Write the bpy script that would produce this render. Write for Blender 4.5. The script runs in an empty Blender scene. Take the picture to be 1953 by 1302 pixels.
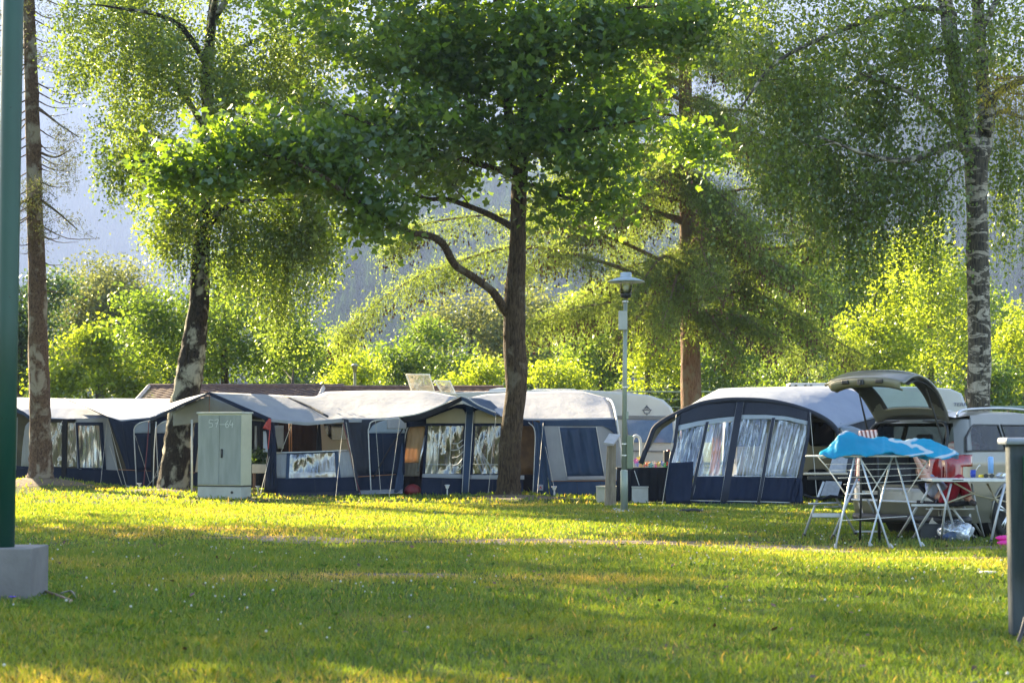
import bpy, bmesh, math, random
import numpy as np
from mathutils import Vector, Matrix, Quaternion
from math import radians as R, sin, cos, pi
rng = np.random.default_rng(7)
random.seed(7)
S = bpy.context.scene
COL = S.collection

# ------------------------------------------------------------------ camera
FPX = 3255.0            # focal length in pixels of the 1953 px wide photograph
CAMH = 1.25
PITCH = math.atan(186 / FPX)
cd = bpy.data.cameras.new('camera')
cam = bpy.data.objects.new('camera', cd)
COL.objects.link(cam)
cd.sensor_width = 36
cd.lens = 36 * FPX / 1953
cd.clip_start = 0.1
cd.clip_end = 9000
cam.location = (0, 0, CAMH)
cam.rotation_euler = (pi / 2 + PITCH, 0, 0)
cd.dof.use_dof = True
cd.dof.focus_distance = 30
cd.dof.aperture_fstop = 4.0
S.camera = cam

# ------------------------------------------------------------------ light
SUN_EL = R(24)
SUN_AZ = math.atan2(-0.62, 0.78)      # from +Y towards +X
world = bpy.data.worlds.new('World')
S.world = world
world.use_nodes = True
wn = world.node_tree
for n in list(wn.nodes):
    wn.nodes.remove(n)
sky = wn.nodes.new('ShaderNodeTexSky')
sky.sky_type = 'NISHITA'
sky.sun_disc = False
sky.sun_elevation = SUN_EL
sky.sun_rotation = SUN_AZ
sky.air_density = 1.0
sky.dust_density = 1.0
bg = wn.nodes.new('ShaderNodeBackground')
bg.inputs[1].default_value = 0.05
wo = wn.nodes.new('ShaderNodeOutputWorld')
wn.links.new(sky.outputs[0], bg.inputs[0])
wn.links.new(bg.outputs[0], wo.inputs[0])
sd = bpy.data.lights.new('sun', 'SUN')
sd.energy = 5.0
sd.angle = R(0.5)
sd.color = (1.0, 0.82, 0.52)
sun = bpy.data.objects.new('sun', sd)
COL.objects.link(sun)
SUNV = Vector((sin(SUN_AZ) * cos(SUN_EL), cos(SUN_AZ) * cos(SUN_EL), sin(SUN_EL)))
sun.rotation_euler = SUNV.to_track_quat('Z', 'Y').to_euler()
sun.location = (-20, 20, 40)
S.view_settings.view_transform = 'Standard'
S.view_settings.look = 'None'
S.view_settings.gamma = 1
S.view_settings.exposure = 3.5
S.render.engine = 'CYCLES'
cy = S.cycles
cy.use_denoising = True
cy.max_bounces = 7
cy.diffuse_bounces = 2
cy.glossy_bounces = 3
cy.transmission_bounces = 4
cy.transparent_max_bounces = 12
cy.volume_bounces = 0
cy.sample_clamp_indirect = 4
cy.sample_clamp_direct = 0
cy.caustics_reflective = False
cy.caustics_refractive = False

# ------------------------------------------------------------------ pixel <-> world
def ray(px, py):
    u = (px - 976.5) / FPX
    v = (651 - py) / FPX
    return np.array([u, cos(PITCH) - v * sin(PITCH), sin(PITCH) + v * cos(PITCH)])

def W(px, py, Y):
    d = ray(px, py)
    return np.array([0, 0, CAMH]) + d * (Y / d[1])

def G(px, py, z=0.0):
    d = ray(px, py)
    return np.array([0, 0, CAMH]) + d * ((z - CAMH) / d[2])

def ZY(py, Y):
    return float(W(976.5, py, Y)[2])

def XY(px, Y):
    return float(W(px, 837, Y)[0])

# ------------------------------------------------------------------ materials
MATS = {}
def newmat(name):
    m = bpy.data.materials.new(name)
    m.use_nodes = True
    nt = m.node_tree
    for n in list(nt.nodes):
        nt.nodes.remove(n)
    out = nt.nodes.new('ShaderNodeOutputMaterial')
    MATS[name] = m
    return m, nt, out

def ND(nt, typ, **kw):
    n = nt.nodes.new(typ)
    for k, v in kw.items():
        if k.startswith('i_'):
            key = k[2:]
            n.inputs[int(key) if key.isdigit() else key.replace('_', ' ')].default_value = v
        else:
            setattr(n, k, v)
    return n

def ramp(nt, fac, stops, interp='LINEAR'):
    r = nt.nodes.new('ShaderNodeValToRGB')
    r.color_ramp.interpolation = interp
    el = r.color_ramp.elements
    while len(el) < len(stops):
        el.new(0.5)
    for e, (p, c) in zip(el, stops):
        e.position = p
        e.color = (*c, 1) if len(c) == 3 else c
    nt.links.new(fac, r.inputs[0])
    return r.outputs[0]

def coords(nt, scale=(1, 1, 1), which='Object', rot=0.0):
    tc = nt.nodes.new('ShaderNodeTexCoord')
    mp = nt.nodes.new('ShaderNodeMapping')
    mp.inputs['Scale'].default_value = scale
    mp.inputs['Rotation'].default_value = (0, rot, 0)
    nt.links.new(tc.outputs[which], mp.inputs[0])
    return mp.outputs[0]

def noise(nt, co, scale=5, detail=4, rough=0.55, dist=0.0):
    n = ND(nt, 'ShaderNodeTexNoise', i_Scale=scale, i_Detail=detail, i_Roughness=rough, i_Distortion=dist)
    nt.links.new(co, n.inputs['Vector'])
    return n.outputs['Fac']

def bump(nt, h, strength=0.3, dist=0.02):
    b = ND(nt, 'ShaderNodeBump', i_Strength=strength, i_Distance=dist)
    nt.links.new(h, b.inputs['Height'])
    return b.outputs[0]

def mat(name, c1, c2=None, rough=0.6, metal=0.0, ns=6, nstretch=(1, 1, 1), bs=None, bstr=0.3, bdist=0.01, bstretch=(1, 1, 1),
        coat=0.0, spec=0.5, transl=0.0, lo=0.35, hi=0.65, detail=5):
    if name in MATS:
        return MATS[name]
    m, nt, out = newmat(name)
    p = ND(nt, 'ShaderNodeBsdfPrincipled', i_Roughness=rough, i_Metallic=metal)
    p.inputs['Specular IOR Level'].default_value = spec
    p.inputs['Coat Weight'].default_value = coat
    c2 = c2 or tuple(x * 0.82 for x in c1)
    f = noise(nt, coords(nt, nstretch), ns, detail)
    colr = ramp(nt, f, [(lo, c1), (hi, c2)])
    nt.links.new(colr, p.inputs['Base Color'])
    if bs:
        h = noise(nt, coords(nt, bstretch), bs, 5)
        nt.links.new(bump(nt, h, bstr, bdist), p.inputs['Normal'])
    sh = p.outputs[0]
    if transl > 0:
        t = ND(nt, 'ShaderNodeBsdfTranslucent')
        nt.links.new(colr, t.inputs[0])
        mx = ND(nt, 'ShaderNodeMixShader', i_0=transl)
        nt.links.new(sh, mx.inputs[1])
        nt.links.new(t.outputs[0], mx.inputs[2])
        sh = mx.outputs[0]
    nt.links.new(sh, out.inputs[0])
    return m

def cloth(name, c, c2=None, transl=0.08, fold=1.0):
    return mat(name, c, c2 or tuple(x * 0.8 for x in c), rough=0.75, ns=2.3, lo=.3, hi=.7, detail=9, bs=1.6, bstr=0.5 * fold, bdist=0.06,
               bstretch=(1.6, 1, 0.5), transl=transl, spec=0.25)

def leafmat(name, cr, ct, var=0.35, ygain=1.0, mixt=0.5, gloss=0.08):
    """two-sided leaf: dull reflection on one side of it, light showing through from the other"""
    m, nt, out = newmat(name)
    a = ND(nt, 'ShaderNodeAttribute', attribute_name='tone')
    d = ND(nt, 'ShaderNodeBsdfDiffuse')
    t = ND(nt, 'ShaderNodeBsdfTranslucent')
    g = ND(nt, 'ShaderNodeBsdfGlossy', i_Roughness=0.38)
    g.inputs[0].default_value = (0.8, 0.85, 0.75, 1)
    def var3(c):
        lo = tuple(x * (1 - var) for x in c)
        hi = (min(1, c[0] * (1 + var * 1.5)), min(1, c[1] * (1 + var)), c[2] * (1 + var))
        return ramp(nt, a.outputs['Fac'], [(0.0, lo), (0.5, c), (1.0, hi)])
    nt.links.new(var3(cr), d.inputs[0])
    nt.links.new(var3(ct), t.inputs[0])
    mx = ND(nt, 'ShaderNodeMixShader', i_0=mixt)
    nt.links.new(d.outputs[0], mx.inputs[1])
    nt.links.new(t.outputs[0], mx.inputs[2])
    m2 = ND(nt, 'ShaderNodeMixShader', i_0=gloss)
    nt.links.new(mx.outputs[0], m2.inputs[1])
    nt.links.new(g.outputs[0], m2.inputs[2])
    nt.links.new(m2.outputs[0], out.inputs[0])
    return m

def barkmat(name, c1, c2, c3, vs=(9, 9, 1.6), bstr=0.9, thr=0.5):
    m, nt, out = newmat(name)
    p = ND(nt, 'ShaderNodeBsdfPrincipled', i_Roughness=0.9)
    p.inputs['Specular IOR Level'].default_value = 0.2
    f = noise(nt, coords(nt, vs), 3.2, 8, 0.65, 0.6)
    f2 = noise(nt, coords(nt, (1, 1, 0.8)), 2.6, 5, 0.6, 0.4)
    ca = ramp(nt, f, [(0.36, c2), (0.58, c1)])
    mx = ND(nt, 'ShaderNodeMix', data_type='RGBA')
    fr = ramp(nt, f2, [(thr, (0, 0, 0)), (thr + .1, (1, 1, 1))])
    nt.links.new(fr, mx.inputs[0])
    nt.links.new(ca, mx.inputs[6])
    mx.inputs[7].default_value = (*c3, 1)
    nt.links.new(mx.outputs[2], p.inputs['Base Color'])
    nt.links.new(bump(nt, f, bstr, 0.05), p.inputs['Normal'])
    nt.links.new(p.outputs[0], out.inputs[0])
    return m

def birchmat(name):
    m, nt, out = newmat(name)
    p = ND(nt, 'ShaderNodeBsdfPrincipled', i_Roughness=0.8)
    co = coords(nt, (1.6, 1.6, 3.4))
    f = noise(nt, co, 2.2, 7, 0.62, 1.0)
    dark = ramp(nt, f, [(0.51, (1, 1, 1)), (0.56, (0, 0, 0))])
    f2 = noise(nt, coords(nt, (12, 12, 2)), 3, 6, 0.6)
    dc = ramp(nt, f2, [(0.35, (0.012, 0.01, 0.008)), (0.7, (0.12, 0.1, 0.065))])
    wc = ramp(nt, f2, [(0.3, (0.46, 0.41, 0.33)), (0.75, (0.24, 0.21, 0.16))])
    mx = ND(nt, 'ShaderNodeMix', data_type='RGBA')
    nt.links.new(dark, mx.inputs[0])
    nt.links.new(dc, mx.inputs[7])
    nt.links.new(wc, mx.inputs[6])
    # thin dark lenticel lines
    f3 = noise(nt, coords(nt, (1, 1, 16)), 3, 3)
    ln = ramp(nt, f3, [(0.6, (0, 0, 0)), (0.66, (0.8, 0.8, 0.8))])
    m3 = ND(nt, 'ShaderNodeMix', data_type='RGBA')
    nt.links.new(ln, m3.inputs[0])
    nt.links.new(mx.outputs[2], m3.inputs[6])
    m3.inputs[7].default_value = (0.06, 0.05, 0.04, 1)
    nt.links.new(m3.outputs[2], p.inputs['Base Color'])
    nt.links.new(bump(nt, f2, 0.8, 0.03), p.inputs['Normal'])
    nt.links.new(p.outputs[0], out.inputs[0])
    return m

def vinyl(name, tint=(0.9, 0.93, 1.0), clear=0.5, milky=0.25, bscale=3, bstretch=(2.5, 2.5, 0.7)):
    """clear plastic window sheet with creases"""
    m, nt, out = newmat(name)
    co = coords(nt, bstretch, rot=-0.25)
    h = noise(nt, co, bscale, 2, 0.4, 0.5)
    nb = bump(nt, h, 0.4, 0.1)
    tr = ND(nt, 'ShaderNodeBsdfTransparent')
    tr.inputs[0].default_value = (*tint, 1)
    gl = ND(nt, 'ShaderNodeBsdfGlossy', i_Roughness=0.08)
    gl.inputs[0].default_value = (0.95, 0.97, 1, 1)
    df = ND(nt, 'ShaderNodeBsdfDiffuse')
    df.inputs[0].default_value = (0.6, 0.63, 0.68, 1)
    nt.links.new(nb, gl.inputs['Normal'])
    nt.links.new(nb, df.inputs['Normal'])
    a = ND(nt, 'ShaderNodeMixShader', i_0=1 - clear)
    nt.links.new(tr.outputs[0], a.inputs[1])
    nt.links.new(gl.outputs[0], a.inputs[2])
    b = ND(nt, 'ShaderNodeMixShader')
    f2 = noise(nt, coords(nt, (4.2, 4.2, .8), rot=-0.25), 1.7, 3, 0.55, 0.5)
    rr = ramp(nt, f2, [(0.40, (milky * 0.12,) * 3), (0.5, (milky * .5,) * 3), (0.72, (min(1, milky * 2.0),) * 3)])
    nt.links.new(rr, b.inputs[0])
    nt.links.new(a.outputs[0], b.inputs[1])
    nt.links.new(df.outputs[0], b.inputs[2])
    nt.links.new(b.outputs[0], out.inputs[0])
    return m

def glassmat(name, tint=(0.5, 0.55, 0.55), refl=0.25, rough=0.03, fres=1.0):
    m, nt, out = newmat(name)
    tr = ND(nt, 'ShaderNodeBsdfTransparent')
    tr.inputs[0].default_value = (*tint, 1)
    gl = ND(nt, 'ShaderNodeBsdfGlossy', i_Roughness=rough)
    fr = ND(nt, 'ShaderNodeFresnel', i_IOR=1.5)
    ad = ND(nt, 'ShaderNodeMath', operation='ADD', i_1=refl, use_clamp=True)
    fm = ND(nt, 'ShaderNodeMath', operation='MULTIPLY', i_1=fres)
    nt.links.new(fr.outputs[0], fm.inputs[0])
    nt.links.new(fm.outputs[0], ad.inputs[0])
    a = ND(nt, 'ShaderNodeMixShader')
    nt.links.new(ad.outputs[0], a.inputs[0])
    nt.links.new(tr.outputs[0], a.inputs[1])
    nt.links.new(gl.outputs[0], a.inputs[2])
    nt.links.new(a.outputs[0], out.inputs[0])
    return m

# ------------------------------------------------------------------ mesh helpers
ORI = {}
def props(o, label=None, cat=None, group=None, kind=None):
    if label: o['label'] = label
    if cat: o['category'] = cat
    if group: o['group'] = group
    if kind: o['kind'] = kind
    return o

def thing(name, label, cat, loc=(0, 0, 0), rz=0.0, group=None):
    o = bpy.data.objects.new(name, None)
    COL.objects.link(o)
    o.location = tuple(float(v) for v in loc)
    o.rotation_euler = (0, 0, rz)
    o.empty_display_size = 0.2
    ORI[o.name] = np.array(loc, float) if rz == 0 else np.zeros(3)
    return props(o, label, cat, group)

def finish(name, me, mats, parent):
    for m in (mats if isinstance(mats, (list, tuple)) else [mats]):
        me.materials.append(m)
    o = bpy.data.objects.new(name, me)
    COL.objects.link(o)
    if parent is not None:
        o.parent = parent
        ORI[o.name] = ORI[parent.name]
    return o

class MB:
    def __init__(s):
        s.v = []; s.f = []; s.m = []; s.n = 0
    def add(s, V, F, mi=0):
        V = np.asarray(V, float).reshape(-1, 3)
        s.v.append(V)
        for f in F:
            s.f.append(tuple(int(i) + s.n for i in f)); s.m.append(mi)
        s.n += len(V)
        return s
    def box(s, c, size, rz=0, mi=0, rx=0, ry=0):
        x, y, z = [d / 2 for d in size]
        V = np.array([[-x, -y, -z], [x, -y, -z], [x, y, -z], [-x, y, -z], [-x, -y, z], [x, -y, z], [x, y, z], [-x, y, z]])
        M = np.array(Matrix.Rotation(rz, 3, 'Z') @ Matrix.Rotation(ry, 3, 'Y') @ Matrix.Rotation(rx, 3, 'X'))
        V = V @ M.T + np.array(c)
        return s.add(V, [(0, 3, 2, 1), (4, 5, 6, 7), (0, 1, 5, 4), (1, 2, 6, 5), (2, 3, 7, 6), (3, 0, 4, 7)], mi)
    def tube(s, pts, r, n=8, mi=0, caps=True, wob=0.0):
        P = np.asarray(pts, float)
        k = len(P)
        r = np.full(k, r, float) if np.isscalar(r) else np.asarray(r, float)
        T = np.gradient(P, axis=0)
        T /= np.linalg.norm(T, axis=1)[:, None] + 1e-9
        ref = np.array([0, 0, 1.0]) if abs(T[0][2]) < 0.9 else np.array([1.0, 0, 0])
        u = np.cross(ref, T[0]); u /= np.linalg.norm(u)
        a = np.linspace(0, 2 * pi, n, endpoint=False)
        V = []
        for i in range(k):
            u = u - T[i] * (u @ T[i]); u /= np.linalg.norm(u) + 1e-9
            w = np.cross(T[i], u)
            rr = r[i] * (1 + (rng.normal(0, wob, n) if wob else 0))
            V.append(P[i] + (np.cos(a) * rr)[:, None] * u + (np.sin(a) * rr)[:, None] * w)
        V = np.concatenate(V)
        F = []
        for i in range(k - 1):
            for j in range(n):
                j2 = (j + 1) % n
                F.append((i * n + j, i * n + j2, (i + 1) * n + j2, (i + 1) * n + j))
        if caps:
            F.append(tuple(range(n - 1, -1, -1)))
            F.append(tuple((k - 1) * n + j for j in range(n)))
        return s.add(V, F, mi)
    def lathe(s, c, prof, n=20, mi=0, axis='z'):
        a = np.linspace(0, 2 * pi, n, endpoint=False)
        V = []
        for (r_, z) in prof:
            V.append(np.stack([np.cos(a) * r_, np.sin(a) * r_, np.full(n, z)], 1))
        V = np.concatenate(V)
        if axis == 'y': V = V[:, [0, 2, 1]]
        if axis == 'x': V = V[:, [2, 0, 1]]
        k = len(prof)
        F = [(i * n + j, i * n + (j + 1) % n, (i + 1) * n + (j + 1) % n, (i + 1) * n + j) for i in range(k - 1) for j in range(n)]
        if prof[0][0] > 1e-4: F.append(tuple(range(n - 1, -1, -1)))
        if prof[-1][0] > 1e-4: F.append(tuple((k - 1) * n + j for j in range(n)))
        return s.add(V + np.array(c), F, mi)
    def poly(s, pts, thick, nrm, mi=0):
        """flat polygon given a thickness along nrm"""
        P = np.asarray(pts, float)
        nrm = np.array(nrm, float); nrm /= np.linalg.norm(nrm)
        k = len(P)
        V = np.concatenate([P, P + nrm * thick])
        F = [tuple(range(k - 1, -1, -1)), tuple(range(k, 2 * k))]
        F += [(i, (i + 1) % k, k + (i + 1) % k, k + i) for i in range(k)]
        return s.add(V, F, mi)
    def grid(s, A, mi=0):
        A = np.asarray(A, float)
        a, b = A.shape[:2]
        F = [(i * b + j, i * b + j + 1, (i + 1) * b + j + 1, (i + 1) * b + j) for i in range(a - 1) for j in range(b - 1)]
        return s.add(A.reshape(-1, 3), F, mi)
    def build(s, name, mats, parent=None, smooth=False, solid=0, bevel=0, weld=False, sub=0):
        V = np.concatenate(s.v) if s.v else np.zeros((0, 3))
        if parent is not None: V = V - ORI[parent.name]
        me = bpy.data.meshes.new(name)
        me.from_pydata(V.tolist(), [], s.f)
        if len(set(s.m)) > 1: me.polygons.foreach_set('material_index', s.m)
        if smooth: me.polygons.foreach_set('use_smooth', [True] * len(me.polygons))
        bm = bmesh.new(); bm.from_mesh(me)
        if weld: bmesh.ops.remove_doubles(bm, verts=bm.verts, dist=1e-4)
        bmesh.ops.recalc_face_normals(bm, faces=bm.faces)
        bm.to_mesh(me); bm.free()
        me.update()
        o = finish(name, me, mats, parent)
        if bevel:
            b = o.modifiers.new('bevel', 'BEVEL'); b.width = bevel; b.segments = 2; b.limit_method = 'ANGLE'
        if solid:
            q = o.modifiers.new('solid', 'SOLIDIFY'); q.thickness = solid; q.offset = 0
        if sub:
            q = o.modifiers.new('sub', 'SUBSURF'); q.levels = sub; q.render_levels = sub
        return o

def top(o, label, cat, group=None):
    """mesh that is a whole thing by itself: put its origin at its base"""
    me = o.data
    n = len(me.vertices)
    a = np.empty(n * 3); me.vertices.foreach_get('co', a); a = a.reshape(-1, 3)
    c = np.array([(a[:, 0].min() + a[:, 0].max()) / 2, (a[:, 1].min() + a[:, 1].max()) / 2, a[:, 2].min()])
    me.vertices.foreach_set('co', (a - c).ravel()); me.update()
    o.location = tuple(c)
    return props(o, label, cat, group)

def np_mesh(name, V, k, mats, parent, tone=None, smooth=False):
    """mesh of len(V)/k separate k-gons"""
    V = np.asarray(V, np.float32).reshape(-1, 3)
    if parent is not None: V = V - ORI[parent.name].astype(np.float32)
    nv = len(V); nf = nv // k
    me = bpy.data.meshes.new(name)
    me.vertices.add(nv); me.vertices.foreach_set('co', V.ravel())
    me.loops.add(nv); me.loops.foreach_set('vertex_index', np.arange(nv, dtype=np.int32))
    me.polygons.add(nf)
    me.polygons.foreach_set('loop_start', np.arange(0, nv, k, dtype=np.int32))
    me.polygons.foreach_set('loop_total', np.full(nf, k, dtype=np.int32))
    me.update(calc_edges=True)
    if tone is not None:
        a = me.attributes.new('tone', 'FLOAT', 'FACE')
        a.data.foreach_set('value', np.asarray(tone, np.float32))
    return finish(name, me, mats, parent)

def smoothpath(P, k=6):
    """Catmull-Rom through points (any number of columns)"""
    P = np.asarray(P, float)
    Q = np.vstack([2 * P[0] - P[1], P, 2 * P[-1] - P[-2]])
    out = []
    for i in range(1, len(Q) - 2):
        for t in np.linspace(0, 1, k, endpoint=False):
            a, b, c, d = Q[i - 1], Q[i], Q[i + 1], Q[i + 2]
            out.append(0.5 * (2 * b + (c - a) * t + (2 * a - 5 * b + 4 * c - d) * t * t + (3 * b - a - 3 * c + d) * t ** 3))
    out.append(P[-1])
    return np.array(out)

def resample(P, n):
    P = np.asarray(P, float)
    d = np.r_[0, np.cumsum(np.linalg.norm(np.diff(P, axis=0), axis=1))]
    t = np.linspace(0, d[-1], n)
    return np.stack([np.interp(t, d, P[:, i]) for i in range(P.shape[1])], 1)

def loft(mb, curves, nu=16, nv=6, fold=0.0, ff=5, mi=0, smooth=False):
    """surface through curves (lists of points), each resampled to nu"""
    C = [resample(smoothpath(c, 5) if smooth and len(c) > 2 else c, nu) for c in curves]
    rows = []
    for a, b in zip(C[:-1], C[1:]):
        for t in np.linspace(0, 1, nv, endpoint=False):
            rows.append(a * (1 - t) + b * t)
    rows.append(C[-1])
    A = np.array(rows)
    if fold:
        r, c_ = A.shape[:2]
        u = np.linspace(0, 1, c_)[None]; v = np.linspace(0, 1, r)[:, None]
        ph = rng.uniform(0, 6, 3)
        dsp = np.sin(u * ff * 6.28 + v * 2 + ph[0]) * 0.5 + np.sin(u * ff * 2.3 * 6.28 - v * 3 + ph[1]) * 0.25 + np.sin(v * 5 + u * 4 + ph[2]) * 0.4
        edge = np.minimum(1, np.minimum(u, 1 - u) * 8) * np.minimum(1, np.minimum(v, 1 - v) * 8)
        A[:, :, 1] += dsp * fold * edge
    mb.grid(A, mi)
    return A
# ------------------------------------------------------------------ ground
MOUNDS = [(XY(75, 42.4), 42.6, 1.5, 0.30), (XY(335, 40.9), 41.0, 1.3, 0.10), (XY(972, 36), 35.9, 1.1, 0.10), (XY(1866, 28), 28, 1.0, 0.08)]
def H(x, y):
    z = 0.0 * x
    for mx, my, s_, h_ in MOUNDS:
        z = z + h_ * np.exp(-((x - mx) ** 2 + (y - my) ** 2) / (2 * s_ * s_ * 0.5))
    return z + 0.012 * np.sin(x * 0.9 + 0.4 * y) * np.sin(y * 0.7)

def groundmat():
    m, nt, out = newmat('lawn soil and grass')
    p = ND(nt, 'ShaderNodeBsdfPrincipled', i_Roughness=0.95)
    p.inputs['Specular IOR Level'].default_value = 0.1
    co = coords(nt)
    f = noise(nt, co, 0.55, 6, 0.6)
    f2 = noise(nt, co, 30, 4, 0.7)
    a = ramp(nt, f, [(0.38, (0.055, 0.085, 0.016)), (0.55, (0.085, 0.105, 0.02)), (0.68, (0.17, 0.125, 0.05))])
    b = ramp(nt, f2, [(0.3, (0.45, 0.45, 0.45)), (0.7, (1.25, 1.25, 1.25))])
    mx = ND(nt, 'ShaderNodeMix', data_type='RGBA', blend_type='MULTIPLY')
    mx.inputs[0].default_value = 1
    nt.links.new(a, mx.inputs[6]); nt.links.new(b, mx.inputs[7])
    nt.links.new(mx.outputs[2], p.inputs['Base Color'])
    nt.links.new(bump(nt, f2, 0.8, 0.03), p.inputs['Normal'])
    nt.links.new(p.outputs[0], out.inputs[0])
    return m

xs = np.unique(np.r_[-2200, -960, -480, -250, -120, -60, np.arange(-40, 40.1, 0.5), 60, 120, 250, 480, 960, 2200])
ys = np.unique(np.r_[-50, -25, -8, np.arange(0, 60.1, 0.5), 75, 95, 130, 180, 260, 400, 600, 900, 1740, 2800, 4200])
XX, YY = np.meshgrid(xs, ys)
gm = MB().grid(np.stack([XX, YY, H(XX, YY)], 2))
props(gm.build('ground', groundmat(), smooth=True), 'mown lawn with dry patches reaching back under the tents', kind='structure')

# worn gravel track crossing the lawn
gv = mat('gravel', (0.11, 0.085, 0.06), (0.22, 0.17, 0.13), rough=0.95, ns=26, bs=40, bstr=1.0, bdist=0.03, detail=6)
tr = MB()
A = []
for x in np.linspace(-4.2, 6.5, 60):
    c_ = 21.6 - (x + 4) * 0.22 + 0.25 * sin(x * 1.3)
    w_ = 0.75 * (0.55 + 0.45 * sin(x * 2.1 + 1)) * min(1, (x + 4.2) * 0.7 + 0.05) * min(1, (6.5 - x) * 0.6 + 0.05)
    A.append([[x, c_ + w_ * t, H(x, c_ + w_ * t) + 0.006] for t in np.linspace(-1, 1, 6)])
tr.grid(A)
props(tr.build('gravel_track', gv, smooth=True), 'bare stony wheel track worn across the lawn', kind='structure')

def track_near(x, y):
    c_ = 21.6 - (x + 4) * 0.22 + 0.25 * np.sin(x * 1.3)
    return np.exp(-((y - c_) / 0.6) ** 2) * ((x > -4.2) & (x < 6.5))

# ------------------------------------------------------------------ grass
BARE = [(XY(75, 42.2), 42.0, 1.3, .9), (XY(345, 40.6), 40.2, 1.1, .5), (XY(985, 35.6), 35.3, 1.2, .5), (XY(1866, 28), 27.8, .9, .5), (1.0, 20.9, 2.2, .35), (4.7, 18.0, 1.0, .22), (-1.0, 15.7, .7, .2)]
def bare(x, y):
    o = 0
    for bx, by, rx, ry in BARE: o = np.maximum(o, 1.0 * np.exp(-((x - bx) / rx) ** 2 - ((y - by) / ry) ** 2))
    return o * .9
soil = mat('bare soil', (0.16, 0.11, 0.07), (0.07, 0.055, 0.03), rough=1, ns=9, bs=22, bstr=.9, bdist=.03, detail=8)
for bx, by, rx, ry in BARE:
    mb = MB(); rows = []
    for r_ in (0.02, .3, .55, .8, 1.0):
        rows.append([(bx + cos(t_) * rx * r_ * q_, by + sin(t_) * ry * r_ * q_, float(H(bx + cos(t_) * rx * r_ * q_, by + sin(t_) * ry * r_ * q_)) + (.008 if r_ < .9 else -.01)) for t_ in np.linspace(0, 2 * pi, 33) for q_ in (1 + .2 * sin(3 * t_ + bx) + .12 * sin(7 * t_),)])
    mb.grid(np.array(rows)); props(mb.build('bare_earth', soil, smooth=True), 'patch of worn bare earth in the lawn', kind='structure')
def valnoise(x, y, s, seed):
    r_ = np.random.default_rng(seed); T = r_.random((64, 64))
    u, v = x / s, y / s
    i, j = np.floor(u).astype(int), np.floor(v).astype(int)
    a, b = u - i, v - j
    a = a * a * (3 - 2 * a); b = b * b * (3 - 2 * b)
    g = lambda p, q: T[p % 64, q % 64]
    return (g(i, j) * (1 - a) + g(i + 1, j) * a) * (1 - b) + (g(i, j + 1) * (1 - a) + g(i + 1, j + 1) * a) * b

def grassmat():
    m, nt, out = newmat('grass blades')
    a = ND(nt, 'ShaderNodeAttribute', attribute_name='tone')
    stops = [(0.0, (0.035, 0.09, 0.012)), (0.35, (0.07, 0.15, 0.016)), (0.7, (0.125, 0.185, 0.02)), (0.88, (0.19, 0.2, 0.05)), (1.0, (0.3, 0.27, 0.12))]
    c1 = ramp(nt, a.outputs['Fac'], stops)
    c2 = ramp(nt, a.outputs['Fac'], [(p, tuple(min(1, x * k) for x, k in zip(c, (3.4, 2.25, 0.8)))) for p, c in stops])
    d = ND(nt, 'ShaderNodeBsdfDiffuse'); t = ND(nt, 'ShaderNodeBsdfTranslucent'); g = ND(nt, 'ShaderNodeBsdfGlossy', i_Roughness=0.45)
    nt.links.new(c1, d.inputs[0]); nt.links.new(c2, t.inputs[0])
    mx = ND(nt, 'ShaderNodeMixShader', i_0=0.5)
    nt.links.new(d.outputs[0], mx.inputs[1]); nt.links.new(t.outputs[0], mx.inputs[2])
    m2 = ND(nt, 'ShaderNodeMixShader', i_0=0.05)
    nt.links.new(mx.outputs[0], m2.inputs[1]); nt.links.new(g.outputs[0], m2.inputs[2])
    nt.links.new(m2.outputs[0], out.inputs[0])
    return m

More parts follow.
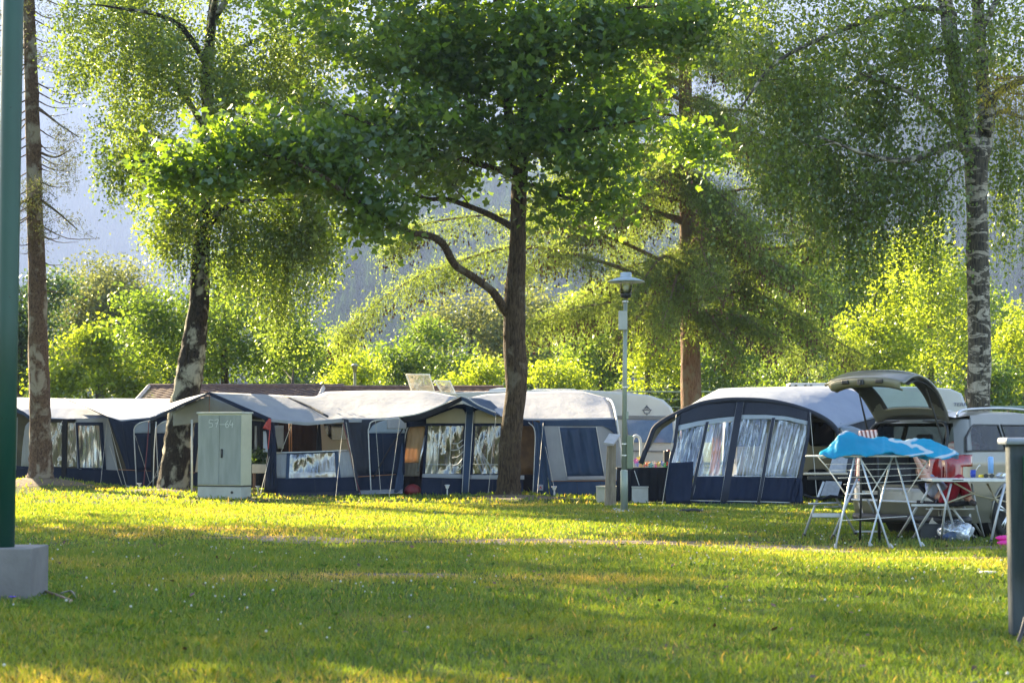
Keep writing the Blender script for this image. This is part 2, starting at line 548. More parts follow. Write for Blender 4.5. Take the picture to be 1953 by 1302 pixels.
def blades(n, y0, y1, hgt, wid, dens_track=1.0):
    Y = np.sqrt(rng.uniform(y0 ** 2, y1 ** 2, int(n * 1.3)))
    X = rng.uniform(-1, 1, len(Y)) * (0.305 * Y + 3.5)
    patch = valnoise(X + 100, Y + 100, 0.9, 3) * 0.5 + valnoise(X + 50, Y, 0.28, 4) * 0.5
    keep = (rng.random(len(Y)) < 0.5 + 0.9 * patch) & (rng.random(len(Y)) > bare(X, Y)) & (rng.random(len(Y)) > track_near(X, Y) * (0.25 + 0.7 * valnoise(X + 3, Y + 8, .35, 31)))
    X, Y, patch = X[keep][:n], Y[keep][:n], patch[keep][:n]
    n = len(X)
    tuft = valnoise(X * 1.0 + 7, Y + 9, 0.17, 8)
    h_ = hgt * rng.uniform(0.5, 1.25, n) * (0.55 + 0.5 * patch + 0.5 * tuft ** 2)
    rare = rng.random(n) < 0.012
    h_[rare] *= 1.7
    ang = rng.uniform(0, 2 * pi, n)
    lean = rng.uniform(0.1, 0.9, n) * h_
    la = rng.uniform(0, 2 * pi, n)
    w_ = wid * rng.uniform(0.6, 1.4, n)
    B = np.stack([X, Y, H(X, Y) - 0.004], 1)
    side = np.stack([np.cos(ang), np.sin(ang), 0 * ang], 1) * w_[:, None] / 2
    ln = np.stack([np.cos(la), np.sin(la), 0 * la], 1)
    up = np.array([0, 0, 1.0])
    M = B + ln * (lean * 0.3)[:, None] + up * (h_ * 0.6)[:, None]
    T = B + ln * lean[:, None] + up * h_[:, None]
    V = np.stack([B - side, B + side, M + side * 0.8, T, M - side * 0.8], 1)
    dry = valnoise(X + 31, Y * 1.5 + 11, 2.6, 12) * 0.6 + valnoise(X, Y, 0.8, 13) * 0.4
    tone = np.clip(0.3 + 0.28 * rng.normal(0, 0.5, n) + 1.2 * np.maximum(0, dry - 0.52) + 0.25 * track_near(X, Y) + 0.1 * np.clip((Y - 12) / 10, 0, 1), 0, 1)
    for px_, py_, sx_, sy_, am in ((-5.2, 23.5, 2.5, .8, .5), (-1.2, 15.6, 1.6, .5, .45), (1.5, 20.8, 3, .5, .4), (-3.5, 31, 4, 1.2, .3), (4.5, 17.6, 1.8, .4, .4), (0, 34, 9, .8, .3)):
        tone = np.clip(tone + am * np.exp(-((X - px_) / sx_) ** 2 - ((Y - py_) / sy_) ** 2) * rng.uniform(.3, 1.2, n), 0, 1)
    tone[rng.random(n) < 0.04] = 0.93
    return V, tone

parts = [blades(195000, 7.5, 13, 0.045, 0.005), blades(150000, 13, 20, 0.045, 0.008), blades(130000, 20, 33, 0.05, 0.015), blades(40000, 33, 52, 0.07, 0.035)]
V = np.concatenate([p_[0] for p_ in parts]); tn = np.concatenate([p_[1] for p_ in parts])
g_ = np_mesh('grass', V.reshape(-1, 3), 5, grassmat(), None, tn)
props(g_, 'short uneven lawn grass', kind='stuff')

# clover heads and broad weed leaves
n = 900
Y = np.sqrt(rng.uniform(8.5 ** 2, 30 ** 2, n)); X = rng.uniform(-1, 1, n) * (0.3 * Y + 1)
k_ = valnoise(X + 3, Y + 5, 1.6, 21) + 0.25 * (X > 1) > 0.62
X, Y = X[k_], Y[k_]
fl = MB()
for x, y in zip(X, Y):
    r_ = random.uniform(0.006, 0.011)
    fl.lathe((x, y, float(H(x, y)) + random.uniform(0.03, 0.07)), [(0.001, -0.002), (r_, r_ * 0.4), (r_ * 0.9, r_ * 1.2), (0.001, r_ * 1.7)], 5)
props(fl.build('clover_flowers', mat('clover white', (0.5, 0.5, 0.42), (0.4, 0.38, 0.3), ns=40)), 'scattered white clover heads in the lawn', kind='stuff')
n = 1500
Y = np.sqrt(rng.uniform(8 ** 2, 17 ** 2, n)); X = rng.uniform(-1, 1, n) * (0.3 * Y + 1)
k_ = valnoise(X + 13, Y + 25, 0.8, 22) > 0.62
X, Y = np.repeat(X[k_], 5), np.repeat(Y[k_], 5)
n = len(X)
a_ = rng.uniform(0, 2 * pi, n); L = rng.uniform(0.03, 0.06, n)
B = np.stack([X, Y, H(X, Y) + 0.01], 1)
dr = np.stack([np.cos(a_), np.sin(a_), rng.uniform(0.2, 0.8, n)], 1) * L[:, None]
sd_ = np.stack([-np.sin(a_), np.cos(a_), 0 * a_], 1) * L[:, None] * 0.3
props(np_mesh('lawn_weeds', np.stack([B, B + dr * .55 + sd_, B + dr, B + dr * .55 - sd_], 1), 4,
      leafmat('weed leaf', (0.08, 0.15, 0.03), (0.14, 0.24, 0.03), gloss=0.0), None, rng.random(n)), 'low broad leaved weeds in the lawn', kind='stuff')

# ------------------------------------------------------------------ hills
KN, KF = 4.4, 5.4
def hillz(x, y, far):
    KH = KF if far else KN
    return KH * hillz0(x / KH, y / KH, far)
def hillz0(x, y, far):
    if far:
        prof = np.interp(x, [-400, -220, -120, 0, 120, 200, 400], [215, 200, 196, 200, 205, 210, 220])
        t = np.clip((y - 420) / 330, 0, 1)
        nn = valnoise(x + 900, y + 900, 70, 5) * 22 + valnoise(x + 900, y, 25, 6) * 9
        return (prof + nn - 12) * t ** 1.1
    prof = np.interp(x, [-200, -90, -62, -40, -20, 0, 20, 45, 80, 140, 220], [16, 13, 15, 30, 44, 46, 44, 42, 56, 66, 70])
    t = np.clip((y - 150) / 150, 0, 1)
    nn = valnoise(x + 500, y + 500, 40, 15) * 9
    return (prof + nn - 4) * t ** 1.15

def hill(name, x0, x1, y0, y1, st, far, mt, label):
    xs_ = np.arange(x0, x1 + 1, st); ys_ = np.arange(y0, y1 + 1, st)
    X_, Y_ = np.meshgrid(xs_, ys_)
    Z_ = hillz(X_, Y_, far) - 0.5
    mb = MB().grid(np.stack([X_, Y_, Z_], 2))
    return props(mb.build(name, mt, smooth=True), label, kind='structure')

hillm = mat('forest floor', (0.025, 0.04, 0.018), (0.05, 0.07, 0.03), rough=1, ns=0.06)
hill('hills', -1140, 1140, 660, 1452, 24, False, hillm, 'wooded hillside rising behind the trees')
hill('mountains', -2200, 2200, 2268, 4200, 70, True, hillm, 'hazy forested mountain slope')

def conifers(name, n, x0, x1, y0, y1, far, hmin, hmax, tiers, label):
    Y_ = rng.uniform(y0, y1, n); X_ = rng.uniform(x0, x1, n) * Y_
    Z_ = hillz(X_, Y_, far) - 0.5
    h_ = rng.uniform(hmin, hmax, n)
    r_ = h_ * rng.uniform(0.16, 0.26, n)
    tris = []; tone = []
    nb = 7 if far else 10
    tb = rng.random(n)
    for k in range(tiers):
        f0 = 0.12 + 0.86 * k / tiers
        for j in range(nb):
            a = rng.uniform(0, 2 * pi, n)
            rr = r_ * (1 - f0) * rng.uniform(0.75, 1.25, n) + 0.2
            zc = Z_ + h_ * (f0 + 1.5 / tiers)
            zo = Z_ + h_ * (f0 + rng.uniform(-0.03, 0.02, n))
            C = np.stack([X_, Y_, np.minimum(zc, Z_ + h_)], 1)
            da = 0.55
            da = .55 if far else .17
            P = np.stack([X_ + np.cos(a - da) * rr, Y_ + np.sin(a - da) * rr, zo], 1)
            Q = np.stack([X_ + np.cos(a + da) * rr, Y_ + np.sin(a + da) * rr, zo], 1)
            tris.append(np.stack([C, P, Q], 1)); tone.append(np.clip(tb * 0.6 + rng.random(n) * 0.4, 0, 1))
    o = np_mesh(name, np.concatenate(tris), 3, leafmat(name + ' needles', (0.035, 0.06, 0.025), (0.03, 0.06, 0.015), var=0.6, gloss=0.0), None, np.concatenate(tone))
    props(o, label, kind='stuff')

conifers('hillside_forest', 7500, -.37, .37, 690, 1400, False, 15, 33, 8, 'dense conifer forest on the blue hillside')
conifers('mountain_forest', 17000, -.36, .36, 2500, 4000, True, 32, 60, 3, 'distant conifer forest on the hazy mountain')

# ------------------------------------------------------------------ trees
class Tree:
    def __init__(s, name, label, cat, base, group=None):
        s.base = np.array(base, float)
        s.root = thing(name, label, cat, base, 0, group)
        s.trunk = MB(); s.br = MB()
        s.nodes = np.zeros((0, 4))
        s.leafV = []; s.leafT = []
        s.twV = []
    def limb(s, path, r, n=9, wob=0.04, into='trunk', k=5):
        """path: list of (px,py,Y); r: radii in metres at those points"""
        P = np.array([q if isinstance(q, np.ndarray) else W(*q) for q in path])
        D = smoothpath(np.column_stack([P, np.resize(r, len(P)) if not np.isscalar(r) else np.full(len(P), r)]), k)
        (s.trunk if into == 'trunk' else s.br).tube(D[:, :3], np.maximum(D[:, 3], 0.004), n, wob=wob)
        s.nodes = np.vstack([s.nodes, D])
    def flare(s, r, z=0.35):
        pass
    def cluster_points(s, blobs, shell=0.55):
        out = []
        for (px, py, rx, ry, Y, rd, n) in blobs:
            c = W(px, py, Y); sc = Y / FPX
            d = rng.normal(size=(n, 3)); d /= np.linalg.norm(d, axis=1)[:, None]
            q = rng.uniform(0, 1, n) ** shell
            out.append(c + d * q[:, None] * np.array([rx * sc, rd, ry * sc]))
        return np.concatenate(out)
    def connect(s, C, rk=0.011, maxr=0.09, nseg=5, sag=0.0):
        C = C[np.argsort(np.min(np.linalg.norm(C[:, None, :] - s.nodes[None, ::3, :3], axis=2), axis=1))]
        for c in C:
            d = np.linalg.norm(s.nodes[:, :3] - c, axis=1)
            cost = d + 0.8 * np.maximum(0, s.nodes[:, 2] - c[2] + 0.2 * d)
            i = int(np.argmin(cost)); a = s.nodes[i]
            L = d[i]
            if L < 0.12: continue
            r0 = min(a[3] * 0.7, 0.008 + rk * L, maxr)
            mid = (a[:3] + c) / 2 + np.array([rng.normal(0, .1), rng.normal(0, .1), 0.14 + sag]) * L
            P = smoothpath([a[:3], mid, c], 3)
            P[1:-1] += rng.normal(0, 0.025 * L, (len(P) - 2, 3))
            rr = np.linspace(r0, max(0.004, r0 * 0.35), len(P))
            s.br.tube(P, rr, nseg, caps=False)
            s.nodes = np.vstack([s.nodes, np.column_stack([P[1:], rr[1:]])])
    def leaves(s, C, n, spread, size, up=0.6, kind='leaf', tone=None, wd=0.62):
        """n leaves round each of the points C"""
        N = len(C) * n
        base = np.repeat(C, n, 0)
        off = rng.normal(size=(N, 3)) * np.array(spread if not np.isscalar(spread) else (spread, spread, spread * 0.75))
        s._emit(base + off, size, up, kind, np.repeat(rng.random(len(C)) if tone is None else np.full(len(C), tone), n), wd)
    def _emit(s, P, size, up, kind, tb, wd=0.62, droop=None):
        N = len(P)
        nr = rng.normal(size=(N, 3)); nr[:, 2] = np.abs(nr[:, 2]) * 0.6 + up
        nr /= np.linalg.norm(nr, axis=1)[:, None]
        d = rng.normal(size=(N, 3)) if droop is None else rng.normal(size=(N, 3)) * 0.45 + np.array([0, 0, -droop])
        d -= nr * np.sum(d * nr, 1)[:, None]; d /= np.linalg.norm(d, axis=1)[:, None] + 1e-9
        w = np.cross(nr, d)
        L = size * rng.uniform(0.5, 1.45, N)[:, None]
        if kind == 'maple':
            lob = [(-.5, 0), (-.38, .3), (-.02, .58), (.05, .24), (.55, .12), (.55, -.12), (.05, -.24), (-.02, -.58), (-.38, -.3)]
            V = np.stack([P + d * L * a + w * L * b for a, b in lob], 1)
        else:
            ww = wd / 2
            V = np.stack([P - d * L * .5, P + w * L * ww + nr * L * .08, P + d * L * .5, P - w * L * ww + nr * L * .08], 1)
        s.leafV.append(V.reshape(-1, 3)); s.k = V.shape[1]
        s.leafT.append(np.clip(tb * 0.55 + rng.random(N) * 0.45, 0, 1))
    def strands(s, C, per, Lm, size, step=0.045, out=0.25, kind='leaf', wd=0.7):
        """weeping twigs hanging from the points C"""
        N = len(C) * per
        st = np.repeat(C, per, 0) + rng.normal(0, 0.17, (N, 3))
        tb = np.repeat(rng.random(len(C)), per)
        L = Lm * rng.uniform(0.4, 1.15, N)
        a = rng.uniform(0, 2 * pi, N)
        hd = np.stack([np.cos(a), np.sin(a)], 1) * out * rng.uniform(0.3, 1, N)[:, None]
        m = int(Lm * 1.15 / step)
        tt = np.arange(m) * step
        allP = []; allT = []
        for t in tt:
            k = t < L
            q = t / L[k]
            P = st[k].copy()
            P[:, :2] += hd[k] * np.sqrt(q)[:, None]
            P[:, 2] -= t - 0.25 * L[k] * np.sqrt(q) * 0.3
            P[:, :2] += np.sin(t * 5 + tb[k] * 20)[:, None] * 0.02
            P += rng.normal(0, size * 0.75, P.shape)
            allP.append(P); allT.append(tb[k])
        s._emit(np.concatenate(allP), size, 0.15, kind, np.concatenate(allT), wd, droop=0.8)
        # the twig itself
        q = np.linspace(0, 1, 4)
        for q0, q1 in zip(q[:-1], q[1:]):
            def at(qq):
                P = st.copy(); P[:, :2] += hd * math.sqrt(qq); P[:, 2] -= qq * L - 0.075 * L * math.sqrt(qq); return P
            A_, B_ = at(q0), at(q1)
            w_ = np.stack([np.cos(a), np.sin(a), 0 * a], 1) * 0.002
            s.twV.append(np.stack([A_ - w_, A_ + w_, B_ + w_ * .6, B_ - w_ * .6], 1).reshape(-1, 3))
    def build(s, bark, leaf, crown='crown'):
        s.trunk.build('trunk', bark, s.root, smooth=True)
        if s.br.n: s.br.build('branches', bark, s.root, smooth=True)
        if s.twV: np_mesh('twigs', np.concatenate(s.twV), 4, MATS['twig'], s.root)
        if s.leafV: np_mesh(crown, np.concatenate(s.leafV), s.k, leaf, s.root, np.concatenate(s.leafT))
        return s.root

mat('twig', (0.06, 0.04, 0.025), (0.1, 0.07, 0.04), rough=0.9, ns=10)
barkmat('maple bark', (0.085, 0.06, 0.036), (0.02, 0.013, 0.008), (0.13, 0.11, 0.08), thr=.56)
barkmat('spruce bark', (0.14, 0.09, 0.06), (0.05, 0.03, 0.02), (0.26, 0.22, 0.17), vs=(7, 7, 5), bstr=0.6)
barkmat('larch bark', (0.22, 0.13, 0.085), (0.1, 0.05, 0.03), (0.2, 0.15, 0.1), vs=(10, 10, 1.4))
barkmat('dark bark', (0.09, 0.07, 0.045), (0.03, 0.022, 0.015), (0.13, 0.11, 0.08))
birchmat('birch bark')
barkmat('old birch bark', (0.045, 0.035, 0.024), (0.01, 0.008, 0.006), (0.32, 0.3, 0.24), vs=(8, 8, 3), thr=.5)
L_maple = leafmat('maple leaf', (0.04, 0.09, 0.024), (0.23, 0.37, 0.018), var=0.4, mixt=.55)
L_birch = leafmat('birch leaf', (0.075, 0.125, 0.032), (0.27, 0.38, 0.03), var=0.55, gloss=0.08, mixt=.58)
L_larch = leafmat('larch needles', (0.085, 0.135, 0.042), (0.26, 0.35, 0.045), var=0.45, gloss=0.03, mixt=.6)
L_spruce = leafmat('spruce needles', (0.05, 0.06, 0.03), (0.10, 0.12, 0.03), var=0.4, gloss=0.04)
L_yel = leafmat('yellow green leaf', (0.10, 0.155, 0.02), (0.36, 0.46, 0.02), var=0.4, mixt=0.62, gloss=.04)
L_mid = leafmat('mid green leaf', (0.055, 0.105, 0.02), (0.22, 0.34, 0.025), var=0.5, gloss=.05)
L_dark = leafmat('dark green leaf', (0.035, 0.07, 0.02), (0.07, 0.13, 0.02), var=0.4)
L_willow = leafmat('willow leaf', (0.10, 0.13, 0.05), (0.24, 0.27, 0.06), var=0.3, gloss=.04)

# maple in the middle
YM = 35.9
t = Tree('maple_tree', 'dark trunked maple with a kinked stem in front of the centre awning', 'tree', (XY(972, YM), YM, float(H(XY(972, YM), YM)) - 0.05))
t.limb([(968, 962, YM), (970, 945, YM), (971, 925, YM), (972, 880, YM), (975, 820, YM), (984, 750, YM), (984, 705, YM), (981, 640, YM), (982, 560, YM), (987, 480, YM), (989, 400, YM), (992, 330, YM), (998, 270, YM), (1003, 200, YM), (1010, 120, YM), (1016, 30, YM), (1020, -90, YM), (1020, -240, YM)],
       [.42, .30, .25, .235, .225, .215, .245, .235, .215, .18, .165, .17, .13, .12, .1, .085, .06, .03], 16, 0.035)
t.limb([(984, 320, YM), (975, 270, YM + .2), (968, 200, YM + .4), (958, 110, YM + .6), (945, 0, YM + .8), (930, -120, YM + 1)], [.12, .11, .1, .08, .06, .03], 9)
t.limb([(978, 610, YM), (962, 590, YM - .1), (940, 557, YM - .4), (905, 530, YM - .8), (868, 505, YM - 1.2), (846, 467, YM - 1.5), (820, 450, YM - 1.8), (780, 443, YM - 2.2), (742, 422, YM - 2.5), (700, 396, YM - 2.8), (655, 368, YM - 3.1), (625, 342, YM - 3.3), (560, 310, YM - 3.5), (480, 290, YM - 3.6)],
       [.1, .1, .085, .08, .08, .08, .072, .065, .06, .055, .05, .045, .035, .02], 9)
t.limb([(985, 440, YM), (968, 428, YM + .2), (930, 408, YM + .5), (890, 392, YM + .8), (850, 380, YM + 1.1), (810, 378, YM + 1.3), (760, 350, YM + 1.5), (700, 300, YM + 1.7)], [.075, .075, .065, .06, .05, .045, .035, .02], 8)
t.limb([(990, 335, YM), (930, 318, YM - .4), (870, 300, YM - .8), (825, 286, YM - 1.1), (740, 250, YM - 1.6), (650, 215, YM - 2)], [.08, .07, .06, .05, .04, .02], 8)
t.limb([(996, 290, YM), (1010, 248, YM - .3), (1045, 243, YM - .8), (1100, 250, YM - 1.3), (1170, 240, YM - 1.8), (1240, 225, YM - 2.2)], [.08, .07, .06, .05, .035, .02], 8)
t.limb([(1003, 215, YM), (1050, 170, YM + .4), (1098, 142, YM + .8), (1130, 190, YM + 1), (1190, 215, YM + 1.3), (1300, 250, YM + 1.6)], [.08, .07, .06, .045, .035, .015], 8)
t.limb([(996, 350, YM), (1040, 360, YM - .5), (1090, 380, YM - 1), (1150, 385, YM - 1.4)], [.05, .04, .03, .015], 7)
t.limb([(1010, 130, YM), (1080, 60, YM - .7), (1180, 20, YM - 1.2), (1300, 10, YM - 1.6)], [.07, .06, .045, .02], 8)
mb_ = [(820, 110, 210, 110, YM, 2.6, 90), (1010, 120, 170, 130, YM - .5, 2.6, 70), (700, 250, 190, 90, YM - 1.5, 1.8, 60), (560, 300, 150, 75, YM - 3, 1.3, 42),
       (930, 280, 160, 60, YM - .5, 1.8, 34), (1120, 270, 120, 70, YM - 1.3, 1.4, 36), (1190, 60, 210, 65, YM - 1, 1.8, 52), (1195, 190, 58, 55, YM + 1.2, .8, 14),
       (1320, 285, 72, 42, YM + 1.6, .7, 12), (1160, 385, 70, 42, YM - 1.2, .7, 9), (1045, 395, 50, 45, YM - .6, .6, 6), (830, 345, 100, 30, YM + 1, 1.2, 12), (700, 400, 90, 50, YM - 2.8, .8, 16),
       (440, 300, 120, 80, YM - 3.4, 1.0, 28), (330, 330, 60, 50, YM - 3.4, .7, 9), (1020, -170, 420, 190, YM, 4.0, 150), (700, -60, 330, 110, YM, 3.2, 70), (1340, 60, 90, 60, YM - 1, 1.0, 16)]
mb_ = [(a_, b_, c_ * 1.08, d_ * 1.1, e_, f_, int(g_ * 1.15)) for a_, b_, c_, d_, e_, f_, g_ in mb_]
C = t.cluster_points(mb_, .6)
t.connect(C)
t.leaves(C, 62, (.3, .3, .2), 0.13, 0.5, 'maple')
t.build(MATS['maple bark'], L_maple)

# weeping birch on the left
YB = 40.9
t = Tree('birch_tree', 'leaning old birch with dark scarred bark beside the grey cabinet', 'tree', (XY(332, YB), YB, float(H(XY(332, YB), YB)) - 0.05))
t.limb([(328, 945, YB), (330, 932, YB), (332, 905, YB), (340, 850, YB), (347, 790, YB), (356, 740, YB), (365, 690, YB), (372, 640, YB), (380, 570, YB), (382, 500, YB), (386, 420, YB), (391, 330, YB), (397, 240, YB), (394, 150, YB), (402, 60, YB), (410, -40, YB), (415, -180, YB), (412, -330, YB)],
       [.5, .42, .36, .345, .33, .32, .31, .28, .235, .22, .2, .18, .16, .14, .12, .09, .06, .03], 16, 0.045)
for (x1, y1, x2, y2, x3, y3, dY) in [(388, 400, 330, 330, 250, 300, -1), (391, 330, 450, 250, 540, 220, -.8), (395, 250, 320, 150, 200, 120, .8), (395, 160, 480, 80, 600, 70, .9),
                                     (398, 130, 330, 40, 190, 10, -.9), (404, 40, 480, -50, 610, -80, -.5), (384, 450, 440, 390, 560, 380, -1.2), (410, -40, 330, -120, 220, -150, .5), (400, 80, 410, 0, 440, -60, -1.5), (392, 300, 300, 260, 180, 240, 1.6), (396, 230, 500, 170, 640, 170, 1.4)]:
    t.limb([(x1, y1, YB), (x2, y2, YB + dY), (x3, y3, YB + dY * 2.2)], [.09, .06, .02], 7)
bb_ = [(230, 110, 150, 110, YB, 2.2, 60), (260, 290, 110, 80, YB - .5, 1.6, 36), (420, 150, 190, 120, YB, 2.4, 60), (560, 160, 130, 130, YB, 2.2, 50), (400, -100, 300, 150, YB, 3, 80),
       (590, 330, 90, 100, YB - 1.5, 1.2, 30), (420, 400, 140, 60, YB, 1.6, 36), (640, 40, 90, 90, YB, 1.5, 20), (220, 20, 110, 70, YB, 1.6, 24), (320, 420, 60, 70, YB, 1.3, 14), (570, 440, 90, 60, YB - 1, 1.2, 20)]
bb_ = [(*q[:6], int(q[6] * 1.1)) for q in bb_]
C = t.cluster_points(bb_)
t.connect(C, rk=0.008, maxr=.05)
t.strands(C, 4, 0.9, 0.08, 0.055)
t.leaves(C, 150, (.19, .19, .33), 0.085, 0.4)
lb_ = t.cluster_points([(590, 430, 80, 90, YB - .8, 1.3, 30), (450, 440, 100, 80, YB - .6, 1.3, 30), (620, 300, 60, 60, YB - .6, .8, 16), (540, 540, 70, 30, YB - .4, .8, 14), (330, 420, 50, 40, YB - .5, .7, 8)])
t.connect(lb_, rk=.006, maxr=.02)
t.strands(lb_, 7, 1.7, 0.075, 0.05, .2)
t.build(MATS['old birch bark'], L_birch)

# bare spruce on the far left
YS = 42.6
t = Tree('spruce_tree', 'slim bare spruce on an earth mound beside the green pole', 'tree', (XY(76, YS), YS, float(H(XY(76, YS), YS)) - 0.05))
t.limb([(75, 925, YS), (77, 912, YS), (78, 890, YS), (77, 840, YS), (76, 760, YS), (73, 680, YS), (72, 600, YS), (70, 500, YS), (66, 400, YS), (64, 300, YS), (61, 200, YS), (58, 100, YS), (55, 0, YS), (52, -120, YS), (50, -300, YS)],
       [.46, .36, .3, .27, .255, .245, .235, .215, .2, .19, .175, .16, .145, .11, .05], 14, 0.03)
bt = []
for y_ in np.arange(560, -260, -17):
    for q in range(2):
        a_ = rng.uniform(0, 2 * pi); L_ = rng.uniform(0.5, 1.9) * (0.4 if y_ > 450 else 1)
        c0 = W(70 - (560 - y_) * 0.025, y_, YS)
        e = c0 + np.array([cos(a_) * L_, sin(a_) * L_, -0.25 * L_])
        m_ = (c0 + e) / 2 + np.array([0, 0, -0.12 * L_])
        t.br.tube(smoothpath([c0, m_, e], 3), np.linspace(.022, .005, 7), 5, caps=False)
        if y_ < 470 and rng.random() < 0.45: bt += [e * (1 - f) + m_ * f + rng.normal(0, .08, 3) for f in np.linspace(0, 1, 4)]
for pts in ([(76, 380), (110, 405), (150, 440)], [(72, 205), (110, 235), (150, 262)], [(74, 290), (105, 300), (135, 285)], [(60, 378), (45, 385), (36, 392)]):
    P = [W(px, py, YS - .2 * i) for i, (px, py) in enumerate(pts)]
    t.br.tube(smoothpath(P, 4), np.linspace(.04, .012, 9), 6, caps=False)
    bt += [P[1] * (1 - f) + P[-1] * f + rng.normal(0, .14, 3) for f in np.linspace(0, 1, 7)]
bt = np.array(bt)
for b_ in bt[::1]:
    for q in range(3):
        e = b_ + rng.normal(0, .16, 3) - np.array([0, 0, .1])
        t.br.tube([b_, e], [.006, .003], 3, caps=False)
t.leaves(bt, 60, .15, 0.08, 0.2, wd=0.2)
top_c = t.cluster_points([(55, -170, 120, 140, YS, 1.8, 60), (70, 20, 60, 60, YS, .8, 8)])
t.connect(top_c + 0.0) if len(t.nodes) else None
t.leaves(top_c, 120, .4, 0.09, 0.2, wd=0.2)
t.build(MATS['spruce bark'], L_spruce)

# drooping conifers: arms with hanging curtains of needles
def conifer(t, trunkpx, Y, levels, lmin, lmax, droop, dens, nsize, cones=None, fixed=()):
    arms = []
    for y_ in levels:
        for q in range(random.choice((2, 3, 3))):
            a_ = rng.uniform(0, 2 * pi); L_ = rng.uniform(lmin, lmax)
            c0 = W(trunkpx, y_, Y)
            dx, dy = cos(a_), sin(a_)
            arms.append(([c0, c0 + np.array([dx * L_ * .35, dy * L_ * .35, .05 * L_]), c0 + np.array([dx * L_ * .7, dy * L_ * .7, -droop * L_ * .45]), c0 + np.array([dx * L_, dy * L_, -droop * L_])], L_))
    for pts in fixed:
        P = [W(*p_) for p_ in pts]
        arms.append((P, float(np.linalg.norm(P[-1] - P[0]))))
    cp = []
    for P, L_ in arms:
        D = smoothpath(P, 5)
        t.br.tube(D, np.linspace(min(.07, .012 * L_), .01, len(D)), 6, caps=False)
        m = int(L_ * dens)
        q = rng.uniform(0.12, 1, m)
        idx = q * (len(D) - 1); i0 = np.minimum(idx.astype(int), len(D) - 2); fr = (idx - i0)[:, None]
        B = D[i0] * (1 - fr) + D[i0 + 1] * fr
        tg = D[i0 + 1] - D[i0]; tg /= np.linalg.norm(tg, axis=1)[:, None]
        sd_ = np.cross(tg, [0, 0, 1.0]); sd_ /= np.linalg.norm(sd_, axis=1)[:, None]
        w_ = rng.uniform(-1, 1, m)[:, None] * np.minimum(.6, 0.12 * L_) * (1 - 0.5 * q)[:, None]
        E = B + sd_ * w_ + tg * np.abs(w_) * .5 - np.array([0, 0, 1.0]) * (np.abs(w_) * .35)
        cp.append(E)
        for k in range(0, m, 2):
            t.br.tube([B[k], (B[k] + E[k]) / 2 + np.array([0, 0, .05]), E[k]], [.014, .01, .005], 3, caps=False)
    C = np.concatenate(cp)
    t.strands(C, 4, 0.7, nsize, 0.04, 0.12, wd=0.22)
    t.leaves(C, 22, .17, nsize * 1.1, 0.2, wd=0.2)
    if cones:
        k = rng.random(len(C)) < cones
        Cc = np.repeat(C[k], 5, 0) + rng.normal(0, .17, (int(k.sum()) * 5, 3)) - np.array([0, 0, .45])
        N = len(Cc); L_ = rng.uniform(.08, .13, N)
        V = []
        for a0 in (0, pi / 2):
            w_ = np.tile(np.array([cos(a0), sin(a0), 0]) * .03, (N, 1))
            dn = np.stack([0 * L_, 0 * L_, -L_], 1)
            V.append(np.stack([Cc, Cc + dn * .5 + w_, Cc + dn, Cc + dn * .5 - w_], 1))
        o = np_mesh('cones', np.concatenate(V), 4, mat('cone brown', (0.14, 0.055, 0.02), (0.07, 0.03, 0.012), ns=20), t.root)
        o['kind'] = 'stuff'

YL = 51.0
t = Tree('larch_tree', 'tall conifer with reddish trunk and drooping cone hung arms behind the caravans', 'tree', (XY(1318, YL), YL, 0))
t.limb([(1320, 925, YL), (1319, 900, YL), (1318, 780, YL), (1316, 640, YL), (1312, 500, YL), (1309, 300, YL), (1307, 150, YL), (1305, 0, YL), (1303, -200, YL), (1302, -420, YL)],
       [.5, .36, .31, .29, .25, .22, .2, .17, .12, .05], 14, .03)
conifer(t, 1311, YL, np.arange(610, -400, -32), 2.6, 5.4, .32, 16, .10, cones=.35,
        fixed=[[(1311, 560, YL), (1150, 500, YL - 1), (1000, 470, YL - 2), (870, 500, YL - 3), (760, 548, YL - 3.6), (645, 640, YL - 4)],
               [(1311, 520, YL), (1130, 440, YL + .5), (960, 410, YL + 1), (800, 430, YL + 1.4), (740, 470, YL + 1.6)],
               [(1311, 590, YL), (1200, 575, YL - 1.4), (1090, 590, YL - 2.4), (1010, 620, YL - 3)],
               [(1311, 570, YL), (1420, 520, YL - 1.4), (1500, 510, YL - 2.4), (1590, 570, YL - 3)],
               [(1311, 520, YL), (1440, 480, YL), (1560, 470, YL), (1660, 490, YL)],
               [(1311, 430, YL), (1190, 380, YL - 1), (1080, 390, YL - 2), (990, 440, YL - 2.5)],
               [(1311, 400, YL), (1420, 360, YL - 1), (1510, 380, YL - 2), (1580, 430, YL - 2.6)],
               [(1311, 300, YL), (1200, 190, YL), (1120, 150, YL)], [(1311, 340, YL), (1330, 350, YL - 1.6), (1360, 420, YL - 3)], [(1311, 540, YL), (1300, 545, YL - 1.6), (1280, 600, YL - 2.8)], [(1311, 250, YL), (1290, 250, YL - 1.5), (1260, 320, YL - 2.8)], [(1311, 190, YL), (1340, 190, YL - 1.5), (1400, 260, YL - 2.4)], [(1311, 470, YL), (1400, 440, YL - .5), (1500, 430, YL - 1), (1600, 460, YL - 1.4)], [(1311, 350, YL), (1210, 330, YL), (1100, 340, YL + .5), (1010, 370, YL + 1)], [(1311, 610, YL), (1400, 600, YL - 2), (1480, 640, YL - 3)]])
t.build(MATS['larch bark'], L_larch, 'needles')

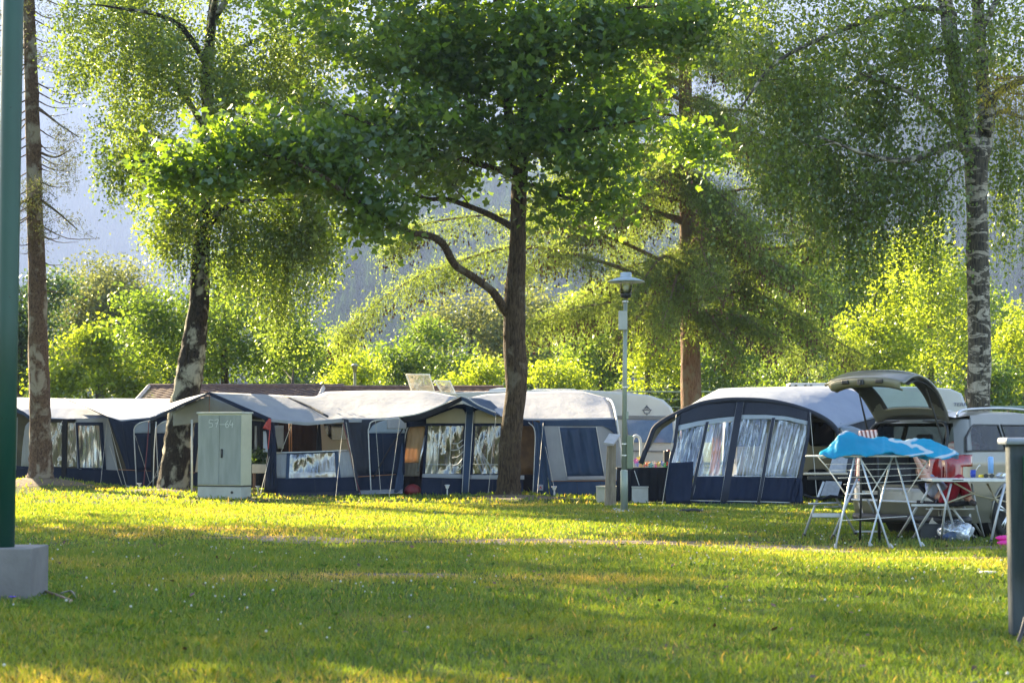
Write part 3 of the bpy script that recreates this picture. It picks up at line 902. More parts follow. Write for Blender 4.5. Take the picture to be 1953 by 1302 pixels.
# weeping birch on the right
YR = 28.0
t = Tree('birch_tree', 'forked weeping birch with black and white bark behind the estate car', 'tree', (XY(1867, YR), YR, float(H(XY(1867, YR), YR)) - 0.05))
t.limb([(1868, 1000, YR), (1867, 975, YR), (1867, 900, YR), (1867, 780, YR), (1868, 650, YR), (1866, 560, YR), (1864, 480, YR), (1863, 400, YR), (1862, 330, YR), (1862, 280, YR)],
       [.30, .23, .195, .185, .185, .18, .18, .17, .185, .2], 16, .03)
t.limb([(1858, 300, YR), (1843, 240, YR), (1830, 180, YR), (1818, 100, YR), (1806, 20, YR), (1795, -80, YR), (1790, -240, YR)], [.17, .155, .145, .13, .12, .1, .04], 12, .03)
t.limb([(1868, 300, YR), (1880, 240, YR + .3), (1874, 160, YR + .4), (1868, 60, YR + .5), (1862, -60, YR + .6), (1860, -200, YR + .6)], [.17, .15, .115, .105, .09, .04], 12, .03)
t.limb([(1880, 250, YR), (1893, 190, YR - .1), (1915, 170, YR - .3), (1960, 150, YR - .5), (2040, 120, YR - .7)], [.1, .085, .07, .06, .03], 8)
t.limb([(1885, 260, YR), (1893, 225, YR + .2), (1915, 213, YR + .3), (1953, 226, YR + .5), (2010, 240, YR + .8)], [.05, .045, .04, .03, .015], 7)
t.limb([(1855, 300, YR), (1825, 277, YR - .3), (1785, 288, YR - .7), (1745, 303, YR - 1.1), (1705, 306, YR - 1.4), (1640, 290, YR - 1.8), (1560, 260, YR - 2.2)], [.08, .07, .06, .05, .042, .03, .015], 8)
t.limb([(1850, 270, YR), (1820, 245, YR), (1795, 220, YR - .4), (1740, 180, YR - .8), (1640, 140, YR - 1.3)], [.06, .055, .045, .035, .015], 7)
t.limb([(1822, 30, YR), (1760, 16, YR - .2), (1700, 25, YR - .5), (1600, 60, YR - 1), (1480, 120, YR - 1.4), (1410, 210, YR - 1.6)], [.06, .055, .05, .04, .03, .015], 7)
t.limb([(1818, 90, YR), (1700, 120, YR + .5), (1580, 190, YR + .8), (1480, 260, YR + 1)], [.06, .045, .03, .015], 7)
t.limb([(1855, 330, YR), (1830, 320, YR - .2), (1790, 370, YR - .5), (1770, 420, YR - .6), (1730, 450, YR - .8)], [.03, .022, .016, .012, .006], 5)
t.limb([(1870, 60, YR), (1920, -20, YR + .6), (2000, -40, YR + 1)], [.06, .04, .02], 7)
rb_ = [(1600, 60, 190, 100, YR - .4, 1.7, 80), (1540, 210, 170, 110, YR - .6, 1.5, 80), (1680, 190, 110, 100, YR - .6, 1.3, 40), (1440, 120, 80, 100, YR - .8, 1.0, 22), (1740, 60, 100, 80, YR, 1.5, 34),
       (1930, 60, 90, 100, YR + .8, 1.5, 36), (1930, 280, 60, 70, YR + .8, .9, 14), (1700, 330, 120, 40, YR - .9, .9, 18), (1500, 330, 120, 50, YR - .8, 1.1, 30), (1750, -120, 300, 120, YR, 2.2, 90), (2050, 100, 90, 120, YR + .5, 1.6, 30), (1850, 130, 60, 70, YR + 1.5, .6, 10)]
rb_ = [(*q[:6], int(q[6] * .9)) for q in rb_]
C = t.cluster_points(rb_)
t.connect(C, rk=0.007, maxr=.035)
t.strands(C, 4, 0.85, 0.062, 0.05)
long_ = t.cluster_points([(1560, 300, 200, 60, YR - .6, 1.3, 44), (1740, 340, 90, 50, YR - .5, .8, 26), (1640, 390, 90, 50, YR - .5, .8, 26), (1830, 60, 60, 90, YR - .9, .4, 22), (1800, 200, 50, 60, YR - .8, .4, 10), (1920, 330, 45, 60, YR + .8, .5, 16)])
t.connect(long_, rk=0.006, maxr=.02)
t.strands(long_, 5, 1.8, 0.062, 0.06, 0.15)
t.leaves(C, 58, (.15, .15, .3), 0.07, 0.4)
t.build(MATS['birch bark'], L_birch)

# conifer standing just outside the right edge, one yellowish arm reaching into view
t = Tree('larch_tree', 'larch beyond the right edge whose yellowish arm reaches in above the birch fork', 'tree', (XY(2170, 24), 24, 0))
t.limb([(2170, 1010, 24), (2168, 700, 24), (2165, 300, 24), (2162, -100, 24), (2160, -500, 24)], [.3, .22, .19, .14, .05], 10, .03)
L_gold = leafmat('golden needles', (0.22, 0.20, 0.035), (0.42, 0.38, 0.04), var=0.4, gloss=0.02)
conifer(t, 2163, 24, np.arange(500, -420, -60), .8, 1.3, .2, 9, .07, fixed=[[(2163, 150, 24), (2060, 130, 24.2), (1960, 145, 24.3), (1895, 152, 24.4)], [(2163, 190, 24), (2060, 175, 23.8), (1960, 180, 23.8), (1925, 178, 23.8)]])
t.build(MATS['larch bark'], L_gold, 'needles')

# background trees and bushes
def bgtree(name, label, px, Y, blobs, leaf, lsize, ln, spread, trunk_r=.16, bark='dark bark', cat='tree', group='leafy trees behind the tents', limbs=(), hz=None):
    x0 = XY(px, Y)
    t = Tree(name, label, cat, (x0, Y, 0), group)
    topy = min(b[1] for b in blobs)
    t.limb([np.array([x0, Y, -.1]), np.array([x0 + .05, Y, .4]), np.array([x0 - .1, Y, ZY((topy + 837) / 2, Y)]), W(px, topy, Y)], [trunk_r * 1.4, trunk_r, trunk_r * .75, .03], 8)
    for l_ in limbs: t.limb(l_[0], l_[1], 7)
    C = t.cluster_points(blobs, .5)
    t.connect(C, rk=.008, maxr=.07, nseg=4)
    t.leaves(C, ln, spread, lsize, .4)
    t.build(MATS[bark], leaf)

bgtree('willow_tree', 'round greyish green willow standing tallest behind the first awning', 195, 84, [(195, 560, 85, 75, 84, 2.5, 60), (190, 660, 105, 90, 84, 2.5, 60), (240, 600, 60, 90, 84, 2, 30), (150, 620, 50, 80, 84, 2, 25)], L_willow, .16, 130, .55, .3)
bgtree('leafy_bush', 'bright yellow green bush above the first awning roof', 190, 60, [(195, 700, 100, 60, 60, 1.5, 50), (190, 650, 40, 30, 60, .8, 12), (110, 740, 60, 40, 60, 1, 20), (270, 740, 50, 35, 60, 1, 16), (190, 790, 130, 40, 60, 1, 24)], L_yel, .14, 110, .3, .1, cat='bush')
bgtree('leafy_tree', 'dark leafy tree partly hidden by the bare spruce', 40, 64, [(40, 620, 75, 80, 64, 1.8, 40), (60, 700, 60, 60, 64, 1.5, 24), (100, 560, 40, 60, 64, 1.2, 14)], L_dark, .15, 110, .36, .2)
bgtree('leafy_tree', 'spreading green tree behind the tiled roof beside the leaning birch', 432, 57, [(440, 620, 150, 80, 57, 3, 80), (290, 620, 70, 40, 57, 1.6, 24), (270, 585, 50, 22, 57, 1, 10), (470, 520, 110, 60, 57, 2.2, 40), (570, 660, 50, 40, 57, 1.2, 16), (420, 700, 110, 35, 57, 2, 26), (320, 660, 60, 40, 57, 1.4, 14)], L_mid, .13, 110, .34, .16)
bgtree('leafy_tree', 'green tree with a pointed top left of the raised roof hatches', 790, 72, [(790, 690, 70, 50, 72, 1.8, 36), (810, 640, 40, 30, 72, 1.2, 12), (740, 700, 40, 40, 72, 1.3, 14), (870, 700, 50, 50, 72, 1.5, 20)], L_mid, .15, 100, .36, .14)
bgtree('leafy_bush', 'yellow bush just above the grey roof right of the distant lamp', 690, 66, [(680, 710, 50, 38, 66, 1.2, 24), (640, 730, 30, 28, 66, .9, 10), (660, 790, 70, 30, 66, .9, 10)], L_yel, .14, 90, .3, .1, cat='bush')
bgtree('leafy_bush', 'low yellow bush between the roof hatches and the maple trunk', 920, 64, [(925, 715, 50, 32, 64, 1.2, 22), (900, 735, 50, 22, 64, .9, 12), (920, 790, 70, 30, 64, .9, 10)], L_yel, .13, 90, .28, .1, cat='bush')
bgtree('leafy_tree', 'pale green tree glowing behind the drooping conifer arm', 900, 88, [(900, 620, 110, 55, 88, 2.2, 60), (960, 660, 80, 60, 88, 2, 36), (1010, 590, 60, 60, 88, 2, 24)], L_willow, .18, 100, .45, .2)
bgtree('leafy_bush', 'yellow bush between the maple trunk and the lamp post', 1050, 66, [(1060, 720, 50, 32, 66, 1.2, 22), (1100, 735, 40, 20, 66, .8, 10), (1060, 790, 60, 30, 66, .9, 10)], L_yel, .13, 90, .28, .1, cat='bush')
bgtree('leafy_tree', 'dark green tree behind the lamp post', 1150, 76, [(1150, 650, 90, 80, 76, 2.4, 70), (1120, 710, 80, 40, 76, 2, 26)], L_mid, .16, 100, .4, .16)
bgtree('leafy_tree', 'bright tree left of the reddish conifer trunk', 1240, 68, [(1245, 680, 65, 75, 68, 1.8, 52), (1260, 610, 45, 50, 68, 1.4, 18)], L_yel, .13, 100, .32, .15)
bgtree('leafy_tree', 'green tree right of the reddish conifer trunk', 1400, 66, [(1395, 690, 80, 70, 66, 2.2, 60), (1400, 620, 60, 60, 66, 1.6, 28)], L_mid, .13, 105, .33, .15)
bgtree('leafy_tree', 'tall mixed green tree over the arched awning', 1520, 74, [(1520, 620, 90, 100, 74, 2.6, 80), (1500, 710, 100, 50, 74, 2.2, 34), (1540, 520, 60, 60, 74, 1.8, 26)], L_mid, .15, 105, .38, .2)
bgtree('leafy_tree', 'sunlit yellow green tree over the open tailgate', 1670, 62, [(1680, 640, 90, 85, 62, 2, 76), (1650, 700, 80, 40, 62, 1.8, 26), (1700, 560, 50, 50, 62, 1.4, 20)], L_yel, .12, 110, .3, .16)
bgtree('leafy_tree', 'taller yellow green tree left of the white barked trunk', 1780, 80, [(1780, 580, 90, 120, 80, 2.6, 90), (1740, 700, 90, 50, 80, 2, 34), (1760, 480, 60, 60, 80, 1.8, 20)], L_yel, .16, 100, .4, .2)
bgtree('leafy_tree', 'small pointed yellow green tree at the right edge', 1930, 70, [(1930, 700, 60, 60, 70, 1.6, 44), (1935, 630, 22, 40, 70, .8, 12), (1990, 690, 50, 70, 70, 1.6, 24)], L_yel, .13, 100, .32, .14)
bgtree('leafy_tree', 'rounded green tree right of the white barked trunk', 1895, 58, [(1900, 720, 40, 45, 58, 1.2, 26), (1900, 780, 60, 30, 58, 1, 12)], L_mid, .12, 100, .28, .12)

for k, (px, py, rx, ry, n, lf, lb) in enumerate([(60, 700, 120, 60, 50, L_mid, 'green hedge like tree behind the bare spruce, far back'), (330, 690, 90, 70, 60, L_dark, 'dark green tree in the far row left of the leaning birch top'), (560, 700, 90, 50, 46, L_mid, 'green tree in the far row left of the distant lamp'),
        (800, 725, 110, 30, 36, L_dark, 'low dark green tree in the far row behind the raised hatches'), (1000, 690, 90, 70, 70, L_mid, 'green tree in the far row directly behind the maple trunk'), (1140, 640, 90, 100, 90, L_yel, 'yellow green tree in the far row behind the park lamp'), (1290, 650, 90, 90, 90, L_mid, 'green tree in the far row behind the reddish trunk'),
        (1450, 600, 100, 130, 110, L_yel, 'tall yellow green tree in the far row over the arched awning'), (1590, 600, 90, 140, 110, L_mid, 'tall green tree in the far row left of the open tailgate'), (1720, 560, 90, 140, 110, L_yel, 'tall pale yellow green tree in the far row behind the tailgate'), (1850, 640, 80, 110, 80, L_mid, 'green tree in the far row hidden by the white barked trunk'), (1960, 660, 60, 80, 60, L_yel, 'yellow green tree in the far row at the right edge'), (650, 690, 60, 50, 30, L_yel, 'yellow green tree in the far row beside the distant lamp')]):
    bgtree('leafy_tree', lb, px, 96 - 3 * (k % 3), [(px, py, rx, ry, 96, 2.6, n), (px, 765, rx, 40, 96, 2, n // 2)], lf, .21, 95, .5, .2, group='far row of trees')

n = 260
Y = np.sqrt(rng.uniform(8.5 ** 2, 26 ** 2, n)); X = rng.uniform(-1, 1, n) * (0.3 * Y + 1)
P_ = np.stack([X, Y, H(X, Y) + rng.uniform(.02, .045, n)], 1); a_ = rng.uniform(0, 2 * pi, n); L_ = rng.uniform(.015, .035, n)[:, None]
d_ = np.stack([np.cos(a_), np.sin(a_), rng.normal(0, .4, n)], 1) * L_; w_ = np.stack([-np.sin(a_), np.cos(a_), rng.normal(0, .4, n)], 1) * L_ * .6
props(np_mesh('fallen_leaves', np.stack([P_ - d_, P_ + w_, P_ + d_, P_ - w_], 1), 4, mat('dead leaf', (0.16, 0.07, 0.03), (0.04, 0.02, 0.015), ns=12), None), 'small dead leaves scattered in the lawn', kind='stuff')
# ------------------------------------------------------------------ awnings and caravans
roofc = cloth('roof fabric', (0.27, 0.30, 0.38), (0.23, 0.26, 0.34), transl=0.12)
roofw = cloth('pale roof fabric', (0.37, 0.37, 0.41), (0.30, 0.31, 0.36), transl=0.12)
navy = cloth('navy fabric', (0.015, 0.023, 0.05), (0.009, 0.015, 0.035))
slate = cloth('slate fabric', (0.042, 0.046, 0.064), (0.03, 0.034, 0.05))
blue = cloth('blue grey fabric', (0.045, 0.075, 0.14), (0.032, 0.056, 0.11))
lgrey = cloth('light grey fabric', (0.33, 0.345, 0.38), (0.27, 0.285, 0.32))
cream = cloth('cream fabric', (0.55, 0.50, 0.38), (0.46, 0.42, 0.31), transl=0.2)
tan = cloth('tan fabric', (0.62, 0.42, 0.24), (0.5, 0.32, 0.17), transl=0.35)
dark = cloth('black fabric', (0.012, 0.012, 0.016), (0.02, 0.02, 0.024), transl=0.0)
brownc = cloth('dark brown curtain', (0.05, 0.025, 0.018), (0.02, 0.012, 0.01), transl=0.02)
maroon = mat('maroon strap', (0.16, 0.03, 0.04), ns=10)
alu = mat('aluminium tube', (0.62, 0.63, 0.66), (0.5, 0.51, 0.54), rough=0.32, metal=0.85, ns=8)
palem = mat('pale piping', (0.6, 0.6, 0.6), (0.5, 0.5, 0.5), ns=9)
vin = vinyl('creased window plastic', clear=0.88, milky=0.10)
vin2 = vinyl('milky window plastic', clear=0.82, milky=0.26, bscale=1.6, bstretch=(3, 3, 0.5))
carav = mat('caravan white', (0.5, 0.5, 0.5), (0.44, 0.44, 0.44), rough=0.35, ns=2, bs=6, bstr=.05, coat=.2)
caravb = mat('caravan beige', (0.50, 0.44, 0.32), (0.44, 0.38, 0.27), rough=0.4, ns=2)
cwin = mat('dark caravan window', (0.012, 0.013, 0.015), (0.025, 0.024, 0.02), rough=0.08, ns=3, coat=.6)
rope = mat('rope', (0.5, 0.48, 0.42), ns=30)
earthd = mat('ground sheet', (0.04, 0.035, 0.03), (0.06, 0.05, 0.04), rough=.95, ns=5)

def pc(pts):
    return [W(*p_) for p_ in pts]

def sheet(name, curves, m, parent, fold=0.02, ff=4, nu=18, nv=7, solid=0.012, smooth=False, px=True):
    mb = MB()
    loft(mb, [pc(c) if px else c for c in curves], nu, nv, fold, ff, smooth=smooth)
    return mb.build(name, m, parent, smooth=True, solid=solid)

def strip(name, pts, w, m, parent, n=6, k=4, sm=True):
    """round bar or piping along pixel points, w metres across"""
    mb = MB(); P = pc(pts)
    if sm and len(P) > 2: P = smoothpath(P, k)
    mb.tube(P, w / 2, n)
    return mb.build(name, m, parent, smooth=True)

def ring4(name, outer, inner, m, parent, d=0.0, solid=0.012):
    """flat frame between two quads, corners tl tr br bl"""
    mb = MB(); O = pc(outer); I = pc(inner)
    V = np.array(O + I); V[:, 1] -= d
    mb.add(V, [(i, (i + 1) % 4, 4 + (i + 1) % 4, 4 + i) for i in range(4)])
    return mb.build(name, m, parent, solid=solid)

def pane(name, q, m, parent, d=0.0, fold=0.015, ff=5, nu=16, nv=10):
    q = [(a, b, c - d) for a, b, c in q]
    return sheet(name, [[q[0], q[1]], [q[3], q[2]]], m, parent, fold, ff, nu, nv, solid=0)

def guy(parent, a, b, r=0.006, m=None):
    mb = MB(); mb.tube([W(*a), W(*b)], r, 4)
    return mb.build('guy_rope', m or rope, parent)

def rect(x0, y0, x1, y1, Y):
    return [(x0, y0, Y), (x1, y0, Y), (x1, y1, Y), (x0, y1, Y)]

# ---- first awning, far left
Y0 = 44.6
a = thing('awning_tent', 'blue and grey awning at the left end, seen behind the bare spruce', 'awning', (XY(130, Y0), Y0 + 1.3, 0), 0, 'awning tents along the pitch')
sheet('roof', [[(-60, 757, Y0 + 2.8), (30, 758, Y0 + 2.8), (125, 760, Y0 + 2.8), (215, 762, Y0 + 2.8)],
               [(-60, 770, Y0 + 1), (40, 780, Y0 + .4), (130, 778, Y0 + 1.2), (205, 780, Y0 + 1.2)],
               [(-60, 768, Y0 - .4), (30, 776, Y0 - .4), (62, 797, Y0), (130, 801, Y0), (208, 798, Y0)]], roofc, a, 0.03, 3, 26, 8, smooth=False)
strip('roof_seam', [(123, 760, Y0 + 2.75), (165, 775, Y0 + 1.4), (209, 797, Y0 - .02)], .045, slate, a)
sheet('roof_trim', [[(24, 777, Y0 - .42), (45, 784, Y0 - .25), (62, 798, Y0 - .05)], [(24, 784, Y0 - .42), (45, 791, Y0 - .25), (62, 805, Y0 - .05)]], blue, a, 0)
sheet('curtain', [[(27, 800, Y0), (34, 795, Y0)], [(24, 925, Y0), (30, 925, Y0)]], lgrey, a)
pts = [(43, 797, Y0), (52, 803, Y0), (60, 822, Y0)]
sheet('side_panel', [[(44, 840, Y0), (48, 812, Y0), (56, 803, Y0), (62, 812, Y0), (66, 800, Y0)], [(40, 890, Y0), (48, 890, Y0), (56, 890, Y0), (62, 890, Y0), (66, 890, Y0)]], lgrey, a, .01)
sheet('skirt', [[(20, 888, Y0), (60, 889, Y0), (150, 893, Y0), (240, 897, Y0)], [(20, 930, Y0 - .05), (80, 930, Y0 - .05), (150, 932, Y0 - .05), (245, 934, Y0 - .05)]], navy, a, .03, 7, 40)
sheet('mud_flap', [[(110, 922, Y0 - .07), (180, 926, Y0 - .1), (245, 928, Y0 - .1)], [(110, 930, Y0 - .25), (180, 934, Y0 - .3), (250, 935, Y0 - .3)]], lgrey, a, .02, 5)
sheet('door_post', [[(119, 800, Y0 - .02), (128, 800, Y0 - .02)], [(117, 930, Y0 - .02), (126, 930, Y0 - .02)]], dark, a, 0, solid=.05)
sheet('header', [[(95, 798, Y0), (146, 799, Y0)], [(95, 804, Y0), (146, 804, Y0)]], dark, a, 0)
ring4('window_border', rect(143, 798, 206, 894, Y0)[:1] + [(206, 797, Y0), (225, 897, Y0), (148, 894, Y0)], [(146, 808, Y0), (192, 806, Y0), (200, 893, Y0), (152, 892, Y0)], lgrey, a)
ring4('window_frame', [(145, 805, Y0), (197, 805, Y0), (203, 895, Y0), (150, 893, Y0)], [(149, 811, Y0), (190, 811, Y0), (196, 892, Y0), (153, 891, Y0)], navy, a, .03)
pane('window', [(149, 811, Y0), (190, 811, Y0), (196, 892, Y0), (153, 891, Y0)], vin2, a, .02, .03, 4)
pane('door_window', rect(96, 806, 118, 889, Y0), vin, a, 0, .02)
pane('door_window', rect(129, 806, 146, 889, Y0), vin, a, 0, .02)
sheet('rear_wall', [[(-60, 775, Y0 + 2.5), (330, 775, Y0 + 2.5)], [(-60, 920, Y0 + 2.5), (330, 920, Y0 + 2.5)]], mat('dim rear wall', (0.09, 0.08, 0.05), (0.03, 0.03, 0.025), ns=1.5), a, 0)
guy(a, (119, 802, Y0 - .05), (93, 862, Y0 - 1.2)); guy(a, (206, 800, Y0 - .05), (243, 935, Y0 - 1.4), .008); guy(a, (209, 850, Y0 - .5), (236, 934, Y0 - 1.3))

# ---- second awning
Y1 = 43.2
a = thing('awning_tent', 'navy walled awning with rounded pale corner windows left of the leaning birch', 'awning', (XY(280, Y1), Y1 + 1.3, 0), 0, 'awning tents along the pitch')
sheet('roof', [[(130, 762, Y1 + 2.6), (220, 760, Y1 + 2.6), (330, 761, Y1 + 2.6), (420, 766, Y1 + 2.6)],
               [(170, 778, Y1 + 1.2), (235, 785, Y1 + 1.2), (300, 782, Y1 + 1.2), (400, 780, Y1 + 1.2)],
               [(210, 796, Y1), (232, 803, Y1), (288, 797, Y1), (322, 783, Y1), (400, 796, Y1)]], roofc, a, .03, 3, 26, 8)
sheet('eave_trim', [[(288, 796, Y1 - .03), (322, 782, Y1 - .03)], [(289, 803, Y1 - .03), (322, 789, Y1 - .03)]], navy, a, 0)
sheet('side_wall', [[(206, 794, Y1), (232, 804, Y1), (262, 800, Y1), (288, 798, Y1)], [(226, 850, Y1), (240, 850, Y1), (262, 850, Y1), (290, 850, Y1)], [(242, 897, Y1), (250, 897, Y1), (266, 897, Y1), (291, 897, Y1)]], navy, a, .03, 3, 26)
def corner(x0, x1, yt, yb, ylow, Y, par, mt, mlow):
    xs_ = np.linspace(0, 1, 10)
    ft = [(x0 + (x1 - x0) * t, yt + (yb - yt) * (1 - (1 - (1 - t) ** 2.2) ** .5), Y) for t in xs_]
    fb = [(x0 + (x1 - x0) * t, yb + .5, Y) for t in xs_]
    sheet('corner_window', [ft, fb], mt, par, .004, 2, 20, 5, solid=.006)
    sheet('corner_panel', [fb, [(x0 + 4 + (x1 - x0 - 4) * t, ylow, Y) for t in xs_]], mlow, par, .012, 3)
    strip('piping', [(x0 + 6, ylow + 38, Y - .02), (x0 + 1, yb + 10, Y - .02), (x0 + 2, yb - 10, Y - .02), (x0 + 12, yt + 5, Y - .02), (x1, yt, Y - .02)], .028, palem, par)
pw = cloth('pale sheer fabric', (0.42, 0.50, 0.62), (0.5, 0.56, 0.66), transl=.5)
corner(255, 288, 801, 825, 897, Y1 - .04, a, pw, navy)
corner(297, 322, 801, 825, 897, Y1 - .04, a, pw, navy)
sheet('back_panel', [[(295, 795, Y1 + .1), (385, 790, Y1 + .1)], [(295, 900, Y1 + .1), (372, 900, Y1 + .1)]], navy, a, .02)
sheet('skirt', [[(240, 896, Y1 - .01), (380, 900, Y1 - .01)], [(245, 934, Y1 - .1), (380, 937, Y1 - .1)]], navy, a, .03, 6, 30)
strip('skirt_piping', [(226, 895, Y1 - .03), (372, 901, Y1 - .03)], .018, mat('rust piping', (.35, .16, .08), ns=9), a)
sheet('corner_post', [[(287, 798, Y1 - .1), (297, 798, Y1 - .1)], [(289, 934, Y1 - .1), (297, 934, Y1 - .1)]], dark, a, 0, solid=.06)
strip('pole', [(298, 804, Y1 - .15), (294, 860, Y1 - .15), (292, 934, Y1 - .15)], .03, alu, a)
strip('strap', [(284, 803, Y1 - .15), (280, 860, Y1 - .3), (273, 932, Y1 - .5)], .022, maroon, a)
sheet('mud_flap', [[(242, 926, Y1 - .1), (375, 930, Y1 - .1)], [(246, 933, Y1 - .3), (375, 938, Y1 - .3)]], lgrey, a, .02, 4)
guy(a, (322, 845, Y1 - .3), (292, 915, Y1 - .9)); guy(a, (258, 830, Y1 - .05), (287, 925, Y1 - .05)); guy(a, (311, 893, Y1 - .6), (276, 932, Y1 - 1))

# ---- third awning with the porch
Y2 = 38.0
a = thing('awning_tent', 'open fronted awning with a peaked porch roof just right of the cabinet', 'awning', (XY(560, Y2), Y2 + 1.3, 0), 0, 'awning tents along the pitch')
sheet('porch_roof', [[(322, 770, Y2 + 1.2), (360, 758, Y2 + 1.2), (402, 748, Y2 + 1.2)], [(288, 800, Y2 - .9), (345, 772, Y2 - .9), (401, 748, Y2 - .9)]], roofc, a, .02, 2)
sheet('roof', [[(401, 748, Y2 - .9), (500, 752, Y2 + .6), (600, 757, Y2 + 2), (622, 747, Y2 + 2.6), (720, 745, Y2 + 2.6), (820, 746, Y2 + 2.6), (874, 757, Y2 + 2.6)],
               [(458, 774, Y2 - .9), (545, 779, Y2 - .1), (628, 784, Y2 + .6), (680, 776, Y2 + 1.3), (750, 772, Y2 + 1.3), (810, 770, Y2 + 1.3), (850, 775, Y2 + 1.3)],
               [(516, 799, Y2 - .9), (585, 806, Y2 - .5), (655, 799, Y2 - .1), (690, 800, Y2), (725, 800, Y2), (770, 795, Y2), (800, 790, Y2)]], roofw, a, .05, 2.5, 40, 9)
strip('roof_seam', [(541, 755, Y2 + 1.1), (590, 775, Y2 + .4), (625, 794, Y2 - .25)], .05, slate, a)
sheet('valance', [[(516, 798, Y2 - .92), (585, 805, Y2 - .52), (655, 798, Y2 - .12), (690, 799, Y2 - .02)], [(516, 804, Y2 - .92), (585, 811, Y2 - .52), (655, 805, Y2 - .12), (690, 805, Y2 - .02)]], lgrey, a, .01, 6, 30)
sheet('porch_trim', [[(400, 747, Y2 - .93), (458, 772, Y2 - .93), (517, 797, Y2 - .93)], [(400, 754, Y2 - .93), (455, 779, Y2 - .93), (512, 804, Y2 - .93)]], navy, a, 0, solid=.04)
sheet('porch_trim', [[(400, 747, Y2 - .93), (345, 770, Y2 - .93), (287, 798, Y2 - .93)], [(400, 751, Y2 - .93), (345, 775, Y2 - .93), (287, 804, Y2 - .93)]], slate, a, 0, solid=.04)
sheet('gable_panel', [[(330, 785, Y2 + .5), (400, 753, Y2 + .5), (470, 782, Y2 + .5), (520, 800, Y2 + .5)], [(330, 812, Y2 + .5), (400, 802, Y2 + .5), (470, 800, Y2 + .5), (520, 806, Y2 + .5)]], lgrey, a, .01)
sheet('inner_liner', [[(445, 790, Y2 + .4), (470, 783, Y2 + .4), (500, 795, Y2 + .4)], [(445, 799, Y2 + .4), (470, 799, Y2 + .4), (500, 800, Y2 + .4)]], dark, a, 0)
strip('porch_pole', [(400, 752, Y2 - .8), (399, 790, Y2 - .8), (399, 930, Y2 - .8)], .022, mat('brown pole', (.2, .1, .06)), a)
strip('porch_pole', [(366, 800, Y2 - .5), (366, 936, Y2 - .5)], .05, palem, a)
sheet('corner_curtain', [[(505, 800, Y2 - .8), (523, 802, Y2 - .8)], [(512, 860, Y2 - .85), (526, 860, Y2 - .85)], [(503, 938, Y2 - .8), (528, 940, Y2 - .8)]], navy, a, .03, 3, solid=.04)
sheet('flag', [[(513, 797, Y2 - .95), (517, 800, Y2 - .95)], [(501, 816, Y2 - 1), (516, 820, Y2 - .97)]], mat('red cloth', (.45, .06, .05), ns=5), a, .02)
strip('strap', [(515, 800, Y2 - .97), (514, 828, Y2 - 1), (511, 856, Y2 - 1.02)], .02, mat('red cloth', (.45, .06, .05)), a)
sheet('half_wall', [[(526, 863, Y2 - .5), (548, 863, Y2 - .45)], [(528, 912, Y2 - .55), (545, 912, Y2 - .5)]], lgrey, a, .015)
sheet('half_wall', [[(643, 860, Y2 - .15), (665, 858, Y2 - .1)], [(648, 911, Y2 - .2), (676, 909, Y2 - .12)]], lgrey, a, .015)
ring4('window_frame', [(547, 862, Y2 - .45), (644, 859, Y2 - .15), (650, 911, Y2 - .2), (545, 913, Y2 - .5)], [(553, 866, Y2 - .45), (638, 863, Y2 - .17), (641, 909, Y2 - .22), (551, 911, Y2 - .5)], blue, a, .02)
pane('window', [(553, 866, Y2 - .45), (638, 863, Y2 - .17), (641, 909, Y2 - .22), (551, 911, Y2 - .5)], vin, a, .01, .03, 6, 24)
strip('top_bar', [(526, 863, Y2 - .55), (600, 861, Y2 - .35), (664, 858, Y2 - .15)], .03, alu, a)
sheet('skirt', [[(527, 911, Y2 - .56), (600, 912, Y2 - .38), (677, 909, Y2 - .15)], [(526, 944, Y2 - .62), (600, 943, Y2 - .45), (681, 941, Y2 - .2)]], navy, a, .03, 4, 30)
sheet('mud_flap', [[(526, 939, Y2 - .64), (600, 939, Y2 - .48), (681, 936, Y2 - .24)], [(526, 946, Y2 - .75), (600, 946, Y2 - .6), (684, 943, Y2 - .4)]], slate, a, .02)
sheet('slanted_post', [[(653, 798, Y2 - .13), (664, 800, Y2 - .1)], [(672, 870, Y2 - .15), (678, 870, Y2 - .12)], [(682, 942, Y2 - .2), (686, 942, Y2 - .2)]], slate, a, 0, solid=.05)
strip('strap', [(654, 806, Y2 - .2), (668, 862, Y2 - .3), (676, 905, Y2 - .4), (688, 942, Y2 - .5)], .022, maroon, a)
sheet('side_wall', [[(662, 800, Y2), (690, 800, Y2), (722, 799, Y2), (745, 798, Y2)], [(676, 905, Y2), (690, 905, Y2), (708, 905, Y2), (745, 905, Y2)]], slate, a, .03, 3, 24)
corner(702, 772, 797, 825, 905, Y2 - .05, a, pw, navy)
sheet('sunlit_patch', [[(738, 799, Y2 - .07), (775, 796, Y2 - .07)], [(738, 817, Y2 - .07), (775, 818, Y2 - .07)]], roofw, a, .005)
strip('skirt_piping', [(678, 909, Y2 - .05), (755, 904, Y2 - .05)], .02, MATS['rust piping'], a)
sheet('side_skirt', [[(678, 905, Y2 - .02), (760, 903, Y2 - .02)], [(686, 938, Y2 - .06), (766, 936, Y2 - .06)]], navy, a, .02)
sheet('mud_flap', [[(684, 935, Y2 - .06), (768, 932, Y2 - .06)], [(684, 942, Y2 - .3), (768, 940, Y2 - .3)]], lgrey, a, .02)
strip('storm_strap', [(768, 818, Y2 - .2), (740, 860, Y2 - .45), (712, 912, Y2 - .7)], .035, dark, a)
guy(a, (514, 870, Y2 - 1.2), (497, 940, Y2 - 1.6)); guy(a, (557, 806, Y2 - .5), (536, 862, Y2 - .55)); guy(a, (660, 805, Y2 - .2), (681, 935, Y2 - .5))
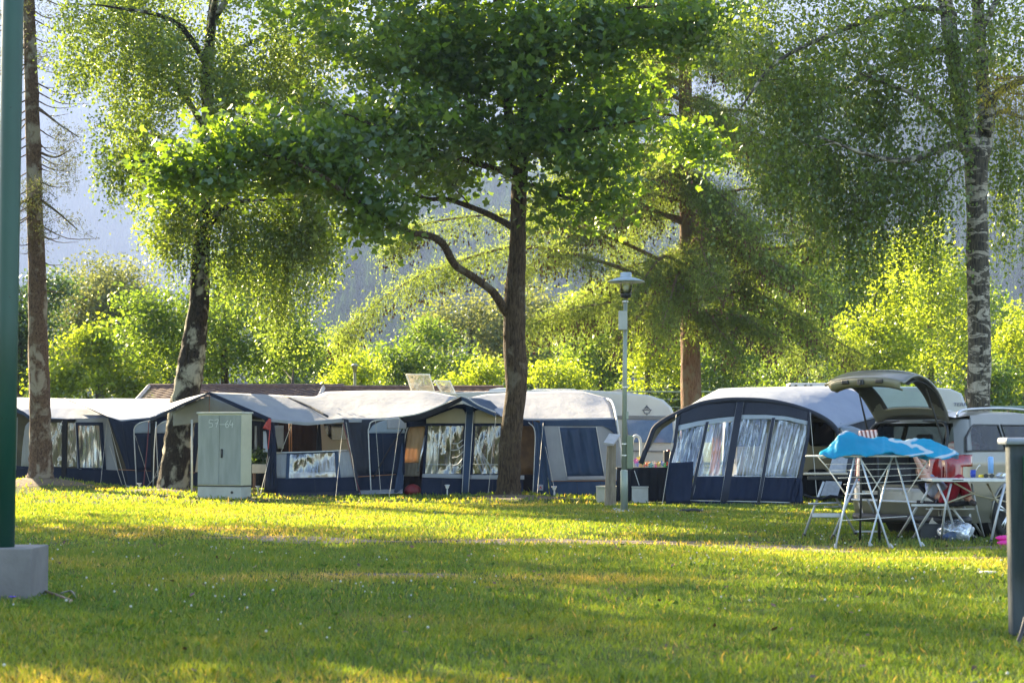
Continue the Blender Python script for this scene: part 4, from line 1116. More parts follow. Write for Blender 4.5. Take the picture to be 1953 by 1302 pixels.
sheet('rear_curtain', [[(525, 800, Y2 + 2.3), (608, 800, Y2 + 2.3)], [(525, 900, Y2 + 2.3), (608, 900, Y2 + 2.3)]], brownc, a, .05, 6)
sheet('rear_curtain', [[(470, 800, Y2 + 2.2), (532, 800, Y2 + 2.2)], [(470, 930, Y2 + 2.2), (532, 930, Y2 + 2.2)]], dark, a, .05, 6)
sheet('inner_window', [[(522, 811, Y2 + 1.9), (541, 811, Y2 + 1.9)], [(530, 855, Y2 + 1.9), (541, 855, Y2 + 1.9)]], lgrey, a, .01)
strip('inner_pole', [(552, 806, Y2 + .6), (552, 862, Y2 + .6)], .03, mat('orange pole', (.35, .14, .06)), a)
strip('inner_pole', [(556, 806, Y2 + 1), (556, 862, Y2 + 1)], .03, MATS['orange pole'], a)
sheet('tied_curtain', [[(606, 806, Y2 + 1.8), (611, 806, Y2 + 1.8)], [(603, 860, Y2 + 1.8), (614, 860, Y2 + 1.8)]], slate, a, .02)
sheet('right_inner_wall', [[(672, 800, Y2 + .1), (672, 800, Y2 + 2.3)], [(690, 930, Y2 + .1), (672, 925, Y2 + 2.3)]], dark, a, 0)

# towels and planter in the third awning
def towel(x0, x1, y0, y1, Y, m, label):
    mb = MB(); loft(mb, [pc([(x0, y0, Y), (x1, y0, Y)]), pc([(x0, y1, Y), (x1, y1, Y)])], 8, 8, .02, 2)
    return top(mb.build('towel', m, None, smooth=True, solid=.01), label, 'towel', 'towels hanging in the porch')
towel(486, 490, 812, 857, Y2 + .2, lgrey, 'narrow white towel hanging nearest the cabinet')
towel(502, 511, 822, 862, Y2 - .2, cloth('pale blue towel', (.5, .58, .75)), 'pale blue towel hanging beside the porch curtain')
t_ = thing('planter', 'white planter box with dark green plants beside the cabinet', 'planter', W(498, 905, Y2 - .1))
mb = MB(); mb.box(W(498, 893, Y2 - .1), (.36, .3, .2)); mb.build('box', mat('off white planter', (.55, .5, .45), ns=6), t_, bevel=.01)
c = W(498, 872, Y2 - .1)
Tn = 500; P_ = c + rng.normal(0, 1, (Tn, 3)) * [.13, .1, .08]
d1 = rng.normal(0, .03, (Tn, 3)); d2 = rng.normal(0, .018, (Tn, 3))
np_mesh('plants', np.stack([P_ - d1, P_ + d2, P_ + d1, P_ - d2], 1), 4, L_dark, t_, rng.random(Tn))
mb = MB()
for sx in (-.15, .15):
    for sy in (-.12, .12): mb.tube([W(498, 893, Y2 - .1) + [sx, sy, -.1], [W(498, 893, Y2 - .1)[0] + sx, Y2 - .1 + sy, 0]], .015, 6)
mb.build('stand', MATS['brown pole'], t_)

# ---- caravans
def caravan(name, label, prof, Y, depth, m, stripe=None):
    """prof: outline in pixels of the long side nearest the camera"""
    P = np.array(pc([(x, y, Y) for x, y in prof]))
    c = thing(name, label, 'caravan', (P[:, 0].mean(), Y + depth / 2, 0), 0, 'white caravans behind the awnings')
    mb = MB(); r = .06
    ctr = P.mean(0)
    rings = [(r, -0.02), (0, r)]
    L_ = []
    for ins, y_ in ((.07, 0), (.02, .03), (0, .09), (0, depth - .09), (.02, depth - .03), (.07, depth)):
        Q = P + (ctr - P) / np.linalg.norm(ctr - P, axis=1)[:, None] * ins; Q = Q + [0, y_, 0]; L_.append(Q)
    k = len(P); V = np.concatenate(L_); F = []
    for i in range(5):
        for j in range(k): F.append((i * k + j, i * k + (j + 1) % k, (i + 1) * k + (j + 1) % k, (i + 1) * k + j))
    F.append(tuple(range(k))); F.append(tuple(5 * k + j for j in range(k)))
    mb.add(V, F)
    o = mb.build('body', m, c, smooth=False)
    return c
def wheel_part(c, x, y, r, w, rz=0, parent=None, rimm=None):
    mb = MB(); mb.lathe((0, 0, 0), [(r * .6, -w / 2), (r * .93, -w / 2), (r, -w * .35), (r, w * .35), (r * .93, w / 2), (r * .6, w / 2), (r * .6, -w / 2)], 28, axis='y')
    return mb

Yc = 41.3
cv = caravan('caravan', 'white caravan with grey band and round nosed end between the two right awnings', [(860, 748), (1000, 744), (1115, 743), (1185, 747), (1240, 753), (1266, 762), (1281, 776), (1290, 797), (1294, 830), (1291, 880), (1283, 912), (870, 915), (858, 880)], Yc, 2.1, carav)
sheet('grey_band', [[(1170, 792, Yc - .03), (1287, 793, Yc - .03)], [(1170, 799, Yc - .03), (1290, 800, Yc - .03)]], mat('grey trim', (.2, .2, .21), ns=3), cv, 0)
mb = MB(); loft(mb, [pc([(1195, 800, Yc - .05), (1282, 801, Yc - .05)]), pc([(1200, 843, Yc - .05), (1285, 844, Yc - .05)])], 6, 5, 0)
mb.build('window', mat('blue tinted window', (.10, .17, .32), (.16, .24, .4), rough=.12, ns=4, coat=.5), cv, solid=.03)
mb = MB(); loft(mb, [pc([(1200, 858, Yc - .03), (1288, 859, Yc - .03)]), pc([(1200, 861, Yc - .03), (1288, 862, Yc - .03)])], 3, 2, 0); mb.build('side_rail', MATS['grey trim'], cv, solid=.02)
h = MB(); h.poly(pc([(1167, 749, Yc + .5), (1220, 761, Yc + .5), (1222, 757, Yc + 1), (1180, 745, Yc + 1)]), .05, (0, 0, 1)); h.build('roof_hatch', mat('hatch beige', (.4, .34, .25), ns=6), cv)
h = MB(); h.poly(pc([(926, 752, Yc + .4), (935, 742, Yc + .6), (952, 739, Yc + .8), (985, 740, Yc + .8), (990, 752, Yc + .4)]), .5, (0, 1, 0)); h.build('roof_vent', carav, cv)
h = MB(); h.poly(pc([(1010, 745, Yc + .4), (1020, 741, Yc + .6), (1095, 741, Yc + .6), (1110, 746, Yc + .4)]), .5, (0, 1, 0)); h.build('roof_vent', carav, cv)
e = MB()   # small ship badge on the end of the side
for pts in ([(1227, 782), (1230, 788), (1238, 788), (1241, 782)], [(1225, 782), (1243, 781)], [(1234, 781), (1234, 772)], [(1234, 773), (1229, 780)], [(1235, 775), (1239, 780)], [(1234, 788), (1234, 792)]):
    e.tube(pc([(x, y, Yc - .02) for x, y in pts]), .011, 5)
e.build('ship_badge', mat('badge grey', (.12, .13, .17)), cv)

Yd = 41.0
cv = caravan('caravan', 'caravan with two raised clear roof hatches behind the open porch awning', [(600, 756), (640, 746), (700, 744), (820, 744), (870, 750), (884, 770), (888, 820), (884, 900), (560, 900), (556, 830), (570, 775)], Yd, 2.1, caravb)
mb = MB(); mb.poly(pc([(617, 808, Yd - .03), (662, 808, Yd - .03), (662, 838, Yd - .03), (632, 838, Yd - .03), (624, 830, Yd - .03)]), .03, (0, 1, 0)); mb.build('window', cwin, cv)
for q in ([(775, 714), (819, 714), (829, 747), (786, 748)], [(829, 726), (858, 727), (871, 755), (848, 756)]):
    P = pc([(q[0][0], q[0][1], Yd + .7), (q[1][0], q[1][1], Yd + .7), (q[2][0], q[2][1], Yd + .9), (q[3][0], q[3][1], Yd + .9)])
    hb = MB()
    hb.tube(P + [P[0]], .022, 6)
    ho = hb.build('roof_hatch', mat('hatch rim white', (.75, .75, .72), ns=4), cv, smooth=True)
    hb = MB(); loft(hb, [P[:2], [P[3], P[2]]], 6, 6, .02, 1); hb.build('hatch_pane', vinyl('scuffed hatch acrylic', (.9, .95, .93), .6, .5, 9, (1, 1, 1)), ho, smooth=True)

# ---- centre awning
Y3 = 38.1
a = thing('awning_tent', 'blue and cream awning with pointed porch and two front windows behind the maple trunk', 'awning', (XY(960, Y3), Y3 + 1.4, 0), 0, 'awning tents along the pitch')
sheet('porch_roof', [[(800, 790, Y3 + .3), (850, 768, Y3 + .3), (884, 757, Y3 + .3)], [(761, 797, Y3 - 1.1), (800, 790, Y3 - 1.1), (842, 774, Y3 - 1.1), (880, 756, Y3 - 1.1)]], roofw, a, .02, 2)
sheet('porch_roof', [[(881, 757, Y3 - 1.1), (912, 758, Y3 + .4), (935, 764, Y3 + .8)], [(915, 775, Y3 - 1.1), (940, 778, Y3 + .2), (956, 784, Y3 + .4)], [(944, 788, Y3 - 1.1), (960, 795, Y3), (975, 799, Y3)]], blue, a, .02, 2)
sheet('roof', [[(880, 762, Y3 + .2), (925, 752, Y3 + 2), (1000, 748, Y3 + 2.6), (1060, 746, Y3 + 2.6), (1110, 746, Y3 + 2.6), (1158, 759, Y3 + 2.6)],
               [(930, 785, Y3 - .4), (965, 775, Y3 + 1), (1010, 776, Y3 + 1.2), (1050, 775, Y3 + 1.2), (1100, 775, Y3 + 1.2), (1166, 772, Y3 + 1.8)],
               [(945, 790, Y3 - .6), (975, 800, Y3), (1020, 801, Y3), (1045, 801, Y3 - .02), (1110, 800, Y3), (1172, 799, Y3 + .1)]], roofw, a, .05, 2.5, 34, 9)
strip('roof_edge', [(1158, 760, Y3 + 2.5), (1168, 768, Y3 + 1.8), (1176, 800, Y3 + .1), (1184, 860, Y3), (1194, 930, Y3)], .05, palem, a)
sheet('porch_trim', [[(761, 796, Y3 - 1.12), (800, 789, Y3 - 1.12), (842, 773, Y3 - 1.12), (880, 756, Y3 - 1.12)], [(772, 806, Y3 - 1.1), (805, 799, Y3 - 1.1), (845, 783, Y3 - 1.1), (882, 763, Y3 - 1.1)]], dark, a, 0, solid=.04)
sheet('porch_trim', [[(880, 757, Y3 - 1.13), (912, 774, Y3 - 1.13), (946, 788, Y3 - 1.1)], [(880, 762, Y3 - 1.13), (912, 780, Y3 - 1.13), (944, 794, Y3 - 1.1)]], blue, a, 0, solid=.04)
strip('edge_piping', [(761, 795, Y3 - 1.15), (800, 788, Y3 - 1.15), (842, 772, Y3 - 1.15), (880, 755, Y3 - 1.15), (912, 772, Y3 - 1.15), (946, 786, Y3 - 1.12)], .03, palem, a)
sheet('front_band', [[(772, 806, Y3 - .05), (812, 796, Y3 - .05), (880, 768, Y3 - .05), (945, 792, Y3 - .05), (1015, 802, Y3 - .05)], [(772, 815, Y3 - .05), (812, 812, Y3 - .05), (880, 812, Y3 - .05), (945, 812, Y3 - .05), (1015, 812, Y3 - .05)]], navy, a, .01)
def scallop(x0, x1, yl, yr, yb, Y):
    t = np.linspace(0, 1, 14)
    return [[(x0 + (x1 - x0) * q, yb - (yb - (yl + (yr - yl) * q)) * (1 - abs(2 * q - 1) ** 5) ** .5, Y) for q in t], [(x0 + (x1 - x0) * q, yb, Y) for q in t]]
sheet('gable_panel', [[(813, 799, Y3 - .09), (840, 788, Y3 - .09), (868, 778, Y3 - .09), (884, 780, Y3 - .09), (889, 793, Y3 - .09)], [(813, 807, Y3 - .09), (840, 807, Y3 - .09), (868, 807, Y3 - .09), (884, 807, Y3 - .09), (889, 807, Y3 - .09)]], cream, a, .005)
sheet('gable_panel', [[(903, 793, Y3 - .09), (906, 783, Y3 - .09), (915, 781, Y3 - .09), (945, 792, Y3 - .09), (990, 804, Y3 - .09)], [(903, 807, Y3 - .09), (906, 807, Y3 - .09), (915, 807, Y3 - .09), (945, 807, Y3 - .09), (990, 807, Y3 - .09)]], cream, a, .005)
sheet('centre_post', [[(889, 775, Y3 - .12), (903, 775, Y3 - .12)], [(882, 943, Y3 - .14), (893, 943, Y3 - .14)]], blue, a, 0, solid=.04)
strip('post_piping', [(889, 785, Y3 - .15), (881, 943, Y3 - .17)], .02, palem, a); strip('post_piping', [(903, 785, Y3 - .15), (893, 943, Y3 - .17)], .02, palem, a)
for (q, qq) in (([(812, 807), (889, 807), (883, 905), (806, 905)], [(817, 812), (885, 812), (879, 903), (811, 903)]),
                ([(903, 807), (990, 807), (985, 905), (896, 905)], [(907, 812), (986, 812), (981, 903), (901, 903)])):
    ring4('window_frame', [(x, y, Y3) for x, y in q], [(x, y, Y3) for x, y in qq], navy, a, .1)
    w_ = pane('window', [(x, y, Y3) for x, y in qq], vin, a, .08, .03, 5, 24, 16)
    for f in (.33, .66):
        strip('window_bar', [(qq[0][0] * (1 - f) + qq[1][0] * f, 812, Y3 - .05), (qq[3][0] * (1 - f) + qq[2][0] * f, 903, Y3 - .05)], .014, palem, a)
    strip('window_bar', [(qq[3][0] + 1, 885, Y3 - .05), (qq[2][0], 886, Y3 - .05)], .016, palem, a)
# loose folds of clear sheet and drawn curtain inside the windows
sheet('drawn_curtain', [[(814, 812, Y3 + .1), (820, 812, Y3 + .1)], [(812, 860, Y3 + .1), (836, 860, Y3 + .1)], [(808, 905, Y3 + .1), (830, 905, Y3 + .1)]], cream, a, .04, 3)
for x0, y0, x1, y1 in ((906, 840, 928, 903), (908, 845, 936, 903), (910, 852, 944, 900), (905, 870, 922, 903)):
    sheet('hanging_cord', [[(x0, y0, Y3 + .15), (x0 + 2, y0, Y3 + .15)], [(x1 - 4, y1, Y3 + .15), (x1, y1, Y3 + .15)]], pw, a, .01)
for x0, y0, x1, y1 in ((862, 845, 883, 838), (860, 858, 884, 848), (862, 873, 884, 860), (864, 888, 884, 872), (868, 898, 884, 884)):
    strip('plastic_crease', [(x0, y0, Y3 - .1), ((x0 + x1) / 2, (y0 + y1) / 2 + 4, Y3 - .13), (x1, y1, Y3 - .1)], .02, palem, a, 4)
sheet('sill_band', [[(806, 903, Y3 - .12), (883, 904, Y3 - .12)], [(805, 910, Y3 - .12), (882, 912, Y3 - .12)]], lgrey, a, .005)
sheet('sill_band', [[(896, 905, Y3 - .12), (1000, 906, Y3 - .12)], [(895, 913, Y3 - .12), (1000, 914, Y3 - .12)]], lgrey, a, .005)
sheet('skirt', [[(805, 909, Y3 - .1), (882, 911, Y3 - .1)], [(802, 944, Y3 - .16), (880, 944, Y3 - .16)]], navy, a, .03, 3)
sheet('skirt', [[(894, 912, Y3 - .1), (998, 913, Y3 - .1)], [(892, 944, Y3 - .16), (998, 945, Y3 - .16)]], navy, a, .03, 3)
strip('hem', [(802, 943, Y3 - .2), (1000, 945, Y3 - .2)], .02, palem, a)
sheet('mud_flap', [[(802, 942, Y3 - .2), (1000, 944, Y3 - .2)], [(802, 948, Y3 - .45), (1000, 949, Y3 - .45)]], navy, a, .02)
sheet('side_curtain', [[(778, 816, Y3 + .15), (788, 808, Y3 + .15), (803, 806, Y3 + .15), (812, 805, Y3 + .15)], [(771, 882, Y3 + .15), (780, 882, Y3 + .15), (792, 882, Y3 + .15), (802, 882, Y3 + .15)]], tan, a, .02)
sheet('side_curtain_foot', [[(771, 882, Y3 + .16), (802, 882, Y3 + .16)], [(770, 908, Y3 + .16), (800, 908, Y3 + .16)]], cloth('grey brown fabric', (.2, .17, .13)), a, .02)
strip('side_piping', [(768, 945, Y3), (770, 880, Y3), (772, 835, Y3), (780, 812, Y3), (795, 803, Y3), (812, 797, Y3)], .03, palem, a)
sheet('side_arch', [[(766, 806, Y3 + .05), (800, 798, Y3 + .05), (814, 796, Y3 + .05)], [(770, 840, Y3 + .05), (782, 812, Y3 + .05), (814, 806, Y3 + .05)]], dark, a, 0)
sheet('leg_flap', [[(770, 822, Y3 - .05), (772, 826, Y3 - .05)], [(762, 880, Y3 - .3), (770, 880, Y3 - .1)], [(752, 938, Y3 - .5), (769, 944, Y3 - .1)]], blue, a, .02)
strip('leg_pole', [(811, 830, Y3 - .1), (797, 898, Y3 - .2)], .04, alu, a)
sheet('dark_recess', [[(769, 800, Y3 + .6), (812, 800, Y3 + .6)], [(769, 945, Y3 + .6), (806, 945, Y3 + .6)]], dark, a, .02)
sheet('door_jamb', [[(1016, 802, Y3 - .03), (1036, 808, Y3 - .05)], [(1021, 830, Y3 - .05), (1040, 840, Y3 - .05)], [(1017, 945, Y3 - .08), (1047, 946, Y3 - .1)]], blue, a, .02)
strip('jamb_piping', [(1008, 805, Y3 - .08), (1020, 822, Y3 - .08), (1019, 880, Y3 - .1), (1016, 945, Y3 - .12)], .02, palem, a)
sheet('brand_patch', [[(1025, 923, Y3 - .13), (1036, 924, Y3 - .13)], [(1025, 935, Y3 - .14), (1036, 935, Y3 - .14)]], roofw, a, 0)
mb = MB(); mb.poly(pc([(1028, 932, Y3 - .16), (1031, 926, Y3 - .16), (1034, 932, Y3 - .16), (1031, 930, Y3 - .16)]), .004, (0, -1, 0)); mb.build('patch_mark', mat('mark red', (.4, .03, .03)), a)
sheet('side_band', [[(1032, 801, Y3), (1100, 800, Y3), (1173, 799, Y3 + .1)], [(1036, 812, Y3), (1100, 812, Y3), (1175, 812, Y3 + .1)]], blue, a, .005)
ring4('side_panel', [(1036, 811, Y3), (1176, 811, Y3 + .1), (1188, 916, Y3 + .1), (1048, 917, Y3)], [(1066, 815, Y3), (1137, 815, Y3 + .06), (1152, 907, Y3 + .06), (1080, 908, Y3)], lgrey, a)
sheet('side_corner', [[(1148, 811, Y3 + .04), (1178, 811, Y3 + .06)], [(1176, 826, Y3 + .05), (1181, 850, Y3 + .05)]], blue, a, 0)
sheet('side_blind', [[(1066, 815, Y3 + .02), (1137, 815, Y3 + .08)], [(1080, 908, Y3 + .02), (1152, 907, Y3 + .08)]], blue, a, .06, 3, 24, 14)
strip('blind_piping', [(1066, 813, Y3 - .03), (1073, 860, Y3 - .03), (1081, 908, Y3 - .03)], .02, palem, a)
strip('blind_piping', [(1137, 813, Y3 + .03), (1145, 860, Y3 + .03), (1153, 907, Y3 + .03)], .02, palem, a)
sheet('blind_sill', [[(1080, 908, Y3 - .03), (1154, 907, Y3 + .03)], [(1081, 915, Y3 - .03), (1156, 914, Y3 + .03)]], roofw, a, 0)
strip('rust_piping', [(1048, 917, Y3 - .03), (1188, 916, Y3 + .07)], .016, MATS['rust piping'], a)
sheet('side_skirt', [[(1048, 917, Y3), (1188, 916, Y3 + .1)], [(1051, 945, Y3 - .05), (1192, 944, Y3 + .05)]], blue, a, .03, 5, 26)
sheet('front_leg', [[(1029, 801, Y3 - .06), (1036, 801, Y3 - .06)], [(1040, 870, Y3 - .1), (1046, 870, Y3 - .1)], [(1050, 946, Y3 - .12), (1054, 946, Y3 - .12)]], blue, a, 0, solid=.05)
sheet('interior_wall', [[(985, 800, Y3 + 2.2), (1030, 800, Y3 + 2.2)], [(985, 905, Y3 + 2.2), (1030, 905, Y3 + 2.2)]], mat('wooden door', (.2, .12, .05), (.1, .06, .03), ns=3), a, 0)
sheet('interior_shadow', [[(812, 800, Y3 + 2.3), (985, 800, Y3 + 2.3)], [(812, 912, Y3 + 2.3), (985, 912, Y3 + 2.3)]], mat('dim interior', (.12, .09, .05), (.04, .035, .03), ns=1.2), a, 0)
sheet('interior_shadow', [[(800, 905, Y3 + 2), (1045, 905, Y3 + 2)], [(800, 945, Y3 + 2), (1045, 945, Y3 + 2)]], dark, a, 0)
guy(a, (1040, 850, Y3 - .1), (1060, 944, Y3 - .9))
t_ = MB(); t_.lathe(W(787, 938, Y3 - .1) - [0, 0, .06], [(0.02, 0), (.16, .01), (.2, .08), (.17, .16), (.1, .22), (.02, .24)], 14)
o = top(t_.build('bag', mat('dark red bag', (.22, .02, .025), (.1, .01, .015), ns=5, bs=7, bstr=.8, bdist=.05), None, smooth=True), 'dark red bag lying in the shaded foot of the centre awning', 'bag')

# ---- arched awning on the right
Y4 = 33.0
a = thing('awning_tent', 'arched slate awning with wide creased clear windows right of the lamp post', 'awning', (XY(1420, Y4), Y4 + 1.3, 0), 0, 'awning tents along the pitch')
arch = [(1222, 884), (1240, 836), (1252, 812), (1290, 789), (1335, 770), (1380, 763), (1415, 762), (1460, 764), (1500, 771), (1543, 784), (1575, 800), (1594, 818), (1606, 845)]
YA = Y4 + .25
top_ = [(1300, 790), (1318, 772), (1340, 758), (1372, 741), (1420, 739), (1500, 738), (1560, 738), (1612, 738), (1650, 750), (1680, 768), (1704, 788)]
mid_ = [(1262, 806), (1290, 788), (1325, 770), (1368, 755), (1418, 751), (1480, 752), (1530, 757), (1575, 766), (1615, 780), (1642, 793), (1655, 800)]
sheet('roof', [[(x, y, Y4 + 2.6) for x, y in top_], [(x, y, Y4 + 1.3) for x, y in mid_], [(x, y, YA) for x, y in arch[2:-1]]], roofc, a, .03, 2, 46, 10)
strip('arch_tube', [(x, y, YA - .05) for x, y in arch], .10, slate, a, 10)
strip('arch_piping', [(x, y - 3, YA - .03) for x, y in arch], .03, palem, a)
sheet('arch_lining', [[(x, y, YA - .02) for x, y in arch[:5]], [(1222, 884, YA + .4), (1250, 835, YA + .4), (1262, 818, YA + .4), (1294, 796, YA + .3), (1335, 775, YA + .2)]], lgrey, a, 0)
def lean(x, y):   # the front wall slopes outwards towards its foot
    return (x, y, Y4 + .2 - (y - 765) / 200 * .7)
def L(*pts): return [lean(*p_) for p_ in pts]
sheet('upper_panel', [L((1297, 790), (1335, 773), (1370, 767), (1405, 765)), L((1294, 811), (1330, 803), (1370, 797), (1403, 794))], slate, a, .01)
sheet('upper_panel', [L((1420, 765), (1460, 767), (1500, 774), (1545, 786)), L((1414, 791), (1460, 791), (1500, 794), (1542, 803))], slate, a, .01)
sheer = mat('frosted plastic', (.55, .6, .66), (.48, .53, .6), rough=.4, ns=3, transl=.4)
sheet('frosted_band', [L((1294, 811), (1330, 803), (1370, 797), (1403, 794)), L((1292, 822), (1330, 812), (1370, 806), (1402, 802))], sheer, a, 0)
sheet('frosted_band', [L((1414, 791), (1460, 791), (1500, 794), (1542, 803)), L((1413, 799), (1460, 798), (1500, 801), (1541, 811))], sheer, a, 0)
def win(q): return pane('window', L(*q), vin3, a, 0, .05, 5, 26, 18)
vin3 = vinyl('shiny creased plastic', clear=.8, milky=.24, bscale=1.8, bstretch=(3, 3, .5))
win([(1292, 822), (1345, 810), (1324, 906), (1276, 906)]); win([(1351, 808), (1402, 802), (1381, 908), (1328, 907)])
win([(1413, 799), (1470, 798), (1452, 908), (1393, 908)]); win([(1478, 799), (1541, 811), (1519, 910), (1458, 908)])
for q in ([(1346, 805), (1352, 804), (1320, 953), (1315, 953)], [(1472, 797), (1478, 797), (1450, 956), (1444, 956)]):
    sheet('window_post', [L(q[0], q[1]), L(q[3], q[2])], slate, a, 0, solid=.04)
    strip('post_piping', L(q[0], q[3]), .014, palem, a); strip('post_piping', L(q[1], q[2]), .014, palem, a)
sheet('centre_post', [L((1406, 764), (1419, 764)), L((1374, 955), (1388, 955))], slate, a, 0, solid=.05)
for dx in (0, 6, 13): strip('post_piping', L((1406 + dx, 764), (1374 + dx, 955)), .014, palem, a)
sheet('end_post', [L((1543, 783), (1548, 786)), L((1538, 830), (1543, 835)), L((1519, 925), (1527, 925))], slate, a, 0, solid=.05)
strip('end_piping', L((1544, 783), (1541, 820), (1534, 845), (1519, 910), (1511, 952)), .016, palem, a)
sheet('left_post', [L((1290, 796), (1296, 793)), L((1284, 850), (1290, 850)), L((1272, 892), (1278, 892))], slate, a, 0, solid=.05)
strip('left_piping', L((1291, 796), (1286, 850), (1275, 885)), .02, alu, a)
sheet('lower_panel', [L((1326, 908), (1381, 908)), L((1316, 953), (1374, 954))], navy, a, .04, 3)
sheet('lower_panel', [L((1392, 908), (1452, 908)), L((1386, 954), (1444, 955))], navy, a, .04, 3)
sheet('lower_panel', [L((1457, 909), (1519, 910)), L((1450, 955), (1509, 957))], navy, a, .04, 3)
for q in ([(1327, 908), (1381, 907)], [(1392, 908), (1452, 908)], [(1457, 909), (1519, 910)], [(1290, 955), (1316, 954)], [(1316, 954), (1374, 955)], [(1386, 955), (1444, 956)], [(1450, 956), (1509, 958)]):
    strip('hem', L(*q), .018, palem, a)
sheet('mud_skirt', [L((1285, 954), (1400, 956), (1520, 959)), L((1285, 960), (1400, 962), (1525, 966))], navy, a, .03, 6, 30)
sheet('door_panel', [[(1278, 882, Y4 - .45), (1322, 880, Y4 - .45)], [(1268, 920, Y4 - .5), (1321, 920, Y4 - .5)], [(1270, 960, Y4 - .6), (1316, 956, Y4 - .6)]], navy, a, .03, 2)
sheet('flap_bundle', [L((1519, 912), (1528, 914)), L((1512, 940), (1530, 945)), L((1505, 957), (1532, 962))], navy, a, .06, 2, solid=.06)
sheet('inner_roof', [[(1320, 790, Y4 + 1), (1590, 800, Y4 + 1)], [(1320, 800, Y4 + 2.3), (1590, 805, Y4 + 2.3)]], slate, a, 0)
# things seen through the clear plastic
sheet('inner_curtain', [[(1362, 806, Y4 + 1.6), (1378, 806, Y4 + 1.6)], [(1352, 912, Y4 + 1.6), (1372, 912, Y4 + 1.6)]], tan, a, .04, 2)
sheet('inner_curtain', [[(1300, 810, Y4 + 1.8), (1340, 806, Y4 + 1.8)], [(1296, 912, Y4 + 1.8), (1336, 912, Y4 + 1.8)]], blue, a, .06, 3)
sheet('inner_curtain', [[(1384, 804, Y4 + 1.7), (1398, 804, Y4 + 1.7)], [(1376, 912, Y4 + 1.7), (1394, 912, Y4 + 1.7)]], dark, a, .04, 2)
sheet('side_wall', [[(1602, 807, Y4 + .5), (1650, 797, Y4 + 1.5), (1704, 788, Y4 + 2.6)], [(1612, 850, Y4 + .5), (1655, 860, Y4 + 1.5), (1704, 870, Y4 + 2.6)], [(1620, 960, Y4 + .4), (1660, 955, Y4 + 1.5), (1706, 940, Y4 + 2.6)]], slate, a, .02)
sheet('corner_window', [[(1602, 812, Y4 + .45), (1625, 812, Y4 + .3), (1650, 822, Y4 + .1), (1668, 835, Y4)], [(1602, 850, Y4 + .45), (1625, 850, Y4 + .3), (1650, 850, Y4 + .1), (1672, 850, Y4)]], pw, a, .01)
guy(a, (1604, 818, Y4 + .2), (1625, 850, Y4 - .4), .01)

Ye = 35.7
cv = caravan('caravan', 'long beige sided caravan behind the arched awning, lettered end showing past the open tailgate', [(1420, 742), (1480, 737), (1600, 735), (1760, 737), (1815, 741), (1836, 750), (1846, 775), (1848, 830), (1840, 900), (1420, 915), (1400, 880), (1402, 780)], Ye, 2.1, carav)
sheet('beige_side', [[(1405, 800, Ye - .03), (1700, 800, Ye - .03)], [(1405, 905, Ye - .03), (1700, 905, Ye - .03)]], caravb, cv, 0)
def rrect(x0, y0, x1, y1, Y, r=7):
    out = []
    for (cx, cy_, a0) in ((x1 - r, y0 + r, -90), (x1 - r, y1 - r, 0), (x0 + r, y1 - r, 90), (x0 + r, y0 + r, 180)):
        for q in range(5): out.append((cx + r * cos(R(a0 + 22.5 * q)), cy_ + r * sin(R(a0 + 22.5 * q)), Y))
    return pc(out)
for x0, x1, y0 in ((1545, 1589, 790), (1395, 1450, 800)):
    mb = MB(); mb.poly(rrect(x0, y0, x1, 848, Ye - .08), .04, (0, 1, 0)); w_ = mb.build('window', cwin, cv)
    mb = MB(); mb.tube(rrect(x0 - 1, y0 - 1, x1 + 1, 849, Ye - .09), .02, 5); mb.build('window_rim', dark, w_)
mb = MB(); mb.poly(rrect(1538, 894, 1580, 940, Ye - .06, 12), .04, (0, 1, 0)); mb.build('wheel_arch', dark, cv)
sheet('floor_skirt', [[(1400, 905, Ye - .04), (1700, 905, Ye - .04)], [(1400, 945, Ye - .02), (1700, 945, Ye - .02)]], dark, cv, 0)
h = MB(); h.box(W(1545, 735, Ye + .8), (.95, .5, .10)); h.build('roof_vent', carav, cv, bevel=.02)
for x in (1500, 1512, 1530, 1541): 
    h = MB(); h.box(W(x + 6, 736, Ye + .53), (.05, .03, .05)); h.build('vent_slot', dark, cv)
h = MB(); h.box(W(1604, 731, Ye + .7), (.42, .4, .17)); h.build('roof_box', mat('lavender white', (.6, .6, .7)), cv, bevel=.02)
fc = bpy.data.curves.new('lettering', 'FONT'); fc.body = 'TERRA'; fc.size = .155; fc.extrude = .003; fc.shear = .1
fo = bpy.data.objects.new('lettering', fc); COL.objects.link(fo)
dgx = bpy.context.evaluated_depsgraph_get()
def text_part(body, size, px, py, Y, m, parent, name='lettering', rz=0, shear=0, off=None, xs=1.0):
    fc.body = body; fc.size = size; fc.shear = shear
    bpy.context.view_layer.update()
    me = bpy.data.meshes.new_from_object(fo.evaluated_get(bpy.context.evaluated_depsgraph_get()))
    me.materials.clear()
    M = Matrix.Translation(Vector(W(px, py, Y) - ORI[parent.name])) @ Matrix.Rotation(rz, 4, 'Z') @ Matrix.Rotation(pi / 2, 4, 'X') @ Matrix.Diagonal((xs, 1, 1, 1))
    me.transform(M)
    return finish(name, me, m, parent)
text_part('TERRA', .10, 1818, 774, Ye - .035, mat('letter blue grey', (.12, .13, .2)), cv, shear=.1, xs=1.25)

